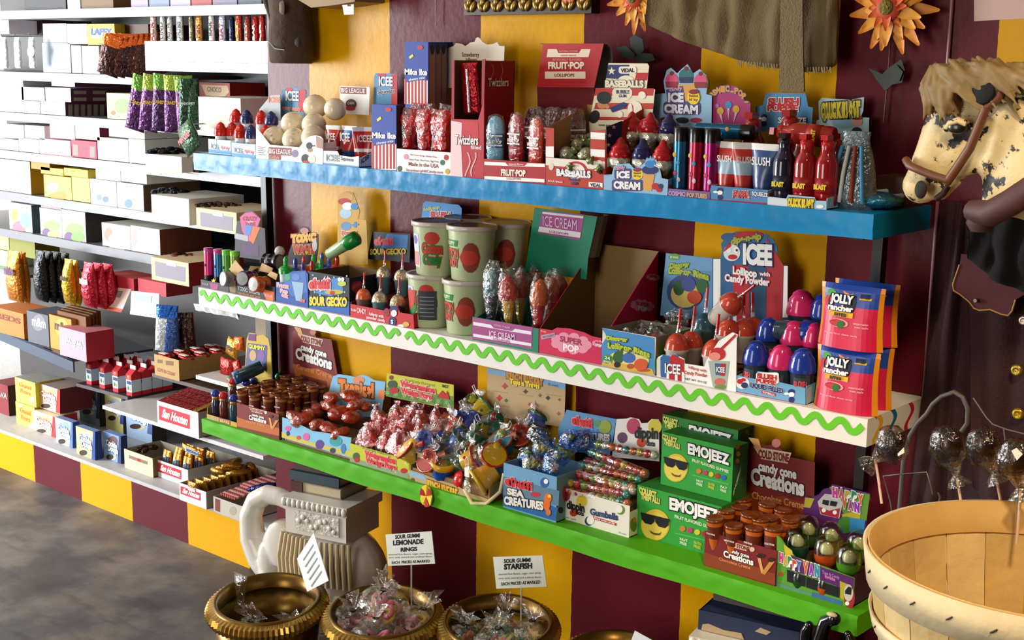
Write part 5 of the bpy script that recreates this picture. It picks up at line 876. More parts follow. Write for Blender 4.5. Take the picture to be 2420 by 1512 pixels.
def cone_head(p,pts,tx,low,sub):
    (cx,cy,s,dy)=tx
    f=lambda u,v:(cx+s*u,cy+dy*u+s*v)
    p.poly([f(-.5,.30),f(-.2,.36),f(.1,.30),f(.5,.40),f(.55,.72),f(-.42,.62)],low,1)
    p.poly([f(-.38,-.42),f(.22,-.40),f(.16,-.22),f(-.26,-.24)],PAPER('d8c0a8'),2); p.text('COLD STONE',*f(-.30,-.26),*f(.18,-.25),s*.12,MARN,3,.05); p.ell(*f(-.02,-.52),s*.07,s*.07,PAPER('c87a6a'),2); p.poly([f(-.46,-.55),f(-.30,-.55),f(-.22,-.30),f(-.30,-.34)],PAPER('d8a05a'),2)
    p.text('candy cone',*f(-.30,-.06),*f(.30,.0),s*.14,WHT,3,.05,(BLK,.03)); p.text('Creations',*f(-.42,.16),*f(.42,.25),s*.24,WHT,3,.05,(BLK,.05),.0); p.text(sub,*f(-.40,.40),*f(.42,.46),s*.11,PAPER('d8905a'),3,.02); p.poly([f(-.3,.52),f(.3,.56),f(.3,.66),f(-.3,.62)],PAPER('7a2a1a'),2)
def mk_ccone(band):
    def f(lab):
        r=new('candy_cone',lab,'candy cone'); mb=MB(); mb.lathe([(.0085,0),(.0095,.002),(.0155,.062)],(0,0,0),PAPER(band),14); mb.lathe([(.0126,.03),(.0152,.055)],(0,0,0),PAPER('6a2a18'),14)
        vs,fs=textmesh('COLD STONE',.03); xs=[v[0] for v in vs]; k=.018/(max(xs)-min(xs)); mb.add([((q-(max(xs)+min(xs))/2)*k,-.0152,.04+y*k*1.4) for q,y in vs],fs,WHT); mb.build('cup',r)
        mb=MB(); mb.lathe([(.0152,.062),(.0168,.064),(.0172,.067),(.0155,.0685),(.013,.066),(0,.0645)],(0,0,0),BRN,14); mb.build('filling',r); return r
    return f
def cones(T,cols,rows,dz,key,band,lab,m0=.09,m1=.91,sc=1.0):
    for j in range(rows):
        for i in range(cols):
            P=T.xy(m0+(m1-m0)*i/(cols-1),.09+.82*j/(rows-1)); a=.25*math.sin(i*3.1+j*1.7)
            put(key,mk_ccone(band),(P.x,P.y,T.z0+dz+.006*(math.sin(i*5+j*3)+1)+.002*j),lab%(nth(i),nth(j)),rot=(.12*math.cos(j*2+i),.1*a,a*6),scale=sc)
cc=Tray('display_carton','maroon and orange candy cone carton packed with caramel cones, left side',561,660,-.215,.17,ZG,951,MARN,lambda p:cone_print(p,561,951,99,56,23,CAR,'caramel creme'),hs=.04,hb=.05,mi=KRAFT,ms=MARN)
mb=MB().box(cc.x0+.003,cc.Y+.004,ZG+.002,cc.x1-.003,cc.Y+cc.d-.004,ZG+.03,KRAFT); mb.build('riser',cc.r)
cones(cc,4,6,.031,'cconeA','a8743a','caramel candy cone, %s from left in the %s row of the maroon orange carton')
cc.head([(694,900),(691,786),(698,777),(724,773),(738,778),(748,797),(783,802),(800,900)],MARN,lambda p:cone_head(p,None,(742,838,102,22),CAR,'Caramel Creme'),Y=-.025)
# Tropical
TB2=PAPER('7fb8d8')
def f(p):
    p.poly([(666,1020),(720,1040),(780,1055),(829,1066),(827,1078),(666,1033)],PAPER('c8b848'),1)
    for x,y,rx,ry,c in ((681,1012,7,6,'d85a9a'),(681,1024,4,6,'2a2a6a'),(724,1032,8,9,'d0609a'),(706,1034,5,5,'c84a3a'),(756,1050,10,11,'5a3a8a'),(794,1042,15,12,'3a9aa0'),(787,1064,7,6,'203a4a'),(812,1060,6,12,'3a7ab0')): p.ell(x,y,rx,ry,PAPER(c),2)
tr=Tray('display_carton','pale blue tropical sea themed carton of orange jelly candies',667,829,-.214,.15,ZG,985,TB2,f,hs=.03,hb=.06,mi=PAPER('5a3a24'),front=[(667,986),(685,991),(711,1004),(738,1018),(777,1024),(812,1031),(830,1034),(828,1082),(667,1034)])
tr.head([(778,985),(776,930),(786,890),(800,884),(822,887),(840,891),(856,885),(870,889),(884,898),(911,902),(906,945),(900,985)],TB2,lambda p:(p.ell(848,898,14,9,PAPER('d8865a'),2),p.text('Tropical',800,926,884,938,30,PAPER('e07a28'),3,.08,(PAPER('6a4020'),.06)),p.poly([(896,920),(910,922),(908,944),(893,940)],PAPER('e08a5a'),2),p.ell(790,934,12,9,PAPER('5a6a5a'),2)),Y=-.05)
def mk_jelly(lab):
    r=new('jelly_candy',lab,'candy'); mb=MB(); mb.loft((0,0,0),[(0,.020,.012),(.003,.026,.017),(.017,.027,.018),(.022,.023,.014),(.0235,.012,.008)],G('b8401a',.08,var=.3),14); mb.build('jelly',r); mb=MB(); mb.ball((0,0,.012),(.031,.021,.015),FILM('ffd8b8',.2),12,8,.1,6); mb.build('wrapper',r); return r
mb=MB().box(tr.x0+.003,tr.Y+.004,ZG+.002,tr.x1-.003,tr.Y+tr.d-.004,ZG+.025,KRAFT); mb.build('riser',tr.r)
for i,(px,py,Y) in enumerate(((696,985,-.195),(718,990,-.192),(752,1005,-.193),(776,1012,-.19),(808,1022,-.195),(748,963,-.13),(778,960,-.12),(802,975,-.14),(785,940,-.105),(830,935,-.09),(845,955,-.105),(862,958,-.085),(738,975,-.15),(830,985,-.145))):
    P=at(px,py,Y=Y); put('jelly',mk_jelly,(P.x,P.y,max(ZG+.026,P.z-.012)),'orange wrapped jelly candy in the tropical carton, %s from the front'%(nth(i) if i<12 else ('thirteenth','fourteenth')[i-12]),rot=(.25*math.sin(i*2),.3*math.cos(i*3),i*1.1),scale=1+.1*math.sin(i))
# Watermelon wedge pops
LIME=PAPER('c0c02a')
def f(p):
    p.poly([(827,1080),(966,1118),(966,1136),(827,1094)],PAPER('8a9a7a'),1); p.text('Artificially Flavored',856,1060,920,1077,5,PAPER('8a9a3a'),2); p.text('Watermelon',862,1077,936,1096,13,PAPER('d0303c'),3,.08,(PAPER('f0c0b0'),.06)); p.text('Wedge Pops',864,1091,938,1111,12,PAPER('d0303c'),3,.08,(PAPER('f0c0b0'),.06)); p.ell(842,1078,8,9,PAPER('3a5a3a'),2); p.ell(844,1086,6,6,RED,3); p.ell(955,1112,8,6,RED,2)
wm=Tray('display_carton','yellow green carton of wrapped watermelon wedge lollipops',827,968,-.216,.16,ZG,1047,LIME,f,hs=.05,hb=.11,mi=PAPER('a8a29c'),ms=PAPER('b0b020'),rise=(.42,.025))
def f(p):
    p.poly([(912,916),(930,910),(1000,925),(1071,936),(1071,966),(912,936)],PAPER('5f8a3a'),1)
    for i in range(16): p.star(916+i*10,928+i*1.6,8,PAPER('4a7a34' if i%2 else '7aa04a'),2,6,.5)
    p.text('Artificially Flavored',956,900,1027,913,6,PAPER('9aa03a'),2); p.text('Watermelon',946,911,1030,929,13,PAPER('d0303c'),4,.08,(PAPER('f0d0b8'),.07)); p.text('Wedge Pops',948,928,1022,944,13,PAPER('d0303c'),4,.08,(PAPER('f0d0b8'),.07)); p.text('36CT',1045,914,1060,917,6,BLK,3,.05); p.ell(928,908,11,10,PAPER('3a4a30'),3); p.ell(932,922,11,7,RED,4); p.poly([(1033,938),(1046,922),(1054,932),(1058,922),(1064,944)],RED,4); p.ell(925,892,5,5,PAPER('7a2a20'),2)
wm.head([(914,881),(1072,909),(1072,968),(912,936)],LIME,f,Y=-.054)
def mk_wedge(lab):
    r=new('watermelon_lollipop',lab,'lollipop'); rd=G('c81c28',.12); mb=MB(); mb.prism([(-.017,-.006,.012),(.017,-.006,.012),(.011,-.006,.03),(.0,-.006,.046),(-.011,-.006,.03)],(0,.012,0),rd)
    for x,z in ((-.005,.024),(.006,.02),(0,.032),(-.009,.017),(.011,.016)): mb.ball((x,-.0062,z),(.0012,.0008,.002),BLK,6,4)
    mb.build('wedge',r); mb=MB(); mb.prism([(-.0185,-.0065,.006),(.0185,-.0065,.006),(.017,-.0065,.0118),(-.017,-.0065,.0118)],(0,.013,0),G('e8c0b0',.2)); mb.build('rind',r); mb=MB(); mb.tube([(0,0,-.03),(0,0,.006)],.002,STK,6); mb.build('stick',r)
    mb=MB(); mb.loft((0,0,-.008),[(0,.006,.005),(.006,.016,.010),(.02,.024,.0155),(.045,.017,.012),(.058,.006,.005),(.066,.011,.002)],FILM('ffd8d8',.3),10); mb.build('wrapper',r); return r
k=0
for j,(v,n,z) in enumerate(((.12,5,.048),(.32,5,.055),(.52,5,.075),(.72,4,.085),(.88,4,.095))):
    for i in range(n):
        P=wm.xy(.08+.84*(i+.3*(j%2))/n+.02,v); put('wedge',mk_wedge,(P.x,P.y,ZG+z-.016+.008*math.sin(i*7+j)),'wrapped watermelon wedge lollipop, %s from left in the %s row of its carton'%(nth(i),nth(j)),rot=(-.35+.3*math.sin(i*3+j),.3*math.sin(i*5+j*2),.5*math.sin(i*2+j)),scale=1.15)
# Beach bucket toys
SAND=PAPER('b89c70')
def f(p):
    p.poly([(968,1112),(1000,1122),(1010,1136),(968,1124)],PAPER('8fb0d0'),1); p.text('BEACH BUCKET',1010,1146,1082,1170,13,PAPER('e0b020'),3,.1,(PAPER('8a2018'),.08)); p.text('TOYS N TREATS',1018,1158,1096,1184,10,PAPER('d8a820'),3,.08,(PAPER('6a4a20'),.06)); p.ell(975,1134,5,5,PAPER('6a4a30'),2); p.text('net weight',1110,1190,1135,1197,4,PAPER('7a6a50'),2)
be=Tray('display_carton','sandy beach bucket carton overflowing with bagged toys and candy',969,1155,-.217,.16,ZG,1110,SAND,f,hs=.04,hb=.05,mi=PAPER('7a5a38'),ms=PAPER('c8a060'),side=lambda p:(p.poly([(1156,1180),(1187,1141),(1187,1166),(1156,1190)],PAPER('b8c8d8'),1),p.poly([(1166,1180),(1180,1160),(1186,1170),(1182,1182),(1168,1190)],PAPER('d0401c'),2)),front=[(969,1110),(1000,1120),(1030,1132),(1075,1145),(1110,1165),(1155,1180),(1155,1208),(969,1150)])
def f(p):
    p.poly([(1152,869),(1336,905),(1336,921),(1290,908),(1152,882)],PAPER('7aa4c8'),1); p.text('BEACH BUCKET',1197,892,1284,910,14,PAPER('c88a28'),3,.1,(PAPER('6a2a4a'),.08)); p.text('Toys n Treats',1205,905,1276,918,11,YEL,3,.08,(PAPER('5a5a2a'),.06)); p.text('32 count',1295,910,1320,914,6,PAPER('5a6ab0'),2)
    for x,y,c,q in ((1193,912,'b83a28',8),(1180,940,'c0301c',8),(1196,946,'4a6a2a',5),(1242,925,'5a3a24',6),(1276,934,'6a6a3a',5),(1295,940,'3a3028',6),(1252,955,'c0301c',5),(1322,944,'b8401c',4),(1320,977,'a85a2a',5)): p.star(x,y,q,PAPER(c),2,4,.55)
    for x,y in ((1165,922),(1225,930),(1290,930),(1170,955),(1245,968)): p.rect(x,y,x+35,y+2,PAPER('a08860'),1,.15)
be.head([(1152,869),(1337,905),(1333,1010),(1150,980)],SAND,f,Y=-.03)
mb=MB().box(be.x0+.003,be.Y+.004,ZG+.002,be.x1-.003,be.Y+be.d-.004,ZG+.03,KRAFT); mb.build('riser',be.r)
bm=MB(); c=at(1007,1172,Y=-.236)
for i in range(6):
    a0=i*math.pi/3+.3; bm.add([c]+[c+Vector((.019*math.cos(a0+t),-.002,.026*math.sin(a0+t))) for t in (0,.26,.52,.79,1.05)],[(0,4,3,2,1)[::-1] if 0 else (0,1,2,3,4)],(RED,YEL)[i%2])
bm.prism([c+Vector((.019*math.cos(t),.0005,.026*math.sin(t))) for t in [i*.2618 for i in range(24)]],(0,.0015,0),YEL); bm.build('beach_ball_print',be.r)
def bucket(mb,c,ax,R,H,m,rim,net=None):
    mb.lathe([(R*.7,0),(R*.74,.002),(R,H),(R*1.0,H)],c,m,18,ax,wob=.03); mb.lathe([(R*1.02,H*.86),(R*1.14,H*.88),(R*1.14,H),(R*.98,H),(R*.75,H*.1),(0,H*.08)],c,rim,18,ax)
    if net: mb.lathe([(R*.95,H*.93),(R*.6,H*.98),(0,H*1.0)],c,net,12,ax)
def mk_toy(c1,c2,c3,seed):
    def f(lab):
        r=new('bagged_beach_toy',lab,'toy'); rd=random.Random(seed); mb=MB(); bucket(mb,(0,0,-.016),Vector((rd.uniform(-.8,.8),-.5,.6)),.025,.036,G(c1,.25),G(c2,.25)); mb.build('bucket',r)
        mb=MB(); mb.ball((rd.uniform(-.02,.02),-.012,.018),.011,G(c3,.2),12,8); mb.tube([(-.02,.01,.0),(.0,-.018,.014),(.026,-.005,.022)],[.003,.003,.008],G(c2,.25),7); mb.build('scoop',r)
        mb=MB(); mb.ball((0,0,0),(.036,.032,.032),FILM('ffffff',.06,50,.5,.25),12,8,.2,seed); mb.build('bag',r); mb=MB(); mb.loft((rd.uniform(-.01,.01),-.005,.026),[(0,.004,.004),(.010,.012,.006),(.016,.015,.003)],FILM('ffffff',.5),8); mb.tube([(0,-.008,.028),(.012,-.012,.034),(.018,-.012,.045),(.012,-.01,.05),(.004,-.008,.034)],.0011,WHT,5); mb.build('tied_neck',r); return r
    return f
for i,(px,py,Y,k_,lab) in enumerate(((985,1065,-.205,0,'yellow and red, at the front left corner'),(1015,1045,-.165,1,'blue bucket behind the front left'),(1070,1040,-.15,2,'blue and green bucket in the middle'),(1110,1050,-.165,3,'dark green bucket right of the middle'),(1065,1010,-.10,4,'red one at the back left'),(1105,1000,-.08,1,'blue one under the yellow toy at back'),(1145,1030,-.11,5,'yellow and green one in the middle row'),(1180,1000,-.06,3,'green one at the back'),(1200,1045,-.11,6,'teal and lime one at the right'),(1235,1030,-.07,4,'red one at the back right'),(1160,1075,-.17,0,'yellow and red one behind the big yellow bucket'),(1255,1000,-.045,2,'blue one by the sand coloured card'),(1125,965,-.05,5,'yellow one on top at the back'))):
    P=at(px,py,Y=Y); cols=(('d8a818','b82418','e8c020'),('1c3a9c','24389c','3060c0'),('2a4a9a','1c5a34','34589c'),('14523a','14523a','8a2a30'),('a83020','c05a20','b03a2a'),('c8a820','2a7a3a','b0b020'),('2a8a9a','b04a2a','8aa020'))[k_]
    put('toy%d'%k_,mk_toy(*cols,k_+3),(P.x,P.y,max(P.z,ZG+.065)),'bagged beach toy, '+lab,rot=(0,0,.8*i),scale=1.1)
for i,(px,py,Y,k_,lab) in enumerate(((1030,1098,-.20,4,'red one low at the carton front'),(1068,1085,-.19,3,'green one behind the small blue bucket'),(1100,1078,-.195,0,'yellow and red one above the red shell'),(1145,1120,-.2,1,'blue one behind the netted bucket'),(1175,1110,-.17,6,'teal one at the front right corner'),(1040,1075,-.18,2,'blue and green one behind the blue bucket'))):
    P=at(px,py,Y=Y); put('toy%d'%k_,None,(P.x,P.y,max(P.z,ZG+.06)),'bagged beach toy, '+lab,rot=(.3,0,1.1*i+.4),scale=1.05)
r=thing('toy_bucket','small blue toy bucket with a yellow rim at the carton front','toy',at(1047,1112,Y=-.2)); P=Vector(r['_w']); mb=MB(); mb.lathe([(0,-.030),(.016,-.027),(.025,-.010),(.026,.008),(.025,.02)],P,G('0c4ab0',.2),20,(.25,-.2,.9)); mb.build('bucket',r); mb=MB(); mb.lathe([(.026,.014),(.031,.016),(.031,.028),(.025,.03),(.02,.022)],P,G('d8a418',.25),20,(.25,-.2,.9)); mb.build('rim',r); mb=MB(); mb.loft(P+Vector((-.03,0,-.02)),[(0,.004,.004),(.012,.012,.006),(.03,.016,.002)],FILM('ffffff',.4),8); mb.build('bag_tail',r)
P=at(1080,1132,Y=-.21); r=thing('shell_mold','red scalloped sand mold between the blue and yellow buckets','toy',P); mb=MB(); mb.lathe([(.0,.008),(.012,.006),(.0195,-.004),(.020,-.006)],P,G('d01c20',.2),28,(-.5,-.8,.2),wob=.12); mb.build('mold',r)
P=at(1128,1150,Y=-.215); r=thing('toy_bucket','large yellow toy bucket with blue netting hanging over the carton front','toy',P); mb=MB(); bucket(mb,P+Vector((.028,.03,.038)),Vector((-.5,-.75,-.55)),.030,.052,G('d8a018',.25),G('e0b420',.25),M('1a3050',.4,var=.8,vs=400)); mb.build('bucket',r); mb=MB(); mb.tube([P+Vector(q) for q in ((-.03,-.01,-.01),(.0,-.018,-.034),(.036,-.01,-.03),(.06,.01,.0),(.062,.02,.04))],.0045,G('e8d8a8',.2),7); mb.build('handle',r)
P=at(1104,1100,Y=-.222); r=thing('zip_tie','white looped zip tie with a tag hanging at the carton front','tie',P); mb=MB(); mb.tube([P+Vector((.0055*math.sin(t),0,.012*-math.cos(t)+.008)) for t in [i*.45 for i in range(15)]],.0014,G('e8dccc',.4),6); mb.build('loop',r); mb=MB().box(P.x-.007,P.y-.001,P.z-.026,P.x+.007,P.y+.001,P.z-.005,WHT); mb.build('tag',r)
mb=MB(); mb.loft((P.x,P.y,P.z-.062),[(0,.012,.006),(.018,.010,.005),(.036,.004,.003)],FILM('ffffff',.5),8); mb.build('bag_tail',r)
P=at(1152,1085,Y=-.175); r=thing('bath_toy','yellow and red toy boat behind the large yellow bucket','toy',P); mb=MB(); mb.ball(P,(.026,.018,.014),G('d8a418',.25),14,8); mb.build('hull',r); mb=MB(); mb.ball(P+Vector((-.004,-.004,.013)),(.014,.012,.009),G('b82018',.25),12,8); mb.ball(P+Vector((.016,0,.006)),(.008,.006,.014),G('d8a418',.25),10,6); mb.build('cabin',r)
P=at(993,1082,Y=-.226); mb=MB().box(P.x-.014,P.y-.001,P.z-.012,P.x+.014,P.y+.001,P.z+.012,PAPER('c8b48a')); mb.box(P.x-.014,P.y-.0016,P.z-.01,P.x-.008,P.y-.001,P.z+.01,BLK); o=mb.build('price_label',None,P); tag(o,'cream barcode label on the front left bagged toy','label')
# SEA CREATURES
SEA=PAPER('6a9cc0')
def eft(p,x0,y0,x1,y1,h): p.text('efrutti',x0,y0,x1,y1,h,PAPER('c82a30'),4,.09,(PAPER('e8a8b0'),.05))
def f(p):
    p.poly([(1189,1165),(1230,1178),(1280,1185),(1318,1200),(1313,1231),(1189,1195)],PAPER('1e5a9a'),1); p.poly([(1189,1125),(1322,1160),(1320,1195),(1189,1168)],PAPER('5a7a90'),1)
    eft(p,1194,1143,1258,1158,18); p.text('SEA',1199,1166,1240,1176,14,PAPER('e4dcd0'),4,.06,(BLK,.06)); p.text('CREATURES',1192,1190,1285,1204,18,PAPER('e4dcd0'),4,.06,(BLK,.06))
    p.ell(1287,1140,10,12,PAPER('2a5a9c'),2); p.ell(1291,1137,5,6,WHT,3); p.ell(1266,1168,12,6,PAPER('b82a34'),2); p.ell(1296,1176,9,11,ORG,4); p.ell(1293,1192,8,14,ORG,4); p.ell(1297,1210,6,8,PAPER('c8701c'),4); p.ell(1300,1172,4,4,YEL,5)
se=Tray('display_carton','open blue sea creatures gummy carton with red lettering',1189,1314,-.213,.12,ZG,1093,SEA,f,hb=None,mi=PAPER('8ab0c8'),ms=PAPER('7aa0b8'),side=lambda p:(p.ell(1335,1165,6,18,PAPER('c03a3a'),1),p.ell(1325,1205,6,8,BLK,1)))
se.head([(1339,968),(1456,990),(1447,1050),(1440,1080),(1320,1060),(1318,1015)],PAPER('5a8ab4'),lambda p:(eft(p,1352,1000,1400,1009,18),p.ell(1430,1008,15,16,PAPER('8a9a3a'),2),p.ell(1412,1000,8,8,PAPER('5a8a5a'),2),p.text('CREATURES',1362,1033,1442,1042,15,PAPER('d8ccc8'),3,.06,(BLK,.05))),Y=-.045)
def mk_sea(c1,c2):
    def f(lab):
        r=new('gummy_bag',lab,'candy bag'); mb=MB(); mb.ball((-.006,0,0),(.016,.009,.011),G(c1,.2),10,7,.12,3); mb.ball((.012,.002,.006),(.010,.007,.008),G(c2,.2),10,7,.12,4); mb.tube([(-.02,0,-.008),(0,-.008,.0),(.018,0,-.006)],[.004,.007,.003],G(c1,.2),7); mb.build('gummies',r)
        mb=MB(); mb.loft((0,0,-.022),[(0,.024,.001),(.005,.024,.009),(.022,.026,.014),(.038,.024,.009),(.044,.026,.001)],FILM('b8dcff',.28),12); mb.build('bag',r); return r
    return f
k=0
for i,(px,py,Y,a,b,w) in enumerate(((1262,1095,-.19,'d8a818','b8301c','front yellow'),(1300,1105,-.185,'2a9aa8','d04a20','front teal and orange'),(1240,1080,-.16,'3a6a8a','c8c020','left blue'),(1285,1060,-.14,'d8a818','2a6a9c','middle yellow'),(1330,1070,-.12,'9aa020','d0b020','lime green'),(1340,1035,-.09,'1c6a9a','d8b020','blue one stacked high'),(1375,1040,-.07,'1c6a9a','c03a30','blue one at the back'),(1270,1030,-.10,'5a3a30','3a7a9a','dark blue one'),(1310,1085,-.155,'c03a24','d8a818','red and yellow'))):
    P=at(px,py,Y=Y); put('sea'+a+b,mk_sea(a,b),P,w+' film bag of sea creature gummies in the blue carton',rot=(-.4+.3*math.sin(i),.4*math.sin(i*2),.6*math.cos(i*2)),scale=1.05)
mb=MB().box(se.x0+.003,se.Y+.004,ZG+.002,se.x1-.003,se.Y+se.d-.004,ZG+.06,PAPER('8ab0c8')); mb.build('riser',se.r)
# gumball tubes
def f(p):
    p.ell(1338,1172,10,11,PAPER('a83a5a'),1); p.ell(1375,1184,13,14,PAPER('d8c030'),1); p.ell(1356,1211,9,9,PAPER('c0301c'),2); p.text('dippin',1340,1200,1382,1210,19,BLK,3,.04); p.text('dots',1362,1214,1380,1219,10,BLK,3,.04)
    p.text('Gumballs',1395,1215,1461,1229,15,PAPER('2a3a6a'),3,.04); p.poly([(1402,1219),(1457,1236),(1457,1242),(1402,1226)],PAPER('c02a30'),2); p.text('filled with candy',1405,1225,1454,1239,4,WHT,3)
    p.ell(1467,1205,10,11,PAPER('6a8a2a'),1); p.ell(1464,1203,8,9,PAPER('ece6da'),2); p.ell(1392,1231,10,11,PAPER('2a3050'),1); p.ell(1396,1229,9,10,PAPER('ece6da'),2); p.text('net wt',1330,1222,1362,1230,5,GRY,2); p.text('36 count',1462,1259,1480,1264,4,GRY,2)
di=Tray('display_carton','white dippin dots gumball carton filled with clear gumball tubes',1326,1486,-.182,.125,ZG,1151,PAPER('e6dfd2'),f,mi=PAPER('a08a68'),hs=.055,hb=.06,side=lambda p:(p.ell(1497,1240,8,16,PAPER('6a8a2a'),1),p.ell(1499,1228,4,7,PAPER('c88a3a'),2)))
di.head([(1446,1080),(1457,990),(1480,989),(1490,986),(1510,990),(1516,1000),(1530,999),(1540,990),(1557,991),(1558,1090)],PAPER('dcd6d0'),lambda p:(p.ell(1497,1007,16,19,PAPER('b03a5a'),1),p.ell(1548,1008,16,18,PAPER('c8b83a'),1),p.ell(1471,1034,12,13,PAPER('5a3a5a'),1),p.ell(1516,1045,11,11,PAPER('c0401c'),2),p.text('dippin',1500,1034,1556,1036,26,BLK,3,.04),p.text('dots',1528,1052,1548,1054,12,BLK,3,.04)),Y=-.055)
GC=('c8641a','b82a1c','c0a020','2a8a7a','7a9a24','c8c0a8','a83048','c85a3a')
def mk_gt(sd):
    def f(lab):
        r=new('gumball_tube',lab,'candy tube'); n=9; R=.0092; rd=random.Random(sd)
        for i in range(n): mb=MB(); mb.ball(((i-(n-1)/2)*R*1.95,0,0),R*.95,G(GC[rd.randrange(8)],.12),12,8); mb.build('gumball',r)
        mb=MB(); L=n*R*.98; mb.loft((0,0,0),[(0,.001,.001)]*2,CLEAR,3) if 0 else None; mb.lathe([(.002,-L-.004),(R*.9,-L),(R*1.08,-L+.004),(R*1.08,L-.004),(R*.9,L),(.002,L+.004)],(0,0,0),FILM('ffffff',.16,30),12,(1,0,0)); mb.build('clear_tube',r); return r
    return f
for i,(x0,y0,x1,y1,Y,s) in enumerate(((1352,1140,1476,1168,-.165,1),(1372,1118,1490,1148,-.145,2),(1385,1100,1500,1132,-.125,3),(1408,1074,1512,1112,-.115,4),(1420,1050,1540,1075,-.085,5),(1395,1130,1470,1150,-.15,6),(1350,1160,1480,1190,-.172,2),(1345,1152,1470,1176,-.155,3),(1362,1132,1486,1160,-.135,5),(1378,1108,1500,1140,-.11,1),(1400,1092,1510,1122,-.1,6))):
    P=at((x0+x1)/2,(y0+y1)/2,Y=Y); a=at(x0,y0,Y=Y); b=at(x1,y1,Y=Y); put('gt%d'%s,mk_gt(s),P,'clear tube of mixed gumballs in the white carton, %s from the front'%nth(i) if i<12 else 'last',rot=(0,math.atan2(a.z-b.z,b.x-a.x),.05*(-1)**i))
mb=MB().box(di.x0+.003,di.Y+.004,ZG+.002,di.x1-.003,di.Y+di.d-.004,ZG+.04,KRAFT); mb.build('riser',di.r)
# EMOJEEZ
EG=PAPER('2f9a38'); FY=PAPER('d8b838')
def emo(x,y,w,h,dy,top=False):
    def f(p):
        F=lambda u,v:(x+w*u,y+dy*u+h*v)
        p.text('COLLECT',*F(.03,.13),*F(.23,.15),h*.10,PAPER('d0d060'),3,.07,(PAPER('5a3a1a'),.04)); p.text('THEM ALL!',*F(.05,.24),*F(.27,.26),h*.10,PAPER('d0d060'),3,.07,(PAPER('5a3a1a'),.04))
        p.text('EMOJEEZ',*F(.38,.30),*F(.95,.32),h*.21,WHT,4,.05,(BLK,.07),.05)
        if top: return
        p.ell(*F(.215,.68),w*.165,h*.30,FY,2,26); p.ell(*F(.215,.70),w*.15,h*.265,PAPER('e0c850'),3,26)
        for u in (.14,.30): p.poly([F(u-.085,.52),F(u+.075,.52),F(u+.07,.62),F(u+.03,.69),F(u-.04,.69),F(u-.08,.62)],BLK,5)
        p.poly([F(.05,.50),F(.38,.50),F(.38,.545),F(.05,.545)],BLK,5); p.poly([F(.15,.80),F(.20,.83),F(.26,.82),F(.29,.78),F(.27,.85),F(.21,.87),F(.17,.85)],PAPER('6a4a10'),5)
        p.text('FRUIT FLAVORED GUMMIES',*F(.44,.45),*F(.94,.50),h*.06,PAPER('dce8c8'),3,.03); p.rect(F(.44,.73)[0],F(.44,.73)[1],F(.94,.73)[0],F(.44,.75)[1],PAPER('5aba5a'),2,dy/w)
        for i,c in enumerate(('c87a2a','b83a6a','c8c030','b02a28','2a62b0')): p.ell(*F(.53+.085*i,.62),w*.034,h*.055,PAPER(c),3)
        for u,s_,c in ((.50,'NUT FREE','dce8c8'),(.66,'GLUTEN FREE','c8d040'),(.83,'FAT FREE','dce8c8')): p.text(s_.split()[0],*F(u,.85),*F(u+.09,.86),h*.05,PAPER(c),3,.03); p.text('FREE',*F(u,.92),*F(u+.08,.93),h*.05,PAPER(c),3,.03)
    return f
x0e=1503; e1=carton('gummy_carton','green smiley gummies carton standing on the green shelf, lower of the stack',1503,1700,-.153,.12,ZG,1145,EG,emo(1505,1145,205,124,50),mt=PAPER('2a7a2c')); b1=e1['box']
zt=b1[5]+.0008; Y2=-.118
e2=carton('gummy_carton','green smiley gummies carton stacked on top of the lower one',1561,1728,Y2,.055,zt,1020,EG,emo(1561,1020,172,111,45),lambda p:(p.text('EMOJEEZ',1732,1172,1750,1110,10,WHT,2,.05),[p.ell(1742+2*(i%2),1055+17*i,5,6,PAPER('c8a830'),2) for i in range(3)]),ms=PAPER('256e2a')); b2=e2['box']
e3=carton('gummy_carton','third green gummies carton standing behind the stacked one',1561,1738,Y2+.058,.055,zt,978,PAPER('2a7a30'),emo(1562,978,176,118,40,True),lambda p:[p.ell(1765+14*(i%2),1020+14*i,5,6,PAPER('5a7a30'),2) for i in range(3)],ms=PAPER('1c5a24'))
# chocolate candy cones
ch=Tray('display_carton','dark maroon candy cone carton of chocolate cones beside the green cartons',1663,1831,-.205,.13,ZG,1254,MARN,lambda p:cone_print(p,1663,1254,169,80,48,PAPER('8a3a18'),'Chocolate Creme'),hs=.045,hb=.055,mi=KRAFT,ms=PAPER('5a1414'))
mb=MB().box(ch.x0+.003,ch.Y+.004,ZG+.002,ch.x1-.003,ch.Y+ch.d-.004,ZG+.022,KRAFT); mb.build('riser',ch.r)
cones(ch,4,4,.023,'cconeB','c8651e','chocolate candy cone, %s from left in the %s row of the dark maroon carton',.12,.88,1.08)
ch.head([(1757,1220),(1758,1054),(1790,1050),(1810,1052),(1836,1048),(1850,1066),(1856,1078),(1926,1092),(1923,1230)],MARN,lambda p:cone_head(p,None,(1838,1125,150,20),PAPER('8a3a18'),'Chocolate Creme'),Y=-.05)
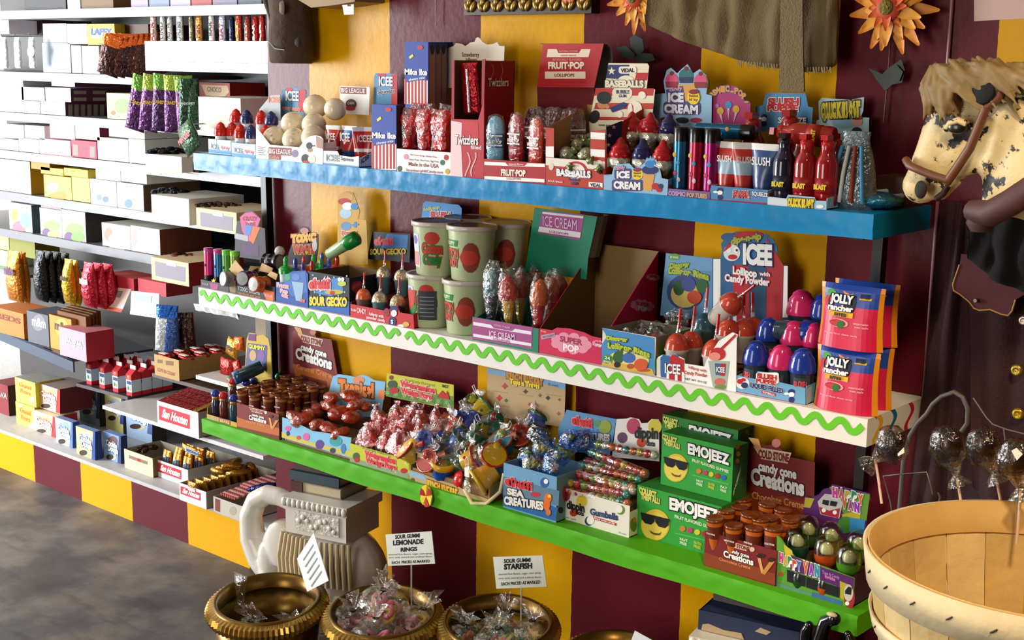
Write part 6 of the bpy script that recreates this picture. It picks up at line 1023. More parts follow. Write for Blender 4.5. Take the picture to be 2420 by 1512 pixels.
# HAPPY VAN eggs
PURP=PAPER('5a1f6a')
def f(p):
    p.poly([(1836,1264),(1850,1280),(1862,1340),(1834,1390)],PAPER('5a9a2a'),1); p.poly([(1852,1285),(1872,1300),(1880,1330),(1860,1335)],PAPER('c8b82a'),2); p.poly([(1833,1375),(1838,1300),(1836,1392)],BLU,2)
    p.poly([(1870,1310),(1900,1325),(2019,1366),(2016,1400),(1960,1378),(1868,1345)],PURP,2)
    for i,(t,c) in enumerate(zip('HAPPY',('c83a8a','c8a828','2a8a5a','c84a28','2a62b0'))): p.text(t,1842+10.5*i,1324+5*i+3*(i%2),1852+10.5*i,1328+5*i+3*(i%2),19,PAPER(c),4,.1,(WHT,.06))
    for i,(t,c) in enumerate(zip('VAN',('c8602a','8a3ab0','2a8aa0'))): p.text(t,1899+13.5*i,1350+4*i,1911+13.5*i,1355+4*i,24,PAPER(c),4,.1,(WHT,.06))
    p.text('Toys & Candy',1944,1354,1985,1368,7,PAPER('a080c0'),3,.04); p.text('Inside',1950,1364,1975,1373,8,PAPER('d070a8'),3,.06); p.ell(1845,1356,5,5,PAPER('b83a28'),3)
    p.poly([(1838,1376),(1920,1402),(1918,1412),(1838,1386)],PAPER('5a8a7a'),2); p.poly([(1920,1398),(1990,1420),(1990,1436),(1920,1412)],PAPER('3a6a9c'),2); p.poly([(1985,1372),(2004,1380),(2000,1420),(1986,1412)],PAPER('b8a82a'),2)
    p.ell(2008,1412,13,26,PAPER('a02028'),3); p.poly([(1998,1395),(2006,1385),(2014,1388),(2012,1405),(1998,1402)],BLK,4); p.ell(2006,1400,11,20,PAPER('c8c0b8'),3); p.ell(2003,1425,5,5,WHT,4); p.text('choking hazard',1844,1392,1915,1411,3,WHT,3)
    p.poly([(1861,1345),(1906,1361),(1904,1386),(1861,1373)],BLK,4); p.poly([(1908,1362),(1985,1388),(1984,1412),(1906,1387)],BLK,4)
hv=Tray('display_carton','bright happy van egg toy carton at the right end of the green shelf',1833,2012,-.2,.14,ZG,1264,PAPER('5a9a2a'),f,hs=.06,hb=.07,ms=PAPER('4a1a4a'),mi=PAPER('4a3a2a'),front=[(1836,1264),(1846,1272),(1862,1296),(1880,1316),(1930,1332),(1985,1352),(2020,1366),(2014,1449),(1833,1393)],rise=(.1,.05))
hv.head([(1897,1260),(1898,1206),(1904,1171),(1915,1176),(1935,1168),(1946,1155),(1962,1152),(1966,1144),(1994,1150),(2056,1166),(2057,1180),(2050,1195),(2046,1265),(2040,1320),(1900,1310)],PURP,lambda p:(p.poly([(1960,1150),(2056,1168),(2048,1230),(1995,1215)],PAPER('5a8a2a'),1),p.poly([(1903,1175),(1925,1178),(1915,1200),(1900,1198)],PAPER('b8b030'),1),p.poly([(1990,1215),(2035,1205),(2030,1250),(2000,1260)],PAPER('a8a020'),2),p.ell(2000,1240,20,20,PAPER('3a7a2a'),3),p.poly([(2010,1222),(2046,1228),(2042,1262),(2008,1256)],BLU,4),p.poly([(1933,1185),(1950,1166),(1985,1170),(1992,1190),(1984,1225),(1940,1215)],PAPER('c8c0b8'),3),p.poly([(1936,1196),(1960,1206),(1986,1200),(1982,1224),(1942,1214)],PAPER('a82030'),4),p.ell(1948,1205,5,5,WHT,5),p.ell(1974,1210,5,5,WHT,5),p.poly([(1946,1180),(1960,1182),(1958,1194),(1944,1190)],BLK,5),p.poly([(1964,1182),(1980,1185),(1976,1196),(1962,1194)],BLK,5),[p.text(t,1968+15*i,1172+4*i-3*(i%2),1981+15*i,1175+4*i-3*(i%2),20,PAPER(c),5,.1,(WHT,.06)) for i,(t,c) in enumerate(zip('HAPPY',('c83a8a','c84a58','b8a828','2a8a5a','c8602a')))],[p.text(t,1990+15*i,1196+5*i,2003+15*i,1200+5*i,20,PAPER(c),5,.1,(WHT,.06)) for i,(t,c) in enumerate(zip('VAN',('c8602a','a83a8a','8a2ab0')))]),Y=-.055)
def mk_egg(c):
    def f(lab):
        r=new('surprise_egg',lab,'toy egg'); mb=MB(); mb.loft((0,0,0),[(0,.010,.010),(.003,.016,.016),(.014,.0205,.0205),(.024,.0215,.0215)],G(c,.2),18); mb.build('base',r); mb=MB(); mb.ball((0,0,.03),(.012,.011,.013),G('c8c0a8',.3),10,7,.08,3); mb.build('toy',r); mb=MB(); mb.lathe([(.0218,.024),(.0215,.034),(.0185,.046),(.011,.054),(0,.0565)],(0,0,0),FILM('e8f0d8',.08,14,.15,.4),18); mb.build('clear_dome',r); return r
    return f
for i,(px,py,Y,c,lab) in enumerate(((1883,1290,-.165,'1c4a34','dark green, front left'),(1953,1310,-.165,'b8481c','orange, front middle'),(2006,1335,-.175,'4a8a1c','green, front right'),(1910,1255,-.105,'3a5a3a','grey green, second row left'),(1965,1270,-.105,'a86a2a','orange, second row middle'),(2030,1290,-.11,'5a7a2a','green, second row right'))):
    P=at(px,py,Y=Y); put('egg'+c,mk_egg(c),(P.x,P.y,max(ZG+.0505,P.z-.03)),'clear domed surprise egg in the happy van carton, '+lab,scale=1.1)
for px,c,lab in ((1880,'1c3a2a','dark green, in the left window'),(1938,'b8481c','orange, in the middle window')):
    P=at(px,1380,Y=hv.Y); x=lineX(px,hv.Y-.004,ZG); put('eggw'+c,mk_egg(c),(x,hv.Y+.012,ZG+.004),'surprise egg at the bottom of the happy van carton, '+lab,scale=.74)
# ================= below the shelves =================
def soft(o,vox,it=4):
    m=o.modifiers.new('merge','REMESH'); m.mode='VOXEL'; m.voxel_size=vox; m.use_smooth_shade=True
    s=o.modifiers.new('soften','SMOOTH'); s.factor=.5; s.iterations=it
CER=M('d8d2c6',.3,var=.1,vs=12,coat=.3)
def mk_elephant(lab,head=True):
    r=new('elephant_stool' if head else 'ceramic_stool',lab,'plant stand'); sx=Matrix.Rotation(.235,3,'Z')     # local origin: floor under the seat centre, head towards -x
    def L(x,y,z): return sx@Vector((x,y,z))
    mb=MB(); mb.ball(L(.02,0,.20),(.135,.10,.125),CER,24,14,rot=sx)
    for x in (-.075,.10):
        for y in (-.055,.055): mb.lathe([(.046,0),(.048,.01),(.042,.05),(.045,.16)],L(x,y,0),CER,16)
    if head: mb.ball(L(-.15,-.005,.235),(.062,.055,.072),CER,18,12,rot=sx)
    tr=[(-.185,-.02,.175),(-.215,-.02,.195),(-.243,-.02,.245),(-.248,-.02,.305),(-.228,-.02,.350),(-.190,-.02,.372),(-.150,-.02,.372),(-.11,-.018,.36)]
    sp=[]
    for i in range(len(tr)-1):
        for t in (0,.5): sp.append(L(*[tr[i][k]*(1-t)+tr[i+1][k]*t for k in range(3)]))
    sp.append(L(*tr[-1]))
    if head: mb.tube(sp,[.044,.043,.040,.038,.035,.033,.031,.029,.028,.027,.026,.025,.024,.023,.022],CER,14)
    if head: mb.ball(L(-.165,-.06,.215),(.030,.016,.05),CER,14,10,rot=sx); mb.ball(L(-.125,-.065,.26),(.045,.014,.062),CER,16,10,rot=sx); mb.ball(L(-.17,-.045,.165),(.03,.028,.04),CER,14,10)
    b=mb.build('body',r); soft(b,.0045)
    mb=MB(); mb.obox(L(-.093,-.073,.305),sx@Vector((.186,0,0)),sx@Vector((0,.146,0)),(0,0,.075),CER); mb.obox(L(-.10,-.08,.375),sx@Vector((.20,0,0)),sx@Vector((0,.16,0)),(0,0,.024),CER)
    for i in range(13): mb.ball(L(-.092+.0153*i,-.081,.387),(.009,.006,.011),CER,8,6)
    mb.obox(L(-.062,-.0765,.318),sx@Vector((.135,0,0)),sx@Vector((0,.004,0)),(0,0,.05),M('cfc8ba',.4,bump=.6,bs=90))
    for i in range(9): a=i*.7; mb.ball(L(-.05+.0135*i,-.077,.342+.012*math.sin(a*2)),(.009,.004,.007),CER,8,5)
    mb.build('seat',r)
    mb=MB()
    for i in range(15): mb.tube([L(-.10+.0145*i,-.078-.018*math.sin(i/14*3.14),.305),L(-.105+.0155*i,-.088-.018*math.sin(i/14*3.14),.245),L(-.105+.0155*i,-.083-.016*math.sin(i/14*3.14),.19)],[.005,.006,.006],M('c0aa84',.4),6)
    mb.build('fringe',r)
    mb=MB()
    for x in (-.095,-.075,-.055,.08,.10,.12): mb.ball(L(x,-.1,.012),(.010,.010,.013),CER,8,6)
    mb.build('toenails',r); return r
EL=Vector((-.047,-.165,0)); put('ele',mk_elephant,EL,'white ceramic elephant stool with raised trunk carrying old books')
o2=at(1628,1497,Z=.40); put('ele2',lambda l:mk_elephant(l,False),Vector((o2.x+.083,o2.y+.095,0)),'white ceramic stool at the right under the torn blue book')
PG=M('b8a88a',.8,var=.15,vs=200)
def book(lab,P,w,d,h,rz,cov,spine=None,worn=None):
    r=thing('book',lab,'book',P); X=Matrix.Rotation(rz,3,'Z'); q=lambda x,y,z:Vector(P)+X@Vector((x,y,z)); mb=MB(); t=.0025
    for z in (0,h-t): mb.obox(q(0,0,z),X@Vector((w,0,0)),X@Vector((0,d,0)),(0,0,t),cov)
    mb.obox(q(0,-.001,0),X@Vector((.003,0,0)),X@Vector((0,d,0)),(0,0,h),cov)
    if spine: mb.obox(q(-.002,-.003,.0),X@Vector((w*.24,0,0)),X@Vector((0,.004,0)),(0,0,h),spine)
    else: mb.obox(q(-.001,-.003,0),X@Vector((w,0,0)),X@Vector((0,.004,0)),(0,0,h),cov)
    if worn:
        mb.prism([q(w*a,-.0042,h*b) for a,b in ((.03,0),(.45,.0),(.42,.3),(.25,.25),(.1,.4),(.04,.3))],X@Vector((0,.001,0)),worn); mb.prism([q(w*a,-.0042,h*b) for a,b in ((.55,.55),(.66,.5),(.7,.7),(.6,.8))],X@Vector((0,.001,0)),worn)
    mb.build('cover',r); mb=MB(); mb.obox(q(.004,.001,t+.0002),X@Vector((w-.007,0,0)),X@Vector((0,d-.004,0)),(0,0,h-2*t-.0004),PG); mb.build('pages',r); return r
sx=at(687,1155,Z=.4); 
P=at(690,1157,Z=.401); book('old book with a maroon spine and cream pages, bottom of the stack on elephant',(P.x,P.y,.4005),.155,.12,.026,.22,M('8a7c68',.7),M('4a1c20',.5))
P=at(687,1130,Z=.428); book('old blue cloth book, middle of the stack on the white elephant',(P.x,P.y,.4275),.155,.12,.024,.22,M('2c3e4a',.7))
P=at(697,1106,Z=.453); book('old brown book on top of the elephant stack, just under the green shelf',(P.x,P.y,.4525),.15,.11,.016,.22,M('4a342c',.7))
P=at(1652,1483,Z=.402); book('worn dark blue book with torn paper patches, on the right ceramic stool',(P.x,P.y,.4005),.21,.13,.040,.2,M('1a2648',.6),worn=M('b09878',.8))
P=at(1688,1412,Z=.445); book('flat grey book on top of the torn blue book',(P.x,P.y,.4415),.2,.10,.017,.14,M('4c4842',.7))
# bronze urns
BRZ=M('7a5a24',.32,metal=.8,var=.25,vs=25); BRZ2=M('a8843c',.3,metal=.85,var=.2,vs=30)
def mk_urn(lab):
    r=new('bronze_urn',lab,'urn'); mb=MB(); mb.lathe([(.08,0),(.085,.01),(.075,.03),(.07,.05),(.095,.10),(.112,.2),(.115,.265),(.108,.268),(.105,.2),(.09,.105),(0,.10)],(0,0,0),BRZ,40,wob=.012); mb.build('bowl',r)
    mb=MB(); n=72; vs=[]; prof=[(.114,.262),(.130,.268),(.1345,.28),(.130,.292),(.119,.297)]
    for i in range(n*2):
        t=math.pi*i/n; k=1+(.022 if i%2 else -.012); vs+=[(q[0]*(k if 0<j<4 else 1)*math.cos(t),q[0]*(k if 0<j<4 else 1)*math.sin(t),q[1]) for j,q in enumerate(prof)]
    N=2*n; mb.add(vs,[(i*5+j,((i+1)%N)*5+j,((i+1)%N)*5+j+1,i*5+j+1) for i in range(N) for j in range(4)],BRZ2); mb.build('gadrooned_rim',r)
    mb=MB(); mb.lathe([(.119,.297),(.117,.302),(.110,.300),(.106,.27)],(0,0,0),BRZ,48,cap=0); mb.build('inner_lip',r); return r
UR=[Vector((.179,-.555,0)),Vector((.417,-.424,0)),Vector((.641,-.293,0)),Vector((.951,-.276,0))]
for i,u in enumerate(UR): put('urn',mk_urn,u,('ribbed bronze urn nearly empty, leftmost of the row','ribbed bronze urn piled with clear bags, second from the left','ribbed bronze urn with starfish gummies and their sign','ribbed bronze urn at the right, only its rim showing')[i],rot=(0,0,.71)).scale=(1,1.27,1)
GUM=('c84a2a','2a7a3a','d8b83a','d86a8a','5a9a3a','d87a2a','3a8a8a','c83a3a')
def mk_bag(kind,seed,R):
    def f(lab):
        r=new('candy_bag',lab,'candy bag'); rd=random.Random(seed); mb=MB()
        cols={'worm':('2a7a3a','d8b83a','d8601c','5aa03a'),'ring':('d86a7a','d8b84a','a03a4a','e0a0a0'),'star':('d8a85a','3a8a7a','c8404a','8aa04a','d8c07a'),'peach':('d8702a','e08a3a')}[kind]
        for i in range(26 if kind!='ring' else 18):
            a=rd.uniform(0,6.28); q=R*.72*math.sqrt(rd.random()); c=Vector((q*math.cos(a),q*math.sin(a),R*.18+rd.uniform(0,R*.75)*(1-(q/R)**2))); m=M(rd.choice(cols),.5,var=.2,vs=300)
            if kind=='ring':
                ax=Matrix.Rotation(rd.uniform(-1,1),3,'X')@Matrix.Rotation(rd.uniform(-1,1),3,'Y'); rr=.013; mb.tube([c+ax@Vector((rr*math.cos(t),rr*math.sin(t),0)) for t in [j*.5236 for j in range(13)]],.0055,m,7)
            elif kind=='star':
                ax=Matrix.Rotation(rd.uniform(-1.4,.2),3,'X')@Matrix.Rotation(rd.uniform(-1,1),3,'Y'); k=.015; mb.prism([c+ax@Vector((k*(1 if j%2==0 else .5)*math.cos(j*.628),k*(1 if j%2==0 else .5)*math.sin(j*.628),0)) for j in range(10)],ax@Vector((0,0,.007)),m)
            else: mb.ball(c,(.012,.006,.006),m,8,6,rot=Matrix.Rotation(rd.uniform(0,3),3,'Z')@Matrix.Rotation(rd.uniform(-.6,.6),3,'Y'))
        g=mb.build('gummies',r); g['kind']='stuff'
        mb=MB(); mb.ball((0,0,R*.62),(R*1.05,R*1.05,R*.78),FILM('ffffff',.14,40),18,11,.10,seed); mb.build('bag',r)
        mb=MB(); n=14; vs=[]
        for j,(h,q) in enumerate(((R*1.3,.012),(R*1.42,.006),(R*1.6,.016),(R*1.95,.034))):
            for i in range(n): t=2*math.pi*i/n; k=1+(.35 if i%2 else -.3)*(j/3); vs.append((q*k*math.cos(t),q*k*math.sin(t)*.6,h+(rd.uniform(-.012,.012) if j==3 else 0)))
        mb.add(vs,[(j*n+i,j*n+(i+1)%n,(j+1)*n+(i+1)%n,(j+1)*n+i) for j in range(3) for i in range(n)],FILM('ffffff',.4,40)); mb.build('gathered_top',r)
        mb=MB(); mb.tube([(.007*math.cos(t),.007*math.sin(t),R*1.42) for t in [i*.7 for i in range(10)]]+[(.012,-.006,R*1.30)],.0016,BLK,5); mb.build('twist_tie',r); return r
    return f
def fillu(i): # filler inside the urn so bags have something to rest on
    mb=MB(); mb.lathe([(0,.212),(.1,.215),(.1,.20)],UR[i],M('3a2a18',.8),20,cap=0); o=mb.build('packing_paper',None,UR[i]+Vector((0,0,.2))); tag(o,'dark packing paper inside the bronze urn, %s of the row'%nth(i),'paper')
for i in range(1,4): fillu(i)
for k,(u,dx,dy,z,kind,R,sd,lab) in enumerate(((0,-.035,-.03,.185,'worm',.045,1,'green and orange gummies deep in the left urn'),(0,.06,.03,.185,'peach',.045,2,'peach coloured gummies at the right of the left urn'),
   (1,-.055,-.045,.222,'ring',.058,3,'pink and yellow rings at the front left of the second urn'),(1,.04,-.055,.222,'ring',.058,4,'rings at the front right of the second urn'),(1,-.05,.05,.225,'ring',.055,5,'dark rings at the back left of the second urn'),(1,.055,.045,.225,'ring',.058,6,'rings at the back right of the second urn'),(1,0,0,.275,'ring',.055,7,'pink rings on top of the second urn'),
   (2,-.05,-.05,.222,'peach',.052,8,'orange gummies at the front left of the third urn'),(2,.045,-.03,.222,'star',.066,9,'pastel starfish at the front of the third urn'),(2,-.035,.05,.225,'star',.05,10,'green starfish at the back left of the third urn'),(2,.055,.06,.225,'star',.05,11,'starfish behind on the right of the third urn'),
   (3,.03,.01,.215,'star',.045,12,'gummies showing above the rim of the right urn'))):
    put('bag%d'%sd,mk_bag(kind,sd,R),UR[u]+Vector((dx,dy,z)),'clear tied bag of '+lab,rot=(.15*math.sin(k),.2*math.cos(k*2),k*.9))
mb=MB(); mb.lathe([(0,.18),(.1,.182),(.1,.17)],UR[0],M('5a4220',.5,metal=.5),20,cap=0); o=mb.build('urn_liner',None,UR[0]+Vector((0,0,.1))); tag(o,'bronze coloured liner at the bottom of the left urn','liner')
# cellophane twist lying in the first urn
def sign(lab,pts,Y,lines,stick=True,tw=0):
    P=at(*pts[0],Y=Y); r=thing('price_card',lab,'sign',P); mb=MB(); p=Pl(mb,Y=Y); p.card(pts,.0012,M('d6d8cc',.5)); 
    for (t,x0,y0,x1,y1,h,b) in lines: p.text(t,x0,y0,x1,y1,h,BLK,1,b)
    mb.build('card',r)
    if stick: a=at((pts[2][0]+pts[3][0])/2,pts[2][1]-3,Y=Y+.0014); mb=MB(); mb.tube([a,(a.x,a.y,.2)],.0018,M('c8c4b8',.4),6); mb.build('stick',r)
sign('white lemonade rings price card standing in the second urn',((911,1263),(1020,1255),(1028,1332),(917,1337)),-.36,(('SOUR GUMMI',934,1273,992,1269,9,.04),('LEMONADE',929,1288,1001,1284,11,.05),('RINGS',947,1303,986,1301,9,.05),('assorted fruit flavors, sugar, corn syrup,',918,1312,1022,1309,4,0),('citric acid, natural and artificial flavor',918,1319,1022,1316,4,0),('EACH  PRICED AS MARKED',926,1332,1016,1328,6,.03)))
sign('white starfish price card standing in the third urn',((1165,1316),(1282,1312),(1292,1386),(1173,1391)),-.225,(('SOUR GUMMI',1191,1330,1254,1327,9,.04),('STARFISH',1191,1345,1258,1342,12,.06),('assorted fruit flavors, sugar, corn syrup,',1178,1359,1279,1355,5,0),('citric acid, natural and artificial flavor',1178,1368,1280,1365,4,0),('EACH PRICED AS MARKED',1185,1383,1277,1378,7,.03)))
P=at(735,1375,Y=-.52); r=thing('price_card','bright folded white price card leaning out of the left urn','sign',P); a=[at(741,1259,Y=-.515),at(702,1320,Y=-.47),at(726,1398,Y=-.49),at(776,1372,Y=-.545)]; mb=MB(); mb.prism(a,(.001,.001,0),M('f2f2f0',.4)); mb.build('card',r); mb=MB(); e=(a[3]-a[0]); 
for i in range(5):
    q=a[0]*(.85-.14*i)+a[3]*(.15+.14*i); w=(a[1]-a[0]); mb.prism([q+w*.15+Vector((0,-.0012,0)),q+w*.75+Vector((0,-.0012,0)),q+w*.75+e*.03+Vector((0,-.0012,0)),q+w*.15+e*.03+Vector((0,-.0012,0))],(0,.0004,0),GRY)
mb.build('print_lines',r)
P=at(568,1372,Y=-.56); r=thing('cellophane_wrap','loose clear cellophane twist standing in the left urn','wrapper',P+Vector((0,0,-.06))); mb=MB(); mb.loft(P+Vector((0,0,-.07)),[(0,.02,.016),(.03,.012,.010),(.05,.018,.008),(.085,.026,.003)],FILM('ffffff',.55,40),10); mb.build('film',r)
a=[at(*q,Y=-.30) for q in ((1500,1490),(1492,1512),(1530,1530),(1540,1512))]; mb=MB(); mb.prism(a,(0,.0012,0),M('d6dce0',.5)); o=mb.build('price_card',None,a[0]); tag(o,'white card corner tilted in the right bronze urn','sign')
# black glossy figurine
P=at(1945,1500,Y=-.25); r=thing('ceramic_figurine','shiny black ceramic animal figurine with a chipped ear at the bottom right','figurine',(P.x,P.y,0)); mb=MB(); K_=G('08090c',.08)
for pts,rr in (([(1900,1560),(1905,1490),(1912,1478)],(.016,.011,.008)),([(1925,1570),(1940,1500),(1952,1468),(1972,1462)],(.02,.013,.013,.011)),([(2030,1570),(2012,1515),(2004,1498)],(.014,.010,.006))):
    mb.tube([at(*q,Y=-.25) for q in pts],list(rr),K_,12); mb.ball(at(*pts[-1],Y=-.25),rr[-1]*1.1,K_,12,8)
q=at(1960,1600,Y=-.25); mb.ball(q,(.06,.05,.07),K_,18,12); mb.lathe([(.06,0),(.05,.02),(.04,q.z-.04)],(q.x,q.y,0),K_,18); mb.build('body',r)
mb=MB(); mb.ball(at(1966,1452,Y=-.255),(.011,.007,.004),M('c8b898',.8),8,5); mb.build('chipped_edge',r)
# ================= hung on the wall, right-hand side =================
BARK=M('4a3a2c',.9,var=.45,vs=18,bump=1,bs=22)
P=at(690,150,Y=-.06); r=thing('hanging_log','short bark covered log hanging on the maroon pillar above the shelf','log',(P.x,P.y,P.z)); mb=MB(); mb.lathe([(.048,0),(.054,.004),(.056,.06),(.052,.12),(.06,.2),(.063,.3)],P,BARK,20,wob=.05); mb.build('trunk',r)
mb=MB(); k=at(668,18,Y=-.115); mb.lathe([(.018,0),(.014,.006),(.006,.008),(0,.006)],k,M('6a5644',.8),12,(-.4,-.9,0)); mb.build('knot',r); mb=MB(); k=at(705,100,Y=-.118); mb.lathe([(.012,0),(.009,.005),(0,.005)],k,M('2c2018',.9),10,(.1,-1,0)); mb.build('knot',r)
mb=MB(); mb.tube([at(*q,Y=-.10) for q in ((612,-30),(628,0),(640,40),(648,90))],[.009,.008,.006,.004],BARK,8); mb.build('branch',r)
mb=MB(); mb.tube([at(*q,Y=-.12) for q in ((628,60),(632,95),(650,115),(672,118))],.0012,GRY,5); mb.build('wire',r)
P=at(770,0,Y=-.05); r=thing('wooden_board','curved tan wooden board overhanging the top of the yellow stripe','board',P); mb=MB(); Pl(mb,Y=-.10).card([(700,-60),(705,0),(722,10),(735,18),(790,12),(838,4),(841,-60)],.095,M('8a6a3a',.6,var=.25,vs=10)); mb.build('board',r); mb=MB(); Pl(mb,Y=-.102).card([(809,12),(836,10),(836,34),(813,35)],.001,WHT); Pl(mb,Y=-.1025).rect(821,11,829,15,BLK,1); mb.build('tag',r)
P=at(1030,0,Y=-.012); r=thing('hanging_wire','thin wire hanging down the maroon stripe left of the picture frame','wire',P); mb=MB(); mb.tube([at(*q,Y=-.012) for q in ((1031,-60),(1031,0),(1029,40),(1031,60))],.0013,M('8a7a78',.4),5); mb.build('wire',r)
# picture frame
a=at(1096,36,Y=-.03); b=at(1397,34,Y=-.03); H=.42; r=thing('picture_frame','ornate dark gold picture frame hanging at the top of the wall','picture',(a.x,-.02,a.z)); DK=M('2c2014',.4,metal=.3); GLD=M('9a7a3c',.3,metal=.7,var=.3,vs=60)
for nm,x0,z0,x1,z1 in (('bottom_rail',a.x,a.z,b.x,a.z+.045),('top_rail',a.x,a.z+H-.045,b.x,a.z+H),('side_rail',a.x,a.z+.045,a.x+.045,a.z+H-.045),('side_rail',b.x-.045,a.z+.045,b.x,a.z+H-.045)):
    mb=MB(); mb.box(x0,-.03,z0,x1,-.004,z1,DK); o=mb.build(nm,r); 
    mb=MB(); hz=x1-x0>z1-z0; n=9
    for i in range(n):
        t=(i+.5)/n; c=Vector((x0+(x1-x0)*t,-.031,(z0+z1)/2)) if hz else Vector(((x0+x1)/2,-.031,z0+(z1-z0)*t)); l=(x1-x0)/n if hz else (z1-z0)/n
        for s in (-1,1): mb.ball(c+(Vector((s*l*.22,0,-.004)) if hz else Vector((.004,0,s*l*.22))),(l*.2,.006,.014) if hz else (.014,.006,l*.2),GLD,8,6,rot=Matrix.Rotation(s*.5,3,'Y'))
        mb.ball(c+Vector((0,-.002,.006)),(.009,.006,.009),GLD,8,6)
    d=mb.build('gilded_leaves',o) if 0 else mb.build('gilded_leaves',r)
mb=MB().box(a.x+.045,-.012,a.z+.045,b.x-.045,-.008,a.z+H-.045,M('5a5648',.7,var=.4,vs=8)); mb.build('picture',r)
mb=MB(); 
for t in range(5): q=at(1333+5*t,-4+3*(t%2),Y=-.036); mb.ball(q,(.006,.003,.009),M('e06a3a',.5),8,5)
o=mb.build('orange_petals',r)
# gerbera flowers
def flower(lab,cx,cy,R,stem,leaves,Y=-.04):
    c=at(cx,cy,Y=Y); s=sz(c)*R; r=thing('gerbera_flower',lab,'flower',c); rd=random.Random(int(cx))
    for L_,(n,k,m,dy) in enumerate(((15,1,M('e08a14',.5,var=.25,vs=40),0),(14,.78,M('f0a020',.5,var=.2,vs=40),-.008),(12,.48,M('e06018',.5,var=.2,vs=40),-.014))):
        for i in range(n):
            t=2*math.pi*(i+.5*L_)/n+rd.uniform(-.08,.08); l=s*k*rd.uniform(.9,1.06); w=s*.15*(1 if L_<2 else .7); d=Vector((math.cos(t),0,math.sin(t))); e=Vector((-math.sin(t),0,math.cos(t))); z=Vector((0,dy+rd.uniform(-.004,.004),0)); bend=Vector((0,.012*rd.uniform(-.4,1),0))
            mb=MB(); vs=[]
            for j in range(6):
                u=j/5; ww=w*(math.sin(math.pi*(.12+.8*u**.8)))*.95; p=c+z+d*l*(.12+.88*u)+bend*u*u
                vs+=[p-e*ww,p+Vector((0,.003,0)),p+e*ww]
            vs.append(c+z+d*l*1.03+bend)
            fs=[(3*j+q,3*j+q+1,3*j+q+4,3*j+q+3) for j in range(5) for q in range(2)]+[(15,16,18),(16,17,18)]; mb.add(vs,fs,m,1); mb.build('petal',r)
    mb=MB(); mb.ball(c+Vector((0,-.018,0)),(s*.17,s*.08,s*.17),M('8a7a2c',.8,var=.5,vs=250,bump=1,bs=200),14,8); mb.lathe([(s*.3,0),(s*.2,.006),(s*.1,.006)],c+Vector((0,-.012,0)),M('c84018',.6),18,(0,-1,0)); mb.build('centre',r)
    if stem: mb=MB(); mb.tube([at(*q,Y=-.014) for q in stem],.0016,M('6a4038',.5),6); mb.build('stem',r)
    for i,lf in enumerate(leaves): mb=MB(); Pl(mb,Y=-.022-.005*i).card(lf,.0015,M('16261c',.35,var=.4,vs=40)); mb.build('leaf',r)
flower('orange gerbera at top right above the horse head, with dark leaves',2105,18,108,((2104,100),(2098,190),(2088,290)),(((2052,160),(2085,175),(2100,160),(2130,140),(2138,165),(2132,195),(2108,200),(2092,215),(2072,190)),((2100,165),(2118,152),(2134,170),(2125,192),(2105,190))))
flower('orange gerbera partly behind the khaki cloth at the top',1505,-5,80,None,(((1488,90),(1500,82),(1518,92),(1522,118),(1508,135),(1492,125)),((1456,112),(1480,108),(1500,128),(1498,140),(1470,135)),((1495,140),(1520,125),(1542,128),(1548,142),(1515,150))))
# khaki garment
def cloth(lab,name,cat,top,bot,Y,amp,folds,m,extra=None,th=.004,nx=48,ny=12,ph=0):
    r=thing(name,lab,cat,at(*bot[len(bot)//2],Y=Y)); mb=MB(); vs=[]
    def ip(l,u):
        k=u*(len(l)-1); i=min(int(k),len(l)-2); t=k-i; return l[i][0]*(1-t)+l[i+1][0]*t, l[i][1]*(1-t)+l[i+1][1]*t
    for s in (0,1):
        for j in range(ny+1):
            v=j/ny
            for i in range(nx+1):
                u=i/nx; x0,y0=ip(top,u); x1,y1=ip(bot,u); P=at(x0+(x1-x0)*v,y0+(y1-y0)*v,Y=Y); f=amp*(math.sin(u*folds*6.28+ph+v*1.5)+.6*math.sin(u*folds*14+v*4+ph*2)+.4*math.sin(v*9+u*5)); vs.append((P.x,P.y-abs(f)*.9+s*th,P.z))
    N=(nx+1)*(ny+1); g=lambda i,j,s:s*N+j*(nx+1)+i
    fs=[(g(i,j+1,0),g(i+1,j+1,0),g(i+1,j,0),g(i,j,0)) for j in range(ny) for i in range(nx)]+[(g(i,j,1),g(i+1,j,1),g(i+1,j+1,1),g(i,j+1,1)) for j in range(ny) for i in range(nx)]
    fs+=[(g(i,ny,1),g(i+1,ny,1),g(i+1,ny,0),g(i,ny,0)) for i in range(nx)]+[(g(e,j,0),g(e,j+1,0),g(e,j+1,1),g(e,j,1)) for e in (0,nx) for j in range(ny)]
    mb.add(vs,fs,m,1); mb.build('fabric',r); return r
KH=M('6e5a38',.85,var=.2,vs=30,bump=.3,bs=300)
g=cloth('khaki cloth garment with frayed hem hanging at the top of the yellow stripe','hanging_garment','clothing',[(1537,-60),(1600,-60),(1700,-60),(1800,-60),(1900,-60),(1987,-60)],[(1531,58),(1590,85),(1655,112),(1690,122),(1740,138),(1800,158),(1850,162),(1900,168),(1955,172),(1976,150)],-.05,.009,3.3,KH)
mb=MB(); p=Pl(mb,Y=-.085); p.card([(1845,-60),(1896,-60),(1897,100),(1900,216),(1840,216),(1843,100)],.004,M('7c6846',.85,var=.15,vs=40,bump=.4,bs=300)); mb.build('strap',g)
mb=MB(); p=Pl(mb,Y=-.078)
for i in range(34): x=1742+6.6*i; y=142+.17*(x-1742)*.6-(0 if x<1900 else (x-1900)*.1); p.card([(x,y),(x+3,y),(x+4-3*(i%3-1),y+14+4*(i%2)),(x+1,y+12)],.001,M('8a7a5a',.9)); 
o=mb.build('frayed_hem',g); o['kind']='stuff'
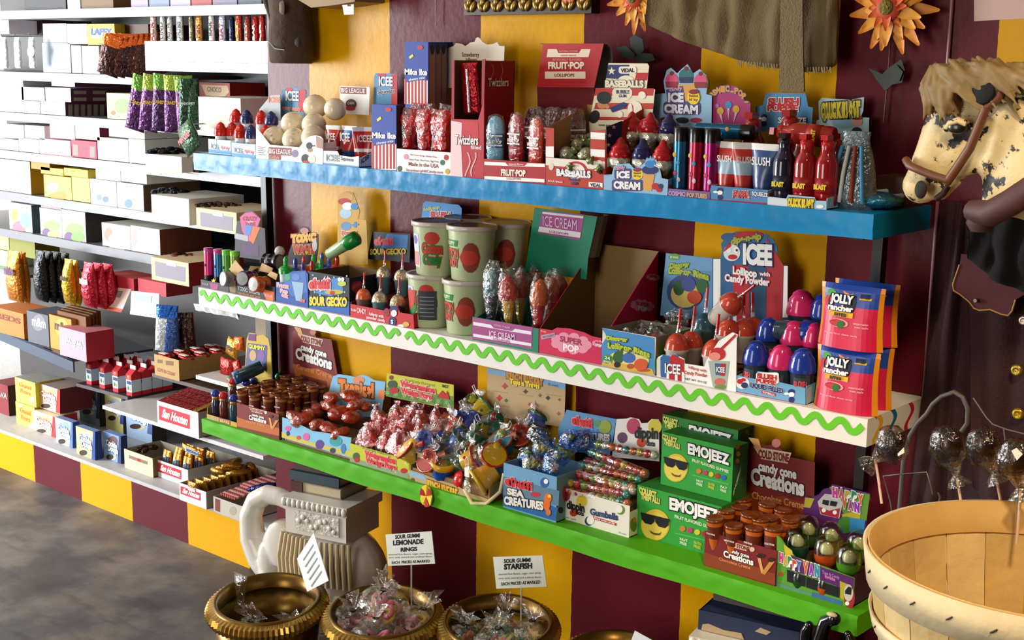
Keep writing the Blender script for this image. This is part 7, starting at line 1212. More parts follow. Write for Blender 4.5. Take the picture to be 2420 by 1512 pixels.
mb=MB(); Pl(mb,Y=-.0013).card([(2302,-30),(2440,-30),(2440,43),(2302,50)],.001,M('d8b4a8',.6,var=.1,vs=6)); o=mb.build('poster',None,at(2360,40,Y=-.006)); tag(o,'plain pale pink poster corner on the wall at top right','poster')
# carousel horse head
def horsemat():
    m=bpy.data.materials.new('flaking_cream_paint'); m.use_nodes=True; n=m.node_tree.nodes; l=m.node_tree.links; b=n['Principled BSDF']; tc=n.new('ShaderNodeTexCoord')
    a=n.new('ShaderNodeTexNoise'); a.inputs['Scale'].default_value=46; a.inputs['Detail'].default_value=6; a.inputs['Roughness'].default_value=.6; l.new(tc.outputs['Object'],a.inputs['Vector'])
    r=n.new('ShaderNodeValToRGB'); e=r.color_ramp.elements; e[0].position=.385; e[0].color=lin('15110e'); e[1].position=.42; e[1].color=lin('d8c08a'); 
    prev=a.outputs['Fac']
    for P,R_,k in HSP:
        vm=n.new('ShaderNodeVectorMath'); vm.operation='DISTANCE'; l.new(tc.outputs['Object'],vm.inputs[0]); vm.inputs[1].default_value=P
        mr=n.new('ShaderNodeMapRange'); mr.inputs['From Min'].default_value=0; mr.inputs['From Max'].default_value=R_; mr.inputs['To Min'].default_value=k; mr.inputs['To Max'].default_value=0; l.new(vm.outputs['Value'],mr.inputs[0])
        sb=n.new('ShaderNodeMath'); sb.operation='SUBTRACT'; l.new(prev,sb.inputs[0]); l.new(mr.outputs[0],sb.inputs[1]); prev=sb.outputs[0]
    l.new(prev,r.inputs[0]); l.new(r.outputs[0],b.inputs['Base Color']); b.inputs['Roughness'].default_value=.45
    bp=n.new('ShaderNodeBump'); bp.inputs['Strength'].default_value=.4; bp.inputs['Distance'].default_value=.005; l.new(a.outputs['Fac'],bp.inputs['Height']); l.new(bp.outputs['Normal'],b.inputs['Normal']); return m
HY=-.36; hp=lambda x,y,dy=0:at(x,y,Y=HY+dy); HSP=[(tuple(hp(x,y,-.03)-hp(2340,480)),R_,k) for x,y,R_,k in ((2268,318,.045,.16),(2330,430,.05,.13),(2225,250,.04,.12),(2330,200,.03,.1),(2300,470,.04,.12))]; HM=horsemat(); hs=sz(hp(2260,330))
r=thing('horse_head','cream carousel horse head with flaking paint and brown bridle, facing left','sculpture',hp(2340,480)); mb=MB()
def hb(x,y,rr,ky=.62,dy=0): mb.ball(hp(x,y,dy),(rr*hs,rr*hs*ky,rr*hs),HM,20,14)
for x,y,q,ky in ((2176,438,46,.75),(2190,405,46,.7),(2200,375,46,.68),(2215,345,50,.68),(2230,315,55,.68),(2250,285,62,.7),(2285,275,66,.75),(2320,300,60,.7),(2335,330,48,.65),(2240,235,56,.66),(2270,205,58,.66),(2315,210,62,.62),(2360,235,78,.55),(2400,275,95,.52),(2430,330,105,.5),(2400,385,85,.5),(2420,420,95,.5),(2480,400,130,.5),(2480,300,120,.5),(2380,440,60,.5),(2352,470,36,.6),(2225,452,24,.7),(2250,425,26,.6),(2285,380,38,.55),(2255,360,50,.6),(2215,410,38,.7)): hb(x,y,q,ky)
b=mb.build('head',r); soft(b,.006,5)
MN=M('dcc898',.5,var=.3,vs=60); MN2=M('8a7044',.6,var=.4,vs=45); mb=MB(); rd=random.Random(7)
for i in range(150):
    t=rd.random()
    if t<.32:
        x=2196+56*rd.random(); y=168+20*rd.random(); c0=hp(x,y,-.012-.03*rd.random()); L_=.045+.025*rd.random(); d=Vector((rd.uniform(-.02,.4),-.18,-1)); w=Vector((.012*rd.uniform(-1,1),-.006,0))
    else:
        u=(t-.32)/.68; x=2205+215*u; y=158-16*math.sin(u*3)+26*rd.random()*(1-.2*u); c0=hp(x,y,-.005-.035*rd.random()); L_=.05+.035*rd.random(); d=Vector((.9,-.25,-.15-.75*rd.random())); w=Vector((0,-.008,.012*rd.uniform(-.3,1)))
    mb.tube([c0-d*.008,c0+d*L_*.3+w,c0+d*L_*.65+w*.4,c0+d*L_-w*.6],[.003,.0052,.0045,.001],(MN,MN2)[i%4==0],6)
mn=mb.build('mane',r); soft(mn,.0024,2)
BR=M('6a4028',.45,var=.25,vs=40); mb=MB()
mb.tube([hp(2141,378,-.018),hp(2150,392,-.034),hp(2180,405,-.0355),(hp(2215,418,-.036)),hp(2240,425,-.034)],.0065,BR,8); mb.tube([hp(2236,432,-.031),hp(2262,395,-.040),hp(2292,350,-.044),hp(2312,300,-.047),hp(2330,255,-.048)],.007,BR,8)
mb.tube([hp(2330,255,-.046),hp(2362,230,-.043),hp(2368,200,-.043),hp(2372,175,-.038)],.007,BR,8); mb.tube([hp(2332,262,-.047),hp(2300,235,-.0455),hp(2280,222,-.042)],.006,BR,8); mb.build('bridle',r)
mb=MB(); mb.ball(hp(2262,300,-.040),(.016,.008,.0105),M('14100c',.3,coat=.5),14,8); mb.build('eye',r)
mb=MB(); mb.tube([hp(2236,306,-.037),hp(2246,290,-.044),hp(2264,284,-.046),hp(2284,292,-.044)],.005,HM,8); mb.build('eyelid',r)
mb=MB(); mb.lathe([(.0175,-.02),(.0185,0),(.017,.002),(0,.0022)],hp(2322,216,-.052),M('060505',.8),20,(-.1,-1,.1)); mb.build('ear_socket',r)
mb=MB(); mb.ball(hp(2176,448,-.0325),(.010,.005,.014),M('1c140e',.7),12,8); mb.build('nostril',r)
mb=MB(); mb.tube([hp(2212,470,-.018),hp(2228,458,-.020),hp(2240,440,-.020)],.005,M('2a0f0c',.6),7); mb.build('mouth',r)
CO=M('4a2a2a',.6,var=.2); mb=MB(); mb.tube([hp(2300,498,-.03),hp(2340,505,-.055),hp(2390,478,-.062),hp(2440,445,-.06)],[.017,.02,.02,.02],CO,12); mb.loft(hp(2312,548,-.035),[(0,.012,.006),(.012,.02,.012),(.04,.013,.010)],CO,12); mb.build('neck_ribbon',r)
mb=MB(); q=hp(2450,420); mb.box(q.x-.02,HY+.02,q.z-.04,q.x+.06,-.001,q.z+.05,M('3a2a1c',.6)); mb.build('wall_mount',r)
# uniform coats
MC=M('2e0b12',.85,var=.2,vs=8,bump=.2,bs=200); MC2=M('1c090d',.9,var=.2)
g2=cloth('dark maroon coat hanging in shadow behind the horse head','uniform_coat','clothing',[(2235,470),(2290,480),(2440,480)],[(2150,1200),(2260,1260),(2480,1280)],-.03,.012,1.6,MC,ph=1)
g3=cloth('maroon uniform coat with gold buttons and gold edged pocket flap','uniform_coat','clothing',[(2285,560),(2330,590),(2420,590),(2560,560)],[(2300,1150),(2360,1220),(2420,1240),(2560,1260)],-.10,.008,.9,MC,ph=2)
for g_,x_,y_,Yc in ((g2,2330,470,-.03),(g3,2400,600,-.10)):
    c_=at(x_,y_,Y=Yc); mb=MB().box(c_.x-.01,Yc+.003,c_.z-.02,c_.x+.01,-.0002,c_.z+.0,BLK); mb.build('hanging_peg',g_)
bl=cloth('black cloth draped below the horse neck','draped_cloth','cloth',[(2300,515),(2350,525),(2480,480)],[(2290,610),(2345,655),(2420,690),(2500,690)],-.16,.01,1.2,M('0a0708',.95))
fl=[(2272,600),(2268,625),(2252,672),(2254,686),(2270,696),(2290,712),(2302,728),(2314,733),(2340,731),(2366,742),(2382,746),(2392,735),(2400,708),(2430,690),(2430,610)]
mb=MB(); Pl(mb,Y=-.128).card(fl,.003,M('521a22',.8,var=.15)); f_=mb.build('pocket_flap',g3); mb=MB(); mb.tube([at(x,y,Y=-.1285) for x,y in fl[1:13]],.0017,M('b8803a',.5),6); mb.build('gold_trim',g3)
for i,(x,y,q,h) in enumerate(((2307,710,6,'8a8078'),(2420,757,13,'b8a090'),(2403,875,15,'9a8238'),(2406,978,15,'b08a20'))):
    c=at(x,y,Y=-.118 if i else -.131); k=sz(c)*q; mb=MB(); mb.lathe([(k,0),(k*.9,.003),(k*.5,.005),(k*.45,.0042),(0,.006)],c,M(h,.3,metal=.8,var=.2),18,(0,-1,0)); mb.build('button',g3)
r=thing('cane','grey hooked cane handle leaning against the coats','cane',at(2155,1020,Y=-.2)); c_=at(2135,1090,Y=-.2); mb=MB(); mb.tube([(c_.x-.01,-.2,.003),c_]+[at(*q,Y=-.2) for q in ((2150,1030),(2168,1000),(2190,978),(2204,955),(2225,937),(2255,926),(2275,938),(2287,965),(2286,1000),(2272,1020))],.0042,M('4a4440',.5,var=.3),9); mb.build('hook',r)
r=thing('hanging_wire','thin grey wires strung in front of the coats above the basket','wire',at(2345,1000,Y=-.2)); mb=MB(); mb.tube([at(*q,Y=-.2) for q in ((2300,940),(2330,985),(2345,1002),(2380,1015),(2440,1030))],.0013,M('6a6462',.4),5); mb.build('wire',r); mb=MB(); mb.tube([at(*q,Y=-.2) for q in ((2372,1012),(2376,1045))],.0012,M('6a6462',.4),5); mb.build('wire',r)
# ---- bushel basket with chocolate lollipops ----
BC=Vector((1.874,-.575,0)); BZ=.846; BR_=.232; WD=M('c49a5c',.6,var=.22,vs=14,bump=.2,bs=60); WL=M('dcc9a0',.6,var=.12,vs=14,bump=.15,bs=60)
r=thing('bushel_basket','large pale wooden bushel basket at the bottom right corner','basket',BC+Vector((0,0,BZ-.3)))
n=22
for i in range(n):
    t0=2*math.pi*i/n+.003+.004*(i%2); t1=2*math.pi*(i+1)/n-.002; mb=MB(); vs=[]
    for z,k in ((BZ-.3,.72),(BZ-.2,.84),(BZ-.1,.93),(BZ-.01,.985)):
        for tt in (t0,(t0+t1)/2,t1):
            for q in (k,k-.014): vs.append(BC+Vector((BR_*q*math.cos(tt),BR_*q*math.sin(tt),z)))
    fs=[]
    for j in range(3):
        for s in range(2):
            a0=j*6+s*2; b0=a0+6; fs+=[(a0,a0+2,b0+2,b0),(a0+3,a0+1,b0+1,b0+3)]
        fs+=[(j*6+1,j*6,j*6+6,j*6+7),(j*6+4,j*6+5,j*6+11,j*6+10)]
    fs+=[(18,20,21,19),(20,22,23,21)]; mb.add(vs,fs,M(('d8b878','ceac6a','dfc288')[i%3],.6,var=.25,vs=12,bump=.2,bs=60)); mb.build('slat',r)
def hoop(z0,z1,k0,k1,th,nm,m=WL):
    mb=MB(); mb.lathe([(BR_*k0,z0),(BR_*k0+th,z0),(BR_*k1+th,z1),(BR_*k1,z1),(BR_*k0,z0)],BC,m,56); mb.build(nm,r)
hoop(BZ-.052,BZ,.965,.995,.005,'rim_hoop'); hoop(BZ-.045,BZ+.001,.935,.975,.003,'inner_hoop',M('cfa45e',.6,var=.2,vs=14)); hoop(BZ-.118,BZ-.092,.918,.945,.004,'middle_hoop')
mb=MB(); mb.lathe([(0,BZ-.298),(BR_*.70,BZ-.297),(BR_*.70,BZ-.305),(0,BZ-.305)],BC,WD,30); mb.build('bottom',r)
mb=MB()
for i in range(26):
    t=2*math.pi*i/26; 
    for z,k in ((BZ-.026,1.005),(BZ-.105,.95)): c=BC+Vector((BR_*k*math.cos(t),BR_*k*math.sin(t),z)); e=Vector((-math.sin(t),math.cos(t),.8)); mb.tube([c-e*.004,c+e*.004],.0012,M('4a3a2c',.5),5)
mb.build('staples',r)
mb=MB(); mb.lathe([(.2,0),(.2,.02),(.03,.03),(.03,BZ-.335),(.2,BZ-.33),(.2,BZ-.306),(0,BZ-.306)],BC,M('3a2a1c',.6),30); o=mb.build('round_table',None,BC); tag(o,'dark round pedestal table under the bushel basket','table')
def chpop(lab,px,py,R,stick,Y,tilt,sq=None,big=True):
    P=at(px,py,Y=Y); k=sz(P); r=thing('chocolate_lollipop',lab,'lollipop',P); mb=MB(); mb.ball(P,(R*k*.72,R*k*.35,R*k*.8),M('20120c',.35,coat=.4),16,10); mb.build('chocolate',r)
    mb=MB(); mb.ball(P,(R*k*1.0,R*k*.55,R*k*1.12),FILM('d8ccc0',.06,40,.5,.3),16,10,.09,int(px)); mb.build('wrapper',r)
    S=[at(x,y,Y=Y+dy) for x,y,dy in stick]; mb=MB(); mb.tube(S,.0022,M('d8b49a',.5),7); mb.build('stick',r)
    d=(S[0]-P).normalized(); mb=MB(); mb.lathe([(R*k*.5,R*k*.75),(.007,R*k*1.35),(.005,R*k*1.5),(.011,R*k*1.75),(.017,R*k*2.1)],P,FILM('e8e4dc',.25,50),12,d,wob=.2); mb.build('twisted_film',r)
    if sq: mb=MB(); Pl(mb,Y=Y-R*k*.58).card(sq,.0006,PAPER('e8e0cc')); mb.build('sticker',r)
chpop('chocolate lollipop in clear film with a white stick, left of the basket row',2108,1050,42,((2068,1085,0),(2076,1130,0),(2084,1190,-.01)),-.42,0,((2121,1072),(2136,1057),(2137,1070),(2122,1078)))
chpop('wrapped dark chocolate lollipop behind the basket rim, second from the left',2238,1055,46,((2262,1130,0),(2272,1190,0),(2284,1250,-.01)),-.36,0)
chpop('wrapped dark chocolate lollipop behind the basket rim, third from the left',2322,1055,44,((2355,1130,0),(2366,1190,0),(2378,1255,-.01)),-.38,0)
chpop('wrapped dark chocolate lollipop with white square sticker at the right edge',2400,1085,46,((2412,1160,0),(2408,1220,0),(2402,1285,-.01)),-.42,0,((2390,1065),(2402,1058),(2417,1073),(2403,1088)))
r=thing('wire_clip','bent grey wire clip hooked over the left of the basket rim','clip',at(2100,1190,Y=-.43)); mb=MB(); mb.tube([at(*q,Y=-.44) for q in ((2108,1215),(2105,1190),(2095,1150),(2088,1125),(2130,1120),(2190,1115),(2200,1145),(2204,1168))],.0014,M('5a5856',.3,metal=.6),6); mb.build('wire',r)
r=thing('wire_clip','short dark wire clip on the back of the basket rim','clip',at(2220,1180,Y=-.36)); mb=MB(); mb.tube([at(*q,Y=-.365) for q in ((2217,1163),(2222,1175),(2218,1190),(2215,1198))],.002,M('3a322a',.5),6); mb.build('wire',r)
# ================= the packed alcove shelves at left =================
YA=.12; SHM=M('77767c',.35,metal=.3,var=.15); LIP=M('5c5e68',.35); DKM=M('1e181a',.5,var=.2)
SHV={'top':1.64,'second':1.43,'third':1.287,'fourth':1.15,'fifth':1.0,'sixth':.862}
def ashelf(nm,z,x0,x1,y=YA,d=.36,lab=None,m=SHM,lip=LIP,lh=.03):
    r=thing('alcove_shelf',lab or 'metal shelf in the left alcove, %s from the top'%nm,'shelf',((x0+x1)/2,y+d/2,z-.014)); mb=MB().box(x0,y+.004,z-.014,x1,y+d,z-.001,m); mb.build('board',r); mb=MB().box(x0,y,z-lh,x1,y+.004,z-.001,lip); mb.build('price_rail',r); return r
for nm,z in SHV.items(): ashelf({'top':'first'}.get(nm,nm),z,-2.75,-.55 if nm!='second' else -1.245)
ashelf('',1.475,-1.235,-.55,lab='metal shelf holding upright chocolate bars behind a clear lip')
mb=MB(); mb.box(-2.8,.49,ZL,-.5,.50,2.2,DKM); o=mb.build('backboard',None,(-1.6,.5,ZL)); tag(o,'back panel of the alcove shelving, shade put into its dark colour','panel')  # near-black colour stands in for the shade behind the shelves
# generic printed carton by photo corners
CNT={}
def ord_(row):
    i=CNT.get(row,0); CNT[row]=i+1; return (NTH+['thirteenth','fourteenth','fifteenth','sixteenth','seventeenth','eighteenth','nineteenth','twentieth'])[i]
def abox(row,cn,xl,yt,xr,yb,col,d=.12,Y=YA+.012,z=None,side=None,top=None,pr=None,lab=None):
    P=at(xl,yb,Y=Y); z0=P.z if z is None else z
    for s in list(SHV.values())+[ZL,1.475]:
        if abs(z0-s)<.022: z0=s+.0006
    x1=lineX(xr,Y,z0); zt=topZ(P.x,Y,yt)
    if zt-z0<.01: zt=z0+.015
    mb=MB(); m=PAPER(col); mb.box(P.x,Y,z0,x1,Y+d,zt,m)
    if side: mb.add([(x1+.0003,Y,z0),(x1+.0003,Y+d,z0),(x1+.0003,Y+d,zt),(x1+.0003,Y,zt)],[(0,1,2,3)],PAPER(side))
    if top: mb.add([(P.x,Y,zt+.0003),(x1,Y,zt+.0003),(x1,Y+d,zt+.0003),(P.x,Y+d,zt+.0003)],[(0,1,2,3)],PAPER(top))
    if pr:
        w=xr-xl; sl=max(0,(yb-28)/(xl+2738)); f=lambda u,v:(xl+w*u,yt+(yb-yt)*v+sl*w*u); pl=Pl(mb,Y=Y); pr(pl,f,w,yb-yt,Pl(mb,X=x1))
    o=mb.build('candy_carton',None,((P.x+x1)/2,Y+d/2,z0)); tag(o,lab or '%s carton, %s of left alcove, %s from left'%(cn,row,ord_(row)),'candy box'); return o
def spots(*L):                              # small printed shapes in unit coordinates of the face: (u,v,a,b,colour)
    def pr(p,f,w,h,s):
        for u,v,a,b,c in L: x,y=f(u,v); p.ell(x,y,a*w,b*h,PAPER(c),1)
    return pr
def word(t,c,v=.45,hh=.25,ol=None,more=None):
    def pr(p,f,w,h,s):
        if more: more(p,f,w,h,s)
        p.text(t,*f(.12,v),*f(.88,v),h*hh,PAPER(c),4,.04,(PAPER(ol),.06) if ol else None)
    return pr
# top row
R0='top shelf'
for cn,a,b,c in (('black',58,156,'24242a'),('white',160,190,'dcdcdc'),('brown',193,268,'6a4a24'),('lilac',310,350,'a898b4'),('blue grey',353,400,'7f8ca4'),('pale lilac',403,450,'b4aac0'),('red',453,500,'a8444c'),('grey violet',503,560,'847a94'),('slate',563,618,'4a566a')): abox(R0,cn,a,-40,b,15,c,.2,YA+.03)
R1='second shelf'
BL='cfdcea'
for cn,a,t,b,y,c,k in (('pale blue',103,102,168,174,'bfd0e4',{}),('grey',171,107,194,176,'9a9894',{}),('white',196,108,236,178,'d8d4d8',{})): abox(R1,cn,a,t,b,y,c,.2,**k)
abox(R1,'pale blue and white',103,56,158,101,BL,.2,pr=spots((.3,.3,.2,.2,'a8c4e0'))); abox(R1,'plain white',160,57,207,104,'dcdad8',.2); abox(R1,'yellow',208,57,272,106,'d8b83a',.2,pr=word('LAFFY','3a5a9a',.5,.3,None,lambda p,f,w,h,s:p.poly([f(.1,.2),f(.9,.2),f(.85,.65),f(.15,.65)],PAPER('b8c8d8'),1)))
abox(R1,'brown',274,58,352,108,'4a2a14',.2,Y=YA+.05); abox(R1,'dark maroon',30,48,100,82,'2a1218',.2,Y=YA+.12,lab='dark maroon carton pile at the back of the second alcove shelf'); abox(R1,'white and pink',-10,48,22,80,'e4d4d4',.2)
for i,(x,c) in enumerate(((8,'e0dcd6'),(40,'dcd8d0'),(74,'d4d0cc'))):
    P=at(x,88,Y=YA-.03); r=thing('hanging_pack','white candy pack hanging from a peg on the second alcove shelf, %s of three'%nth(i),'candy pack',P); k=sz(P); mb=MB(); mb.loft((P.x,P.y,P.z-72*k),[(0,13*k,.001),(4*k,14*k,.008),(60*k,13*k,.008),(72*k,12*k,.001)],FOIL(c,.4),12); mb.build('pack',r); mb=MB(); mb.tube([(P.x-.004,P.y+.06,P.z+.004),(P.x-.004,P.y-.005,P.z+.004),(P.x-.004,P.y-.006,P.z+.012)],.002,M('8a8c90',.3,metal=.8),6); mb.build('peg_hook',r)
    if i==2: mb=MB(); p=Pl(mb,Y=P.y-.009); p.ell(73,122,9,15,PAPER('8a8884'),1); mb.build('print',r)
# fans of hanging bags
def hangbags(lab,cx,cy,n,wpx,hpx,cols,Y,spread,label_c=None,top_c=None,tilt=0,yj=0):
    for i in range(n):
        t=(i-(n-1)/2); x=cx+t*spread; P=at(x,cy+abs(t)*yj,Y=Y+.012*i); k=sz(P); r=thing('hanging_bag',lab%nth(i),'candy bag',P); mb=MB(); w,h=wpx*k/2,hpx*k
        mb.loft((0,0,0),[(-h,w*1.04,.001),(-h*.94,w*.98,.006),(-h*.6,w,.014),(-h*.25,w*.95,.010),(-h*.06,w*.95,.003),(0,w*.98,.001)],FOIL(cols[i%len(cols)],.25),14)
        X=Matrix.Rotation(tilt+t*-.10,3,'Y')@Matrix.Rotation(.5,3,'Z')
        mb.v=[tuple(P+X@Vector(v)) for v in mb.v]; mb.build('bag',r)
        if top_c:
            mb=MB(); mb.loft((0,0,0),[(-h*.26,w*.97,.0112),(-h*.06,w*.97,.004),(.001,w,.0016)],FOIL(top_c[i%len(top_c)],.25),14); mb.v=[tuple(P+X@Vector(v)) for v in mb.v]; mb.build('header_strip',r)
        if label_c:
            mb=MB()
            for s in (-1,1):
                vs,fs=textmesh('CANDY',.06); xs=[q[0] for q in vs]; kk=w*1.3/(max(xs)-min(xs)); mb.add([tuple(P+X@Vector((s*-1*(q-(max(xs)+min(xs))/2)*kk*(-1),-.0155,-h*.5+y*kk*1.2))) for q,y in vs],fs,PAPER(label_c[i%len(label_c)])) if s==1 else None
            mb.build('print',r)
hangbags('brown and orange candy bag in the upper left fan, %s from left',310,80,8,55,98,('3a1610','4a1c12','301210'),YA-.05,12,None,('d8641a','c8541a'),0,1.2)
hangbags('purple and green candy bag hanging in the middle fan, %s from left',385,176,5,50,135,('4a1f52','52245a','3c1a46'),YA-.06,24,('c89a2a',),('5a8a2a','8aa030'),.12,2)
P=at(446,188,Y=YA-.02); hangbags('dark green candy bag hanging right of the purple fan, %s of two',446,186,2,34,120,('1f3a28','24442e'),YA-.02,14,('b8c0b0',))
P=at(447,325,Y=-.03); r=thing('candy_bag','green mint candy bag tilted beside the blue shelf, red lettering','candy bag',P); k=sz(P); mb=MB(); mb.loft((0,0,0),[(-.045,.040,.001),(-.04,.038,.008),(0,.040,.016),(.04,.038,.008),(.046,.040,.001)],FOIL('3a5a40',.25),14); X=Matrix.Rotation(-.55,3,'Y'); mb.v=[tuple(P+X@Vector(v)) for v in mb.v]; mb.build('bag',r); mb=MB(); mb.tube([P+Vector((-.015,.004,.036)),(P.x-.015,YA-.002,P.z+.04)],.002,GRY,6); mb.build('peg_hook',r); mb=MB(); vs,fs=textmesh('MINTERS',.06); mb.add([tuple(P+X@Vector(((q-2.1)*.0155,-.0175,(y-.35)*.020))) for q,y in vs],fs,PAPER('c85a60')); mb.build('print',r)
# upright chocolate bars
for i,(x,w,c,c2,t) in enumerate(((366,20,'c8a8a0','b82a24','SNACK'),(388,16,'d8d4d0','3a2a24','ALMOND'),(405,14,'dcd8d4','3a3030','CRUNCH'),(428,22,'dcdad8','6a6a70','COOKIES'),(455,12,'8a8a70','4a4a30',''),(473,22,'c8843a','8a4a1a','WAFER'),(503,18,'d8d0c4','2a2018','BEST BAR'),(528,22,'b8b8d0','a83040','PAYDAY'),(550,14,'1c2448','8a8ab0',''),(567,20,'a83a20','d8b040','FAST'),(588,18,'7a2a20','c8a090','NUTTY'),(606,16,'b8201c','e8d0c0','KIT BAR'),(622,14,'b8281c','e8d0c0','BAR'))):
    P=at(x,140,Y=YA+.02); k=sz(P); h=topZ(P.x,YA+.02,32+(i%3)*3)-1.4756; r=thing('chocolate_bar','chocolate bar standing upright on the bar shelf, %s from left'%(NTH+['thirteenth'])[i],'candy bar',(P.x,P.y,1.4756)); mb=MB(); W_=w*k*.55; mb.loft((P.x,P.y,1.4756),[(0,W_,.001),(.006,W_*.95,.008),(h-.01,W_*.95,.008),(h,W_,.001)],FOIL(c,.3),12); mb.build('wrapper',r)
    if t:
        mb=MB(); vs,fs=textmesh(t,.04); xs=[q[0] for q in vs]; kk=h*.7/(max(xs)-min(xs)); mb.add([(P.x+(y-.35)*W_*1.3*-1,P.y-.0088,1.4756+h*.14+(q-min(xs))*kk) for q,y in vs],fs,PAPER(c2)); mb.build('print',r)
mb=MB().box(-1.225,YA-.006,1.475,-.555,YA-.003,1.535,FILM('f4fafa',.06,5,.05,.25)); o=mb.build('clear_lip',None,(-.9,YA,1.475)); tag(o,'clear plastic lip in front of the upright chocolate bars','shelf lip')
# third row
R2='third shelf'
LI='d8cce0'; DP='4a1838'
def sideg(n,rows=1):
    def pr(p,f,w,h,s):
        x,y=f(1,0); 
        for i in range(n):
            for j in range(rows): s.rect(x+6+i*90/n,y+4+j*h/rows,x+6+i*90/n+60/n,y+h/rows-4+j*h/rows,PAPER('8a7a78'),1)
    return pr
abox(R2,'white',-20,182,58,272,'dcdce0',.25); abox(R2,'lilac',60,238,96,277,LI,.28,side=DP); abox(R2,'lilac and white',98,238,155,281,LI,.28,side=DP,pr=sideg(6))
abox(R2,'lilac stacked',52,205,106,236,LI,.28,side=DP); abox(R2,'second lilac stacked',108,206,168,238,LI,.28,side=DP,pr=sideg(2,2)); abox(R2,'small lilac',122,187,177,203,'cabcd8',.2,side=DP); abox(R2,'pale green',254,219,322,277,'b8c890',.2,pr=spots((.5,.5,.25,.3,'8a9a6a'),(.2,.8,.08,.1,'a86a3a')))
abox('right part of the third shelf','white',470,228,570,284,'dcd4c4',.2,Y=.03,z=topZ(at(470,284,Y=.03).x,.03,284)); abox('right part of the third shelf','red and tan',472,194,545,232,'a02a1c',.14,Y=.30,z=1.2876,pr=lambda p,f,w,h,s:(p.poly([f(.05,.15),f(.9,.12),f(.95,.5),f(.8,.85),f(.2,.8)],PAPER('c8a878'),1),p.text('CHOCO',*f(.25,.55),*f(.7,.55),h*.3,PAPER('6a3a1a'),2))); abox('right part of the third shelf','brown wooden',573,232,640,290,'7a4a26',.12,Y=.14,z=1.2876,pr=lambda p,f,w,h,s:p.poly([f(.1,.25),f(1,.28),f(1,.8),f(.1,.8)],PAPER('3a1a10'),1))
R3='fourth shelf'
PKW='e8c4d0'
for cn,a,t,b,y,c,k in (('cream',-10,326,44,358,'e0dacc',{}),('cream',46,326,93,361,'e0dacc',{}),('pink and white',95,327,168,371,PKW,{'side':'9c1838','pr':spots((.3,.8,.3,.2,'d88aa0'),(.8,.85,.25,.15,'d88aa0'))}),('red sided pink',170,330,229,373,'b0284a',{'pr':lambda p,f,w,h,s:[p.poly([f(u,.25),f(u+.2,.25),f(u+.2,.85),f(u,.85)],PAPER('8a7a78'),1) for u in (.05,.72)]}),('pale green and white',232,324,304,379,'d4dcd0',{'pr':spots((.4,.6,.3,.2,'c0ccb0'),(.7,.4,.1,.15,'e0c8c0'))}),('white',306,327,344,386,'dedcd4',{'pr':spots((.1,.7,.12,.3,'c0c8a0'))})): abox(R3,cn,a,t,b,y,c,.25,**k)
for cn,a,t,b,y,c,k in (('white stacked',10,292,57,324,'dcd8d4',{}),('white stacked',60,295,106,326,'dcd8d4',{}),('pink stacked',119,283,177,325,PKW,{'pr':spots((.22,.3,.15,.25,'d8ece0'))}),('second pink stacked',179,285,236,327,PKW,{'side':'7a1a34','pr':spots((.22,.3,.15,.25,'c8dcd0'))}),('long white stacked',258,290,342,322,'dcdad4',{})): abox(R3,cn,a,t,b,y,c,.22,**k)
abox('right part of the fourth shelf','white',345,363,430,402,'e0dcd4',.2,Y=.02,pr=lambda p,f,w,h,s:p.rect(*f(.2,.95),*f(.9,1.0),PAPER('b8b4a0'),1)); abox('right part of the fourth shelf','dark red',433,374,470,412,'4a1418',.15,Y=.06,pr=lambda p,f,w,h,s:(p.poly([f(.15,.1),f(1,.1),f(1,.16),f(.15,.16)],PAPER('c8a890'),1),p.poly([f(.15,.85),f(1,.85),f(1,.91),f(.15,.91)],PAPER('c8a890'),1),p.ell(*f(.85,.5),5,6,PAPER('c89a80'),1)))
def heap(lab,nm,cat,px,py,Y,n,rx,ry,cols,rr,seed):
    P=at(px,py,Y=Y); r=thing(nm,lab,cat,P); rd=random.Random(seed); mb=MB()
    for i in range(n): a=rd.uniform(0,6.28); q=math.sqrt(rd.random()); mb.ball(P+Vector((rx*q*math.cos(a),ry*q*math.sin(a),rd.uniform(-.004,.016)*(1-q)+rr*.3)),(rr*rd.uniform(.7,1.3),rr,rr*.6),FOIL(rd.choice(cols),.2),8,5,.15,i,rot=Matrix.Rotation(rd.uniform(0,3),3,'Z'))
    o=mb.build('wrapped_candy',r); o['kind']='stuff'; return r
heap('heap of black wrapped candy on the white carton left of the blue shelf','candy_heap','candy',400,362,.09,26,.05,.06,('0c0c10','1c1c22','101018'),.014,3)
R4='fifth shelf'
YB_='d8bc4a'
for cn,a,t,b,y,c,k in (('white',-20,372,74,447,'e0dcd8',{'side':'9a7418'}),('yellow',106,412,170,473,'dcc858',{'side':'a88a1c','pr':spots((.5,.75,.3,.18,'c8883a'),(.3,.45,.2,.2,'e8e4d0'))}),('yellow',172,417,214,480,'d8c060',{'side':'a88a1c'}),('white picture',216,422,277,497,'e0ded8',{'pr':spots((.3,.55,.1,.1,'7a8aa8'),(.55,.58,.12,.1,'6a7a98'))}),('white picture',279,430,341,506,'dcdad4',{'side':'5a4630','pr':spots((.4,.62,.15,.14,'6a88b0'),(.6,.3,.2,.1,'e0b8a8'))})): abox(R4,cn,a,t,b,y,c,.22,**k)
for cn,a,t,b,y,c in (('brown',74,376,118,398,'a87a1c'),('yellow topped',97,394,150,409,'dcc040'),('yellow topped',152,396,208,414,'dcc040'),('white stacked',227,393,285,422,'e0ded8'),('white stacked',287,396,347,428,'dcdad4')): abox(R4,cn,a,t,b,y,c,.2)
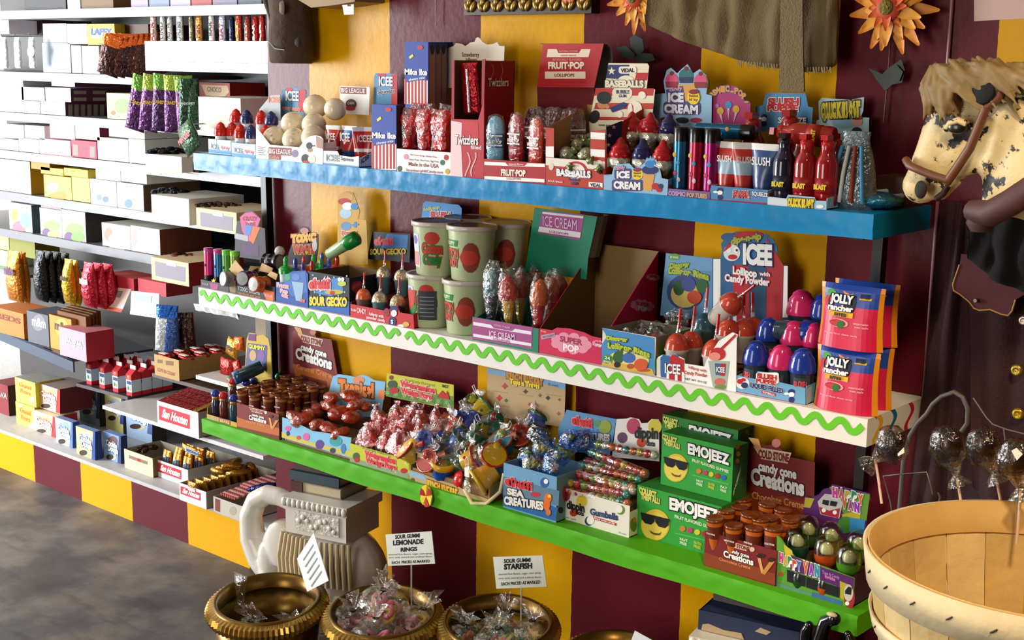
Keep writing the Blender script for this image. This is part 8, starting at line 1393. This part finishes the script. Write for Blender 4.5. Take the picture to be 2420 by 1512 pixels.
abox('right part of the fifth shelf','white',359,459,448,508,'e0dccc',.2,Y=.0); heap('heap of black foil candy on the white carton, fifth alcove shelf','candy_heap','candy',402,458,.08,24,.05,.05,('0c0c10','26262c'),.014,5)
def framep(p,f,w,h,s): p.poly([f(.08,.18),f(.9,.18),f(.9,.82),f(.1,.82)],PAPER('8f8898'),1); p.poly([f(.4,.06),f(.65,.06),f(.65,.24),f(.4,.24)],PAPER('f0ece4'),2)
abox('right part of the fifth shelf','cream framed',465,490,560,542,'d8c49a',.2,Y=-.02,pr=framep); heap('heap of dark brown candy on the cream framed carton','candy_heap','candy',515,490,.06,40,.07,.06,('3a2a18','5a3a20','2a1c10'),.010,6)
R5='sixth shelf'
for cn,a,t,b,y,c,k in (('pale picture',24,477,77,551,'d4d8d8',{'side':'2a3a44','pr':spots((.4,.75,.3,.2,'a06a7a'),(.7,.5,.25,.25,'7a9ab0'),(.2,.4,.15,.2,'8aa04a'))}),('pale garden picture',97,490,147,562,'d8dccc',{'pr':spots((.5,.55,.4,.2,'8aa868'),(.25,.8,.2,.15,'6a4a7a'),(.6,.8,.3,.12,'9ab070'))}),('pale garden picture',149,494,204,573,'d8dccc',{'side':'2a2020','pr':spots((.5,.55,.4,.2,'8aa868'),(.25,.8,.2,.15,'6a4a7a'),(.65,.75,.3,.15,'7a9a5a'))}),('white fruit picture',243,525,309,590,'e0ded4',{'pr':spots((.2,.4,.15,.25,'c8887a'),(.5,.5,.3,.2,'a8c0b0'),(.5,.85,.3,.12,'b8d0c0'))}),('plain white',311,532,379,601,'e0ded8',{'side':'6a3a24','pr':spots((.1,.4,.1,.3,'c8a0a0'))})): abox(R5,cn,a,t,b,y,c,.2,**k)
for a,t,b,y in ((97,476,145,489),(147,478,204,493)): abox(R5,'pink lid',a,t,b,y,'a88a8c',.2)
abox('right part of the sixth shelf','cream framed',359,606,447,660,'d8c098',.2,Y=-.03,pr=framep,side='7a1c14'); heap('heap of red wrapped candy in the cream carton under the sixth shelf','candy_heap','candy',425,612,.05,22,.05,.05,('a01c18','5a1410','3a1a14'),.014,7)
for i,(a,t,b,y,c) in enumerate(((-10,552,22,586,'b8c87a'),(-10,588,22,625,'c0d89a'),(24,548,84,600,'7a7a1c'))): abox('below the sixth shelf','yellow green',a,t,b,y,c,.1,Y=.2)
zz=at(-10,625,Y=.2).z; mb=MB().box(-2.7,.16,zz-.012,at(90,600,Y=.2).x,.49,zz-.0006,SHM); o=mb.build('alcove_shelf',None,(-2.3,.3,zz)); tag(o,'short shelf under the yellow green cartons at the left edge','shelf')
# hanging sacks
def sacks(lab,px,py,n,wpx,hpx,c,sp,pc=None,Y=.02,txt='m&m'):
    for i in range(n):
        P=at(px+sp*i,py+1.5*i,Y=Y+.03*i); k=sz(P); r=thing('hanging_sack',lab%nth(i),'candy bag',P); w,h=wpx*k/2,hpx*k; mb=MB(); mb.loft((P.x,P.y,P.z-h),[(0,w*1.05,.002),(.01,w,.016),(h*.4,w*1.02,.026),(h*.75,w*.85,.02),(h*.93,w*.8,.006),(h,w*.9,.002)],FOIL(c,.25),16); mb.build('sack',r)
        if pc:
            mb=MB(); vs,fs=textmesh(txt,.08); xs=[q[0] for q in vs]; kk=w*1.3/(max(xs)-min(xs)); mb.add([(P.x+(q-(max(xs)+min(xs))/2)*kk,P.y-.0275+.004*abs(q-1),P.z-h*.45+y*kk*1.3) for q,y in vs],fs,PAPER(pc)); mb.build('print',r)
sacks('orange sack of candy hanging at the left edge, %s from front',32,592,2,66,122,'c8781c',14,'5a2a5a')
sacks('black sack of candy hanging beside the orange ones, %s from front',95,592,4,48,122,'14161c',19,None)
sacks('yellow sack of candy hanging in the middle of the alcove, %s from front',162,612,2,42,108,'c89a1c',12,'4a3010')
sacks('red sack of candy hanging right of the yellow ones, %s from front',210,620,3,52,108,'b81c34',22,'e8d8d8')
# dark lower shelf
A0=at(0,778,Z=.45); A1=at(172,850,Z=.45); d=(A1-A0); A0=A0-d*.35; n=Vector((-d.y,d.x,0)).normalized()*.3
r=thing('dark_shelf','dark slate shelf with a thick front edge at the lower left','shelf',(A0+A1)/2); mb=MB(); mb.prism([A0,A0+n,A1+n,A1],(0,0,-.008),M('3a4654',.35,var=.15)); mb.build('board',r); mb=MB(); mb.prism([A0,A1,A1+Vector((0,0,-.045)),A0+Vector((0,0,-.045))],n*.02,M('37475c',.4)); mb.build('front_edge',r)
ZD=.4508; YD=A1.y+.03
RD_='on the dark lower shelf'
def mmp(t,c,c2): return lambda p,f,w,h,s:(p.ell(*f(.5,.4),w*.3,h*.35,PAPER(c2),1),p.text(t,*f(.2,.55),*f(.85,.55),h*.35,PAPER(c),3,.04))
abox(RD_,'orange',-20,722,58,783,'c8702a',.14,Y=YD+.03,z=ZD,pr=word('REDS','7a3a1a',.4,.2)); abox(RD_,'slate grey round logo',66,733,117,789,'5a5c66',.12,Y=YD+.02,z=ZD,pr=mmp('m&m','d8d4d0','7a7a84')); abox(RD_,'yellow brown',119,742,172,800,'c88a34',.1,Y=YD+.02,z=ZD,pr=mmp('m&m','4a2a14','d8a048'),top='7a4a1c')
for i in range(4): abox(RD_,'brown flat pack',136+9*i,733-4*i,205+8*i,745-4*i,'7a4a1c',.02,Y=YD+.04+.02*i,z=ZD+.06,lab='brown flat candy pack behind the logo cartons, %s from front'%nth(i))
abox(RD_,'pink',142,771,205,829,'d89aa8',.11,Y=YD-.02,z=ZD+.0006,side='b83040',top='d8848c',pr=lambda p,f,w,h,s:p.text('w&w',*f(.85,.4),*f(.2,.4),-h*.3,PAPER('a8d0d0'),3,.04))
for a,t,b,y,c,w in ((246,645,317,673,'b8283a','left'),(327,657,393,688,'b02434','right')): abox('',w,a,t,b,y,c,.1,Y=.10,side='7a1824',top='c85a5a',lab='red flat topped carton behind the red sacks, %s of two'%w)
for pts,w in (([(245,676),(310,683),(287,738),(220,726)],'left'),([(310,687),(376,694),(374,752),(308,742)],'right')):
    mb=MB(); a=[at(x,y,Y=.06 if j>1 else .10) for j,(x,y) in enumerate(pts)]; mb.prism(a,(0,.002,0),PAPER('e8c8c0' if w=='left' else 'd8e8e4')); q=lambda u,v:(a[0]*(1-u)+a[1]*u)*(1-v)+(a[3]*(1-u)+a[2]*u)*v+Vector((0,-.0015,0))
    mb.prism([q(.2,.12),q(.75,.12),q(.75,.4),q(.2,.4)],(0,.0003,0),PAPER('8a8484' if w=='left' else 'a8d0cc')); mb.prism([q(.0,.86),q(1,.86),q(1,1),q(0,1)],(0,.0003,0),PAPER('c8543a' if w=='left' else 'd8e8e4')); o=mb.build('open_carton_flap',None,a[3]); tag(o,'pale printed carton flap hanging open under the red cartons, %s one'%w,'carton flap')
# step shelf with little red milk cartons
ZS=.345; a=at(180,905,Z=ZS); b=at(300,937,Z=ZS); c=at(470,868,Z=ZS)
r=thing('step_shelf','dark brown step shelf carrying the small red cartons','shelf',(a+b)/2); mb=MB(); mb.prism([(a.x,a.y,ZS),(b.x,b.y,ZS),(b.x+.02,b.y+.34,ZS),(a.x,b.y+.34,ZS)],(0,0,-.012),M('3a2a2c',.4)); mb.build('board',r); mb=MB(); mb.prism([(b.x,b.y,ZS-.012),(b.x+.002,b.y+.34,ZS-.012),(b.x+.002,b.y+.34,ZS+.03),(b.x,b.y+.1,ZS+.03),(b.x,b.y,ZS)],(.004,0,0),M('2c2022',.4)); mb.build('end_panel',r)
def mk_milk(lab):
    r=new('milk_carton',lab,'candy box'); mb=MB(); w,d,h=.029,.034,.066; RDP=PAPER('b8202c'); BLP=PAPER('b8ccd8'); mb.box(-w/2,-d/2,0,w/2,d/2,.012,RDP); mb.box(-w/2,-d/2,.012,w/2,d/2,.05,BLP); mb.box(-w/2,-d/2,.05,w/2,d/2,h,RDP)
    mb.prism([(-w/2,-d/2,h),(-w/2,d/2,h),(-w/2,0,h+.016)],(w,0,0),RDP); mb.box(-w*.35,-d/2-.0005,.036,w*.45,-d/2,.046,PAPER('2a3a6a')); mb.ball((0,-d/2,.058),(.009,.0006,.006),PAPER('d87a4a'),8,5); mb.ball((-.004,-d/2,.024),(.005,.0006,.007),PAPER('3a7a4a'),8,5); mb.ball((.006,-d/2,.022),(.004,.0006,.006),PAPER('c8a030'),8,5); mb.build('carton',r)
    mb=MB().box(-w/2,-.0012,h+.014,w/2,.0012,h+.027,PAPER('e8d8d4')); mb.build('crimped_top',r); return r
P0=at(210,908,Z=ZS+.001); P1=at(305,935,Z=ZS+.001)
for j in range(4):
    for i in range(4):
        t=(i+.0)/3; P=P0*(1-t)+P1*t; put('milk',mk_milk,(P.x,P.y+.02+.042*j,ZS+.0008),'small red and blue milk carton candy box, %s from left in the %s row'%(nth(i),nth(j)),scale=1.12)
# hanging blue and white bags, tan carton of peanut butter cups
hangbags('blue and white candy bag hanging by the tan carton, %s from left',395,722,2,42,112,('d8e0e8','3a5a9a'),.06,14,None,('1c5ab0',),.05); hangbags('dark brown candy bag hanging right of the blue ones, %s from left',428,738,3,30,95,('3a1c14','2c1612'),.10,15)
tc=Tray('open_carton','tan cardboard carton of red candy packs in the alcove',366,424,-.01,.22,topZ(at(366,885,Y=-.01).x,-.01,885),836,PAPER('b8955a'),lambda p:(p.rect(372,849,384,857,PAPER('7a5a34'),1,.1),p.rect(392,852,410,862,PAPER('7a5a34'),1,.1),p.text('CUPS 36 COUNT',372,876,414,889,8,PAPER('a85a4a'),2)),mi=KRAFT,ms=PAPER('a07e48'))
for i in range(7):
    P=tc.xy(.25+.5*(i%2),.1+.13*i); k=thing('candy_pack','red candy pack with white end lying in the tan carton, %s from front'%nth(i),'candy pack',P); mb=MB(); mb.ball((P.x,P.y,tc.zt-.004),(.036,.02,.010),FOIL('b8261c',.2),12,7,.04,i); mb.build('pack',k); mb=MB(); mb.box(P.x-.012,P.y-.02,tc.zt+.0055,P.x+.022,P.y-.006,tc.zt+.0075,PAPER('ece8e0')); mb.build('white_end',k)
mb=MB(); zt=tc.z0-.001; xr=lineX(640,.2,zt); mb.box(tc.x0-.03,.0,zt-.012,-.56,.40,zt,M('4a3428',.5)); o=mb.build('alcove_shelf',None,(tc.x0,.2,zt)); tag(o,'brown shelf under the tan carton of red candy packs','shelf')
# orange packs behind the spray bottles
for i,(x,y,c,w,h,t) in enumerate(((550,822,'c8861c',46,44,'PIECES'),(536,868,'a82018',50,44,''),(566,812,'d8641c',36,34,''),(562,872,'b02a1c',30,42,''))):
    P=at(x,y,Y=.04+.03*(i%2)); k=sz(P); r=thing('candy_pack',('yellow orange candy pack tilted behind the mini bottles','red candy pack behind the mini bottles, lower left','orange candy pack at the top of the pile','red candy pack behind the mini bottles, lower right')[i],'candy pack',P); mb=MB(); mb.loft((0,0,0),[(-h*k/2,w*k/2,.001),(-h*k*.4,w*k*.48,.010),(h*k*.4,w*k*.48,.010),(h*k/2,w*k/2,.001)],FOIL(c,.22),12); X=Matrix.Rotation(.3-.2*i,3,'Y'); mb.v=[tuple(P+X@Vector(v)) for v in mb.v]; mb.build('pack',r)
    if t: mb=MB(); vs,fs=textmesh(t,.05); mb.add([tuple(P+X@Vector(((q-1.8)*.0105,-.0115,(y_-.35)*.016))) for q,y_ in vs],fs,BLK); mb.build('print',r)
xs_=at(505,895,Y=.05); zz=at(536,890,Y=.04).z-.004; mb=MB().box(xs_.x-.02,.0,zz-.012,xs_.x+.29,.40,zz,PAPER('d8d6d0')); o=mb.build('alcove_shelf',None,(xs_.x,.05,zz)); tag(o,'white shelf under the red and orange packs behind the green shelf','shelf')
mb=MB().box(-1.1,.42,.2,-.55,.44,.82,M('a8927a',.6,var=.1)); mb.box(-1.1,.415,.50,-.55,.42,.51,PAPER('e8e8e4')); o=mb.build('backboard',None,(-.8,.43,.2)); tag(o,'plain beige backing panel low in the alcove beside the uprights','panel')
# ---- ledge row ----
RL='on the grey ledge'
def cookie(c1,c2,t='Cookie Dough'):
    def pr(p,f,w,h,s): p.text(t.split()[0],*f(.12,.48),*f(.80,.50),h*.2,WHT,4,.05,(PAPER(c1),.07),.12); p.text(t.split()[1],*f(.25,.66),*f(.85,.68),h*.2,WHT,4,.05,(PAPER(c1),.07),.12); p.ell(*f(.5,.28),w*.3,h*.2,PAPER(c2),1); p.ell(*f(.35,.88),w*.22,h*.10,PAPER('3a2018'),2); p.ell(*f(.55,.86),w*.16,h*.09,PAPER('d8c8a0'),1); p.poly([f(.88,0),f(1,0),f(1,1),f(.80,1)],PAPER(c1),1)
    return pr
def gum(p,f,w,h,s): p.text('Gummi',*f(.15,.35),*f(.75,.36),h*.18,PAPER('d8862a'),3,.05); p.text('Bears',*f(.2,.6),*f(.7,.61),h*.18,PAPER('d8862a'),3,.05); p.ell(*f(.8,.75),w*.12,h*.12,PAPER('a8d0d8'),2); p.ell(*f(.2,.1),w*.08,h*.06,PAPER('a8d0d8'),2)
L0=dict(d=.10,Y=.085); 
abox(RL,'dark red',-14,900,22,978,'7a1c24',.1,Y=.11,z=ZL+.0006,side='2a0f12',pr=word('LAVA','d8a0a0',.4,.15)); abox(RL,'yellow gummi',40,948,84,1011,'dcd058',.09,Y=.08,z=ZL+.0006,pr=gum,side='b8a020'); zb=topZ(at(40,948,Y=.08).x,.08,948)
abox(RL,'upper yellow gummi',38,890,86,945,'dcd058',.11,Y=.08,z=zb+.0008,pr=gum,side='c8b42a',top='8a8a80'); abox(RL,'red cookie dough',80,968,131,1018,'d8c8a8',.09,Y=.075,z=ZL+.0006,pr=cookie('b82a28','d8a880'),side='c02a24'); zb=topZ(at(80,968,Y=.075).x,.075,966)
abox(RL,'upper red cookie dough',90,904,142,960,'d8c8a8',.13,Y=.10,z=zb+.0008,pr=cookie('b82a28','d8a880'),side='6a1c20',top='8a7a74')
for j in range(3):
    for (xl,yt,xr,yb,c,pc,ps,nm) in ((133,985,172,1045,'b8cce0','5a7ab0','8aa8d0','pale blue cookie dough'),(182,1006,225,1072,'d8d088','2a4a9c','c8d0d8','yellow and blue cookie dough'),(246,1018,286,1082,'7a9cc8','2a3a6a','6a4a4a','blue cookie dough')):
        abox('',nm,xl,yt,xr,yb,c if j==0 else 'a8bcd8',.026,Y=at(xl,yb,Z=ZL).y+.0275*j,z=ZL+.0006,pr=cookie(pc,ps) if j==0 else None,side='24407c',top='6a84b0',lab='%s box in the ledge rows, %s from front'%(nm,nth(j)))
for (xl,yt,xr,yb,c,pc,ps,nm) in ((188,912,236,975,'8a9ab8','2a3a5a','5a6a84','grey blue'),(250,930,292,990,'d8d088','2a4a9c','a8b8c8','yellow and blue'),(299,945,360,1008,'a8c4e0','4a6aa0','6a4a4a','light blue')):
    Pz=at(xl,yb,Y=.26); abox('',nm,xl,yt,xr,yb,c,.06,Y=.26,z=ZL+.0006,pr=cookie(pc,ps),side='4a4440',lab='%s cookie dough box standing at the back of the ledge'%nm)
def houten(v0=.18,v1=.75): return lambda p,f,w,h,s:(p.poly([f(.03,v0),f(.78,v0),f(.78,v1),f(.03,v1)],PAPER('c8283c'),1),p.text('San Houten',*f(.10,v0+(v1-v0)*.72),*f(.72,v0+(v1-v0)*.76),h*(v1-v0)*.52,WHT,3,.05,lean=4))
def otray(lab,xl,xr,Y,d,z,yt,col,pr,side=None,h_=None):
    def pp(p): 
        w=xr-xl; yb=yt+(T0[0]); sl=max(0,(yb-28)/(xl+2738)); pr(p,lambda u,v:(xl+w*u,yt+T0[0]*v+sl*w*u),w,T0[0],None)
    x0=lineX(xl,Y,z); 
    lo,hi=yt,yt+400
    T0=[0]
    for yy in range(yt,yt+300):
        if topZ(x0,Y,yy)<=z: T0[0]=yy-yt; break
    return Tray('open_carton',lab,xl,xr,Y,d,z,yt,PAPER(col),pp,mi=PAPER('a89e8c'),ms=PAPER(side or '9c968c'))
cr=otray('cream open carton on the grey ledge, left of the red labelled ones',295,362,at(295,1105,Z=ZL).y,.14,ZL+.0006,1060,'d8d0a8',lambda p,f,w,h,s:(p.poly([f(.15,.25),f(.8,.25),f(.8,.42),f(.15,.42)],PAPER('8a6a5a'),1),p.poly([f(.45,.25),f(.55,.25),f(.55,.42),f(.45,.42)],RED,2)),'6a5a38')
heap('few dark candies inside the cream open carton','candy_heap','candy',345,1062,at(295,1105,Z=ZL).y+.07,10,.03,.03,('3a1a14','4a2a1c'),.012,9)
zA=topZ(at(373,1005,Y=.03).x,.03,1005); h1=otray('white open carton of red bars with a pink cursive label, upper one',373,470,.03,.17,zA,946,'e4e0de',houten())
mb=MB().box(h1.x0-.35,.05,zA-.013,-.60,.40,zA-.0008,M('c8c6c4',.4)); o=mb.build('alcove_shelf',None,(h1.x0,.2,zA)); tag(o,'white shelf under the upper cursive label carton','shelf')
for i in range(5):
    P=h1.xy(.5,.12+.18*i); r=thing('chocolate_bar','shiny red wrapped bar lying in the upper cursive carton, %s from front'%nth(i),'candy bar',P); zz=h1.zt-.008+.006*i; mb=MB(); mb.obox((h1.x0+.005,P.y-.013,zz),(h1.x1-h1.x0-.012,0,0),(0,.025,.006),(0,-.003,.009),FOIL('b01c18',.18)); mb.build('wrapper',r); mb=MB(); mb.obox((h1.x1-.03,P.y-.0135,zz+.0002),(.022,0,0),(0,.026,.006),(0,-.003,.0096),FOIL('c8a01c',.18)); mb.build('gold_end',r)
Yh=at(371,1125,Z=ZL).y; h2=otray('white open carton of orange candy bars with a red cursive label, middle one',371,445,Yh,.2,ZL+.0006,1085,'e4e0de',houten(.15,.7))
def mk_obar(c,c2):
    def f(lab):
        r=new('candy_bar',lab,'candy bar'); mb=MB(); mb.loft((0,0,0),[(0,.012,.001),(.006,.0115,.006),(.075,.0115,.006),(.084,.013,.001)],FOIL(c,.22),10); mb.build('wrapper',r); mb=MB(); mb.box(-.006,-.0068,.01,.006,-.0060,.066,PAPER(c2)); vs,fs=textmesh('FINGER',.05); xs=[q[0] for q in vs]; k=.05/(max(xs)-min(xs)); mb.add([(-(y-.35)*.010,-.0074,.012+(q-min(xs))*k) for q,y in vs],fs,PAPER('2a4a8a')); mb.build('print',r); return r
    return f
for j in range(3):
    for i in range(6): P=h2.xy(.08+.16*i,.1+.22*j); put('obar%d'%(i%2),mk_obar('c8801c','b8c8d8' if i%2==0 else '2a2a2a'),(P.x,P.y,P.z),'orange candy bar standing in the middle cursive carton, %s in %s row'%(nth(i),nth(j)),rot=(-.08,.06*(-1)**i,.1),scale=1.0)
P=h2.xy(.5,.25); put('obar0',None,(h2.x1+.01,P.y,ZL+.098),'orange candy bar with white label lying across the standing bars',rot=(0,-1.45,.1),scale=1.12)
Yg=-.028; h3=otray('white open carton with a small red label overhanging the ledge',425,488,Yg,.28,ZL+.0006,1140,'dcdad8',houten(.18,.62),'8c847c')
GB=('9a6a1c','a87a24','8a5a1a')
for i in range(9):
    P=h3.xy(.45,.08+.1*i); r=thing('gold_candy_bar','gold wrapped candy bar in the overhanging carton, %s from front'%nth(i),'candy bar',P); mb=MB(); mb.loft((P.x,P.y,P.z),[(0,.030,.002),(.008,.028,.011),(.055,.028,.011),(.066,.031,.002)],FOIL(GB[i%3],.18),12); mb.v=[(x,y-(z-P.z)*.25,z) for x,y,z in mb.v]; mb.build('wrapper',r)
    if i==0: mb=MB(); mb.prism([(P.x-.016,P.y-.016,P.z+.01),(P.x+.022,P.y-.016,P.z+.01),(P.x+.022,P.y-.026,P.z+.052),(P.x-.016,P.y-.026,P.z+.052)],(0,.001,0),PAPER('e0d4d0')); mb.build('white_panel',r)
for i in range(8):
    P=Vector((h3.x0+.06+.02*(i%4),h3.Y+.10+.045*(i//4)+.012*(i%4),h3.zt+.028+.01*(i%3))); r=thing('gold_candy_bar','gold wrapped candy bar heaped on the overhanging carton, %s'%nth(i),'candy bar',P); mb=MB(); mb.ball(P,(.034,.014,.011),FOIL(GB[(i+1)%3],.16),12,7,.08,i,rot=Matrix.Rotation(.4*i,3,'Z')); mb.build('wrapper',r)
xr0=lineX(502,-.02,ZL); st=otray('shallow carton of red striped candy sticks at the ledge end',505,575,-.022,.2,ZL+.0006,1172,'b8b4a8',lambda p,f,w,h,s:(p.poly([f(.05,.1),f(.22,.1),f(.22,.9),f(.05,.9)],PAPER('7a3a24'),1),p.ell(*f(.65,.5),w*.12,h*.3,PAPER('a89a84'),1)))
for i in range(14):
    P=Vector((st.x0+.012+.0105*(i%7)+.004*(i//7),st.Y+.02+.07*(i//7),st.zt+.004+.012*(i//7))); r=thing('striped_candy_stick','pink and red striped candy stick in the shallow carton, %s from left in %s row'%(nth(i%7),nth(i//7)),'candy stick',P); mb=MB(); mb.tube([P,P+Vector((.012,.10,.012))],.0045,M('c85a5a',.3),7)
    for q in range(5): mb.tube([P+Vector((.0024*q+.001,.02*q+.006,.0024*q+.001)),P+Vector((.0024*q+.002,.02*q+.014,.0024*q+.002))],.0047,PAPER('ecd8d4'),7)
    mb.build('stick',r)
P=Vector((st.x0+.11,st.Y+.10,st.zt+.03)); r=thing('candy_pack','dark blue candy pack lying across the striped sticks','candy pack',P); mb=MB(); mb.ball(P,(.055,.018,.010),FOIL('1c1a5a',.2),14,8,.10,4,rot=Matrix.Rotation(.5,3,'Z')@Matrix.Rotation(-.25,3,'Y')); mb.build('pack',r)
# ================= groups of repeats =================
GRP={'spray_candy':'spray candy cups at the blue shelf end','baseball':'toy baseballs in the white carton','squeeze_tube':'candy squeeze tubes on the blue shelf','heart_lollipop':'red heart lollipops in the white carton','fruit_pop':'ice-pop lollipops in the red carton','foil_gumball':'foil gumballs in the baseball carton','ice_cream_candy':'swirl ice cream candies on the blue shelf','candy_tube':'candy tubes on the shelves','spray_bottle':'spray candy bottles on the blue shelf','theater_box':'theater candy boxes on the blue shelf','neon_tube':'neon tubes in the black tray','candy_drum':'candy drums in the black carton','freeze_bottle':'freeze bottles behind the blue carton','lollipop_cup':'dome lollipop cups on the white shelf','cotton_candy_tub':'stacked cotton candy tubs','ice_cream_lollipop':'cone lollipops in the green carton','wrapped_ring_pop':'lollipop rings in the dinosaur carton','gumball_bottle':'liquid filled gumball bottles','candy_pouch':'pink and blue candy pouches','mini_bottle':'mini bottles on the green shelf','jelly_candy':'orange jellies in the tropical carton','watermelon_lollipop':'watermelon wedge lollipops','bagged_beach_toy':'bagged toys in the beach carton','gummy_bag':'gummy bags in the sea creatures carton','gumball_tube':'gumball tubes in the white carton','gummy_carton':'green smiley gummy cartons','surprise_egg':'surprise eggs in the happy van carton','bronze_urn':'bronze urns along the wall','chocolate_lollipop':'chocolate lollipops behind the basket rim','chocolate_bar':'upright and lying chocolate bars','hanging_bag':'candy bags hanging in the alcove','hanging_sack':'candy sacks hanging in the alcove','milk_carton':'small red cartons on the step shelf','gold_candy_bar':'gold bars in the overhanging carton','candy_bar':'orange bars in the cursive carton','striped_candy_stick':'striped sticks in the shallow carton','candy_carton':'cartons packed in the left alcove','alcove_shelf':'shelves of the left alcove','display_carton':'display cartons on the wrapped shelves','display_tray':'display trays on the wrapped shelves','wrapped_shelf':'wrapped shelves on the striped wall','gerbera_flower':'orange gerberas on the wall','book':'old books on the ceramic stools'}
cnt={}
tops=[o for o in SC.objects if o.parent is None and o.get('label') and not o.get('kind')]
for o in tops: b=o.name.split('.')[0]; cnt[b]=cnt.get(b,0)+1
for o in tops:
    b=o.name.split('.')[0]
    if b=='candy_cone': o['group']='chocolate cones in the dark carton' if 'chocolate' in o['label'] else 'caramel cones in the maroon orange carton'
    elif cnt[b]>1 and not o.get('group'): o['group']=GRP.get(b,b.replace('_',' ')+' group')
for o in SC.objects:
    for k in ('_w','box'):
        if k in o: del o[k]
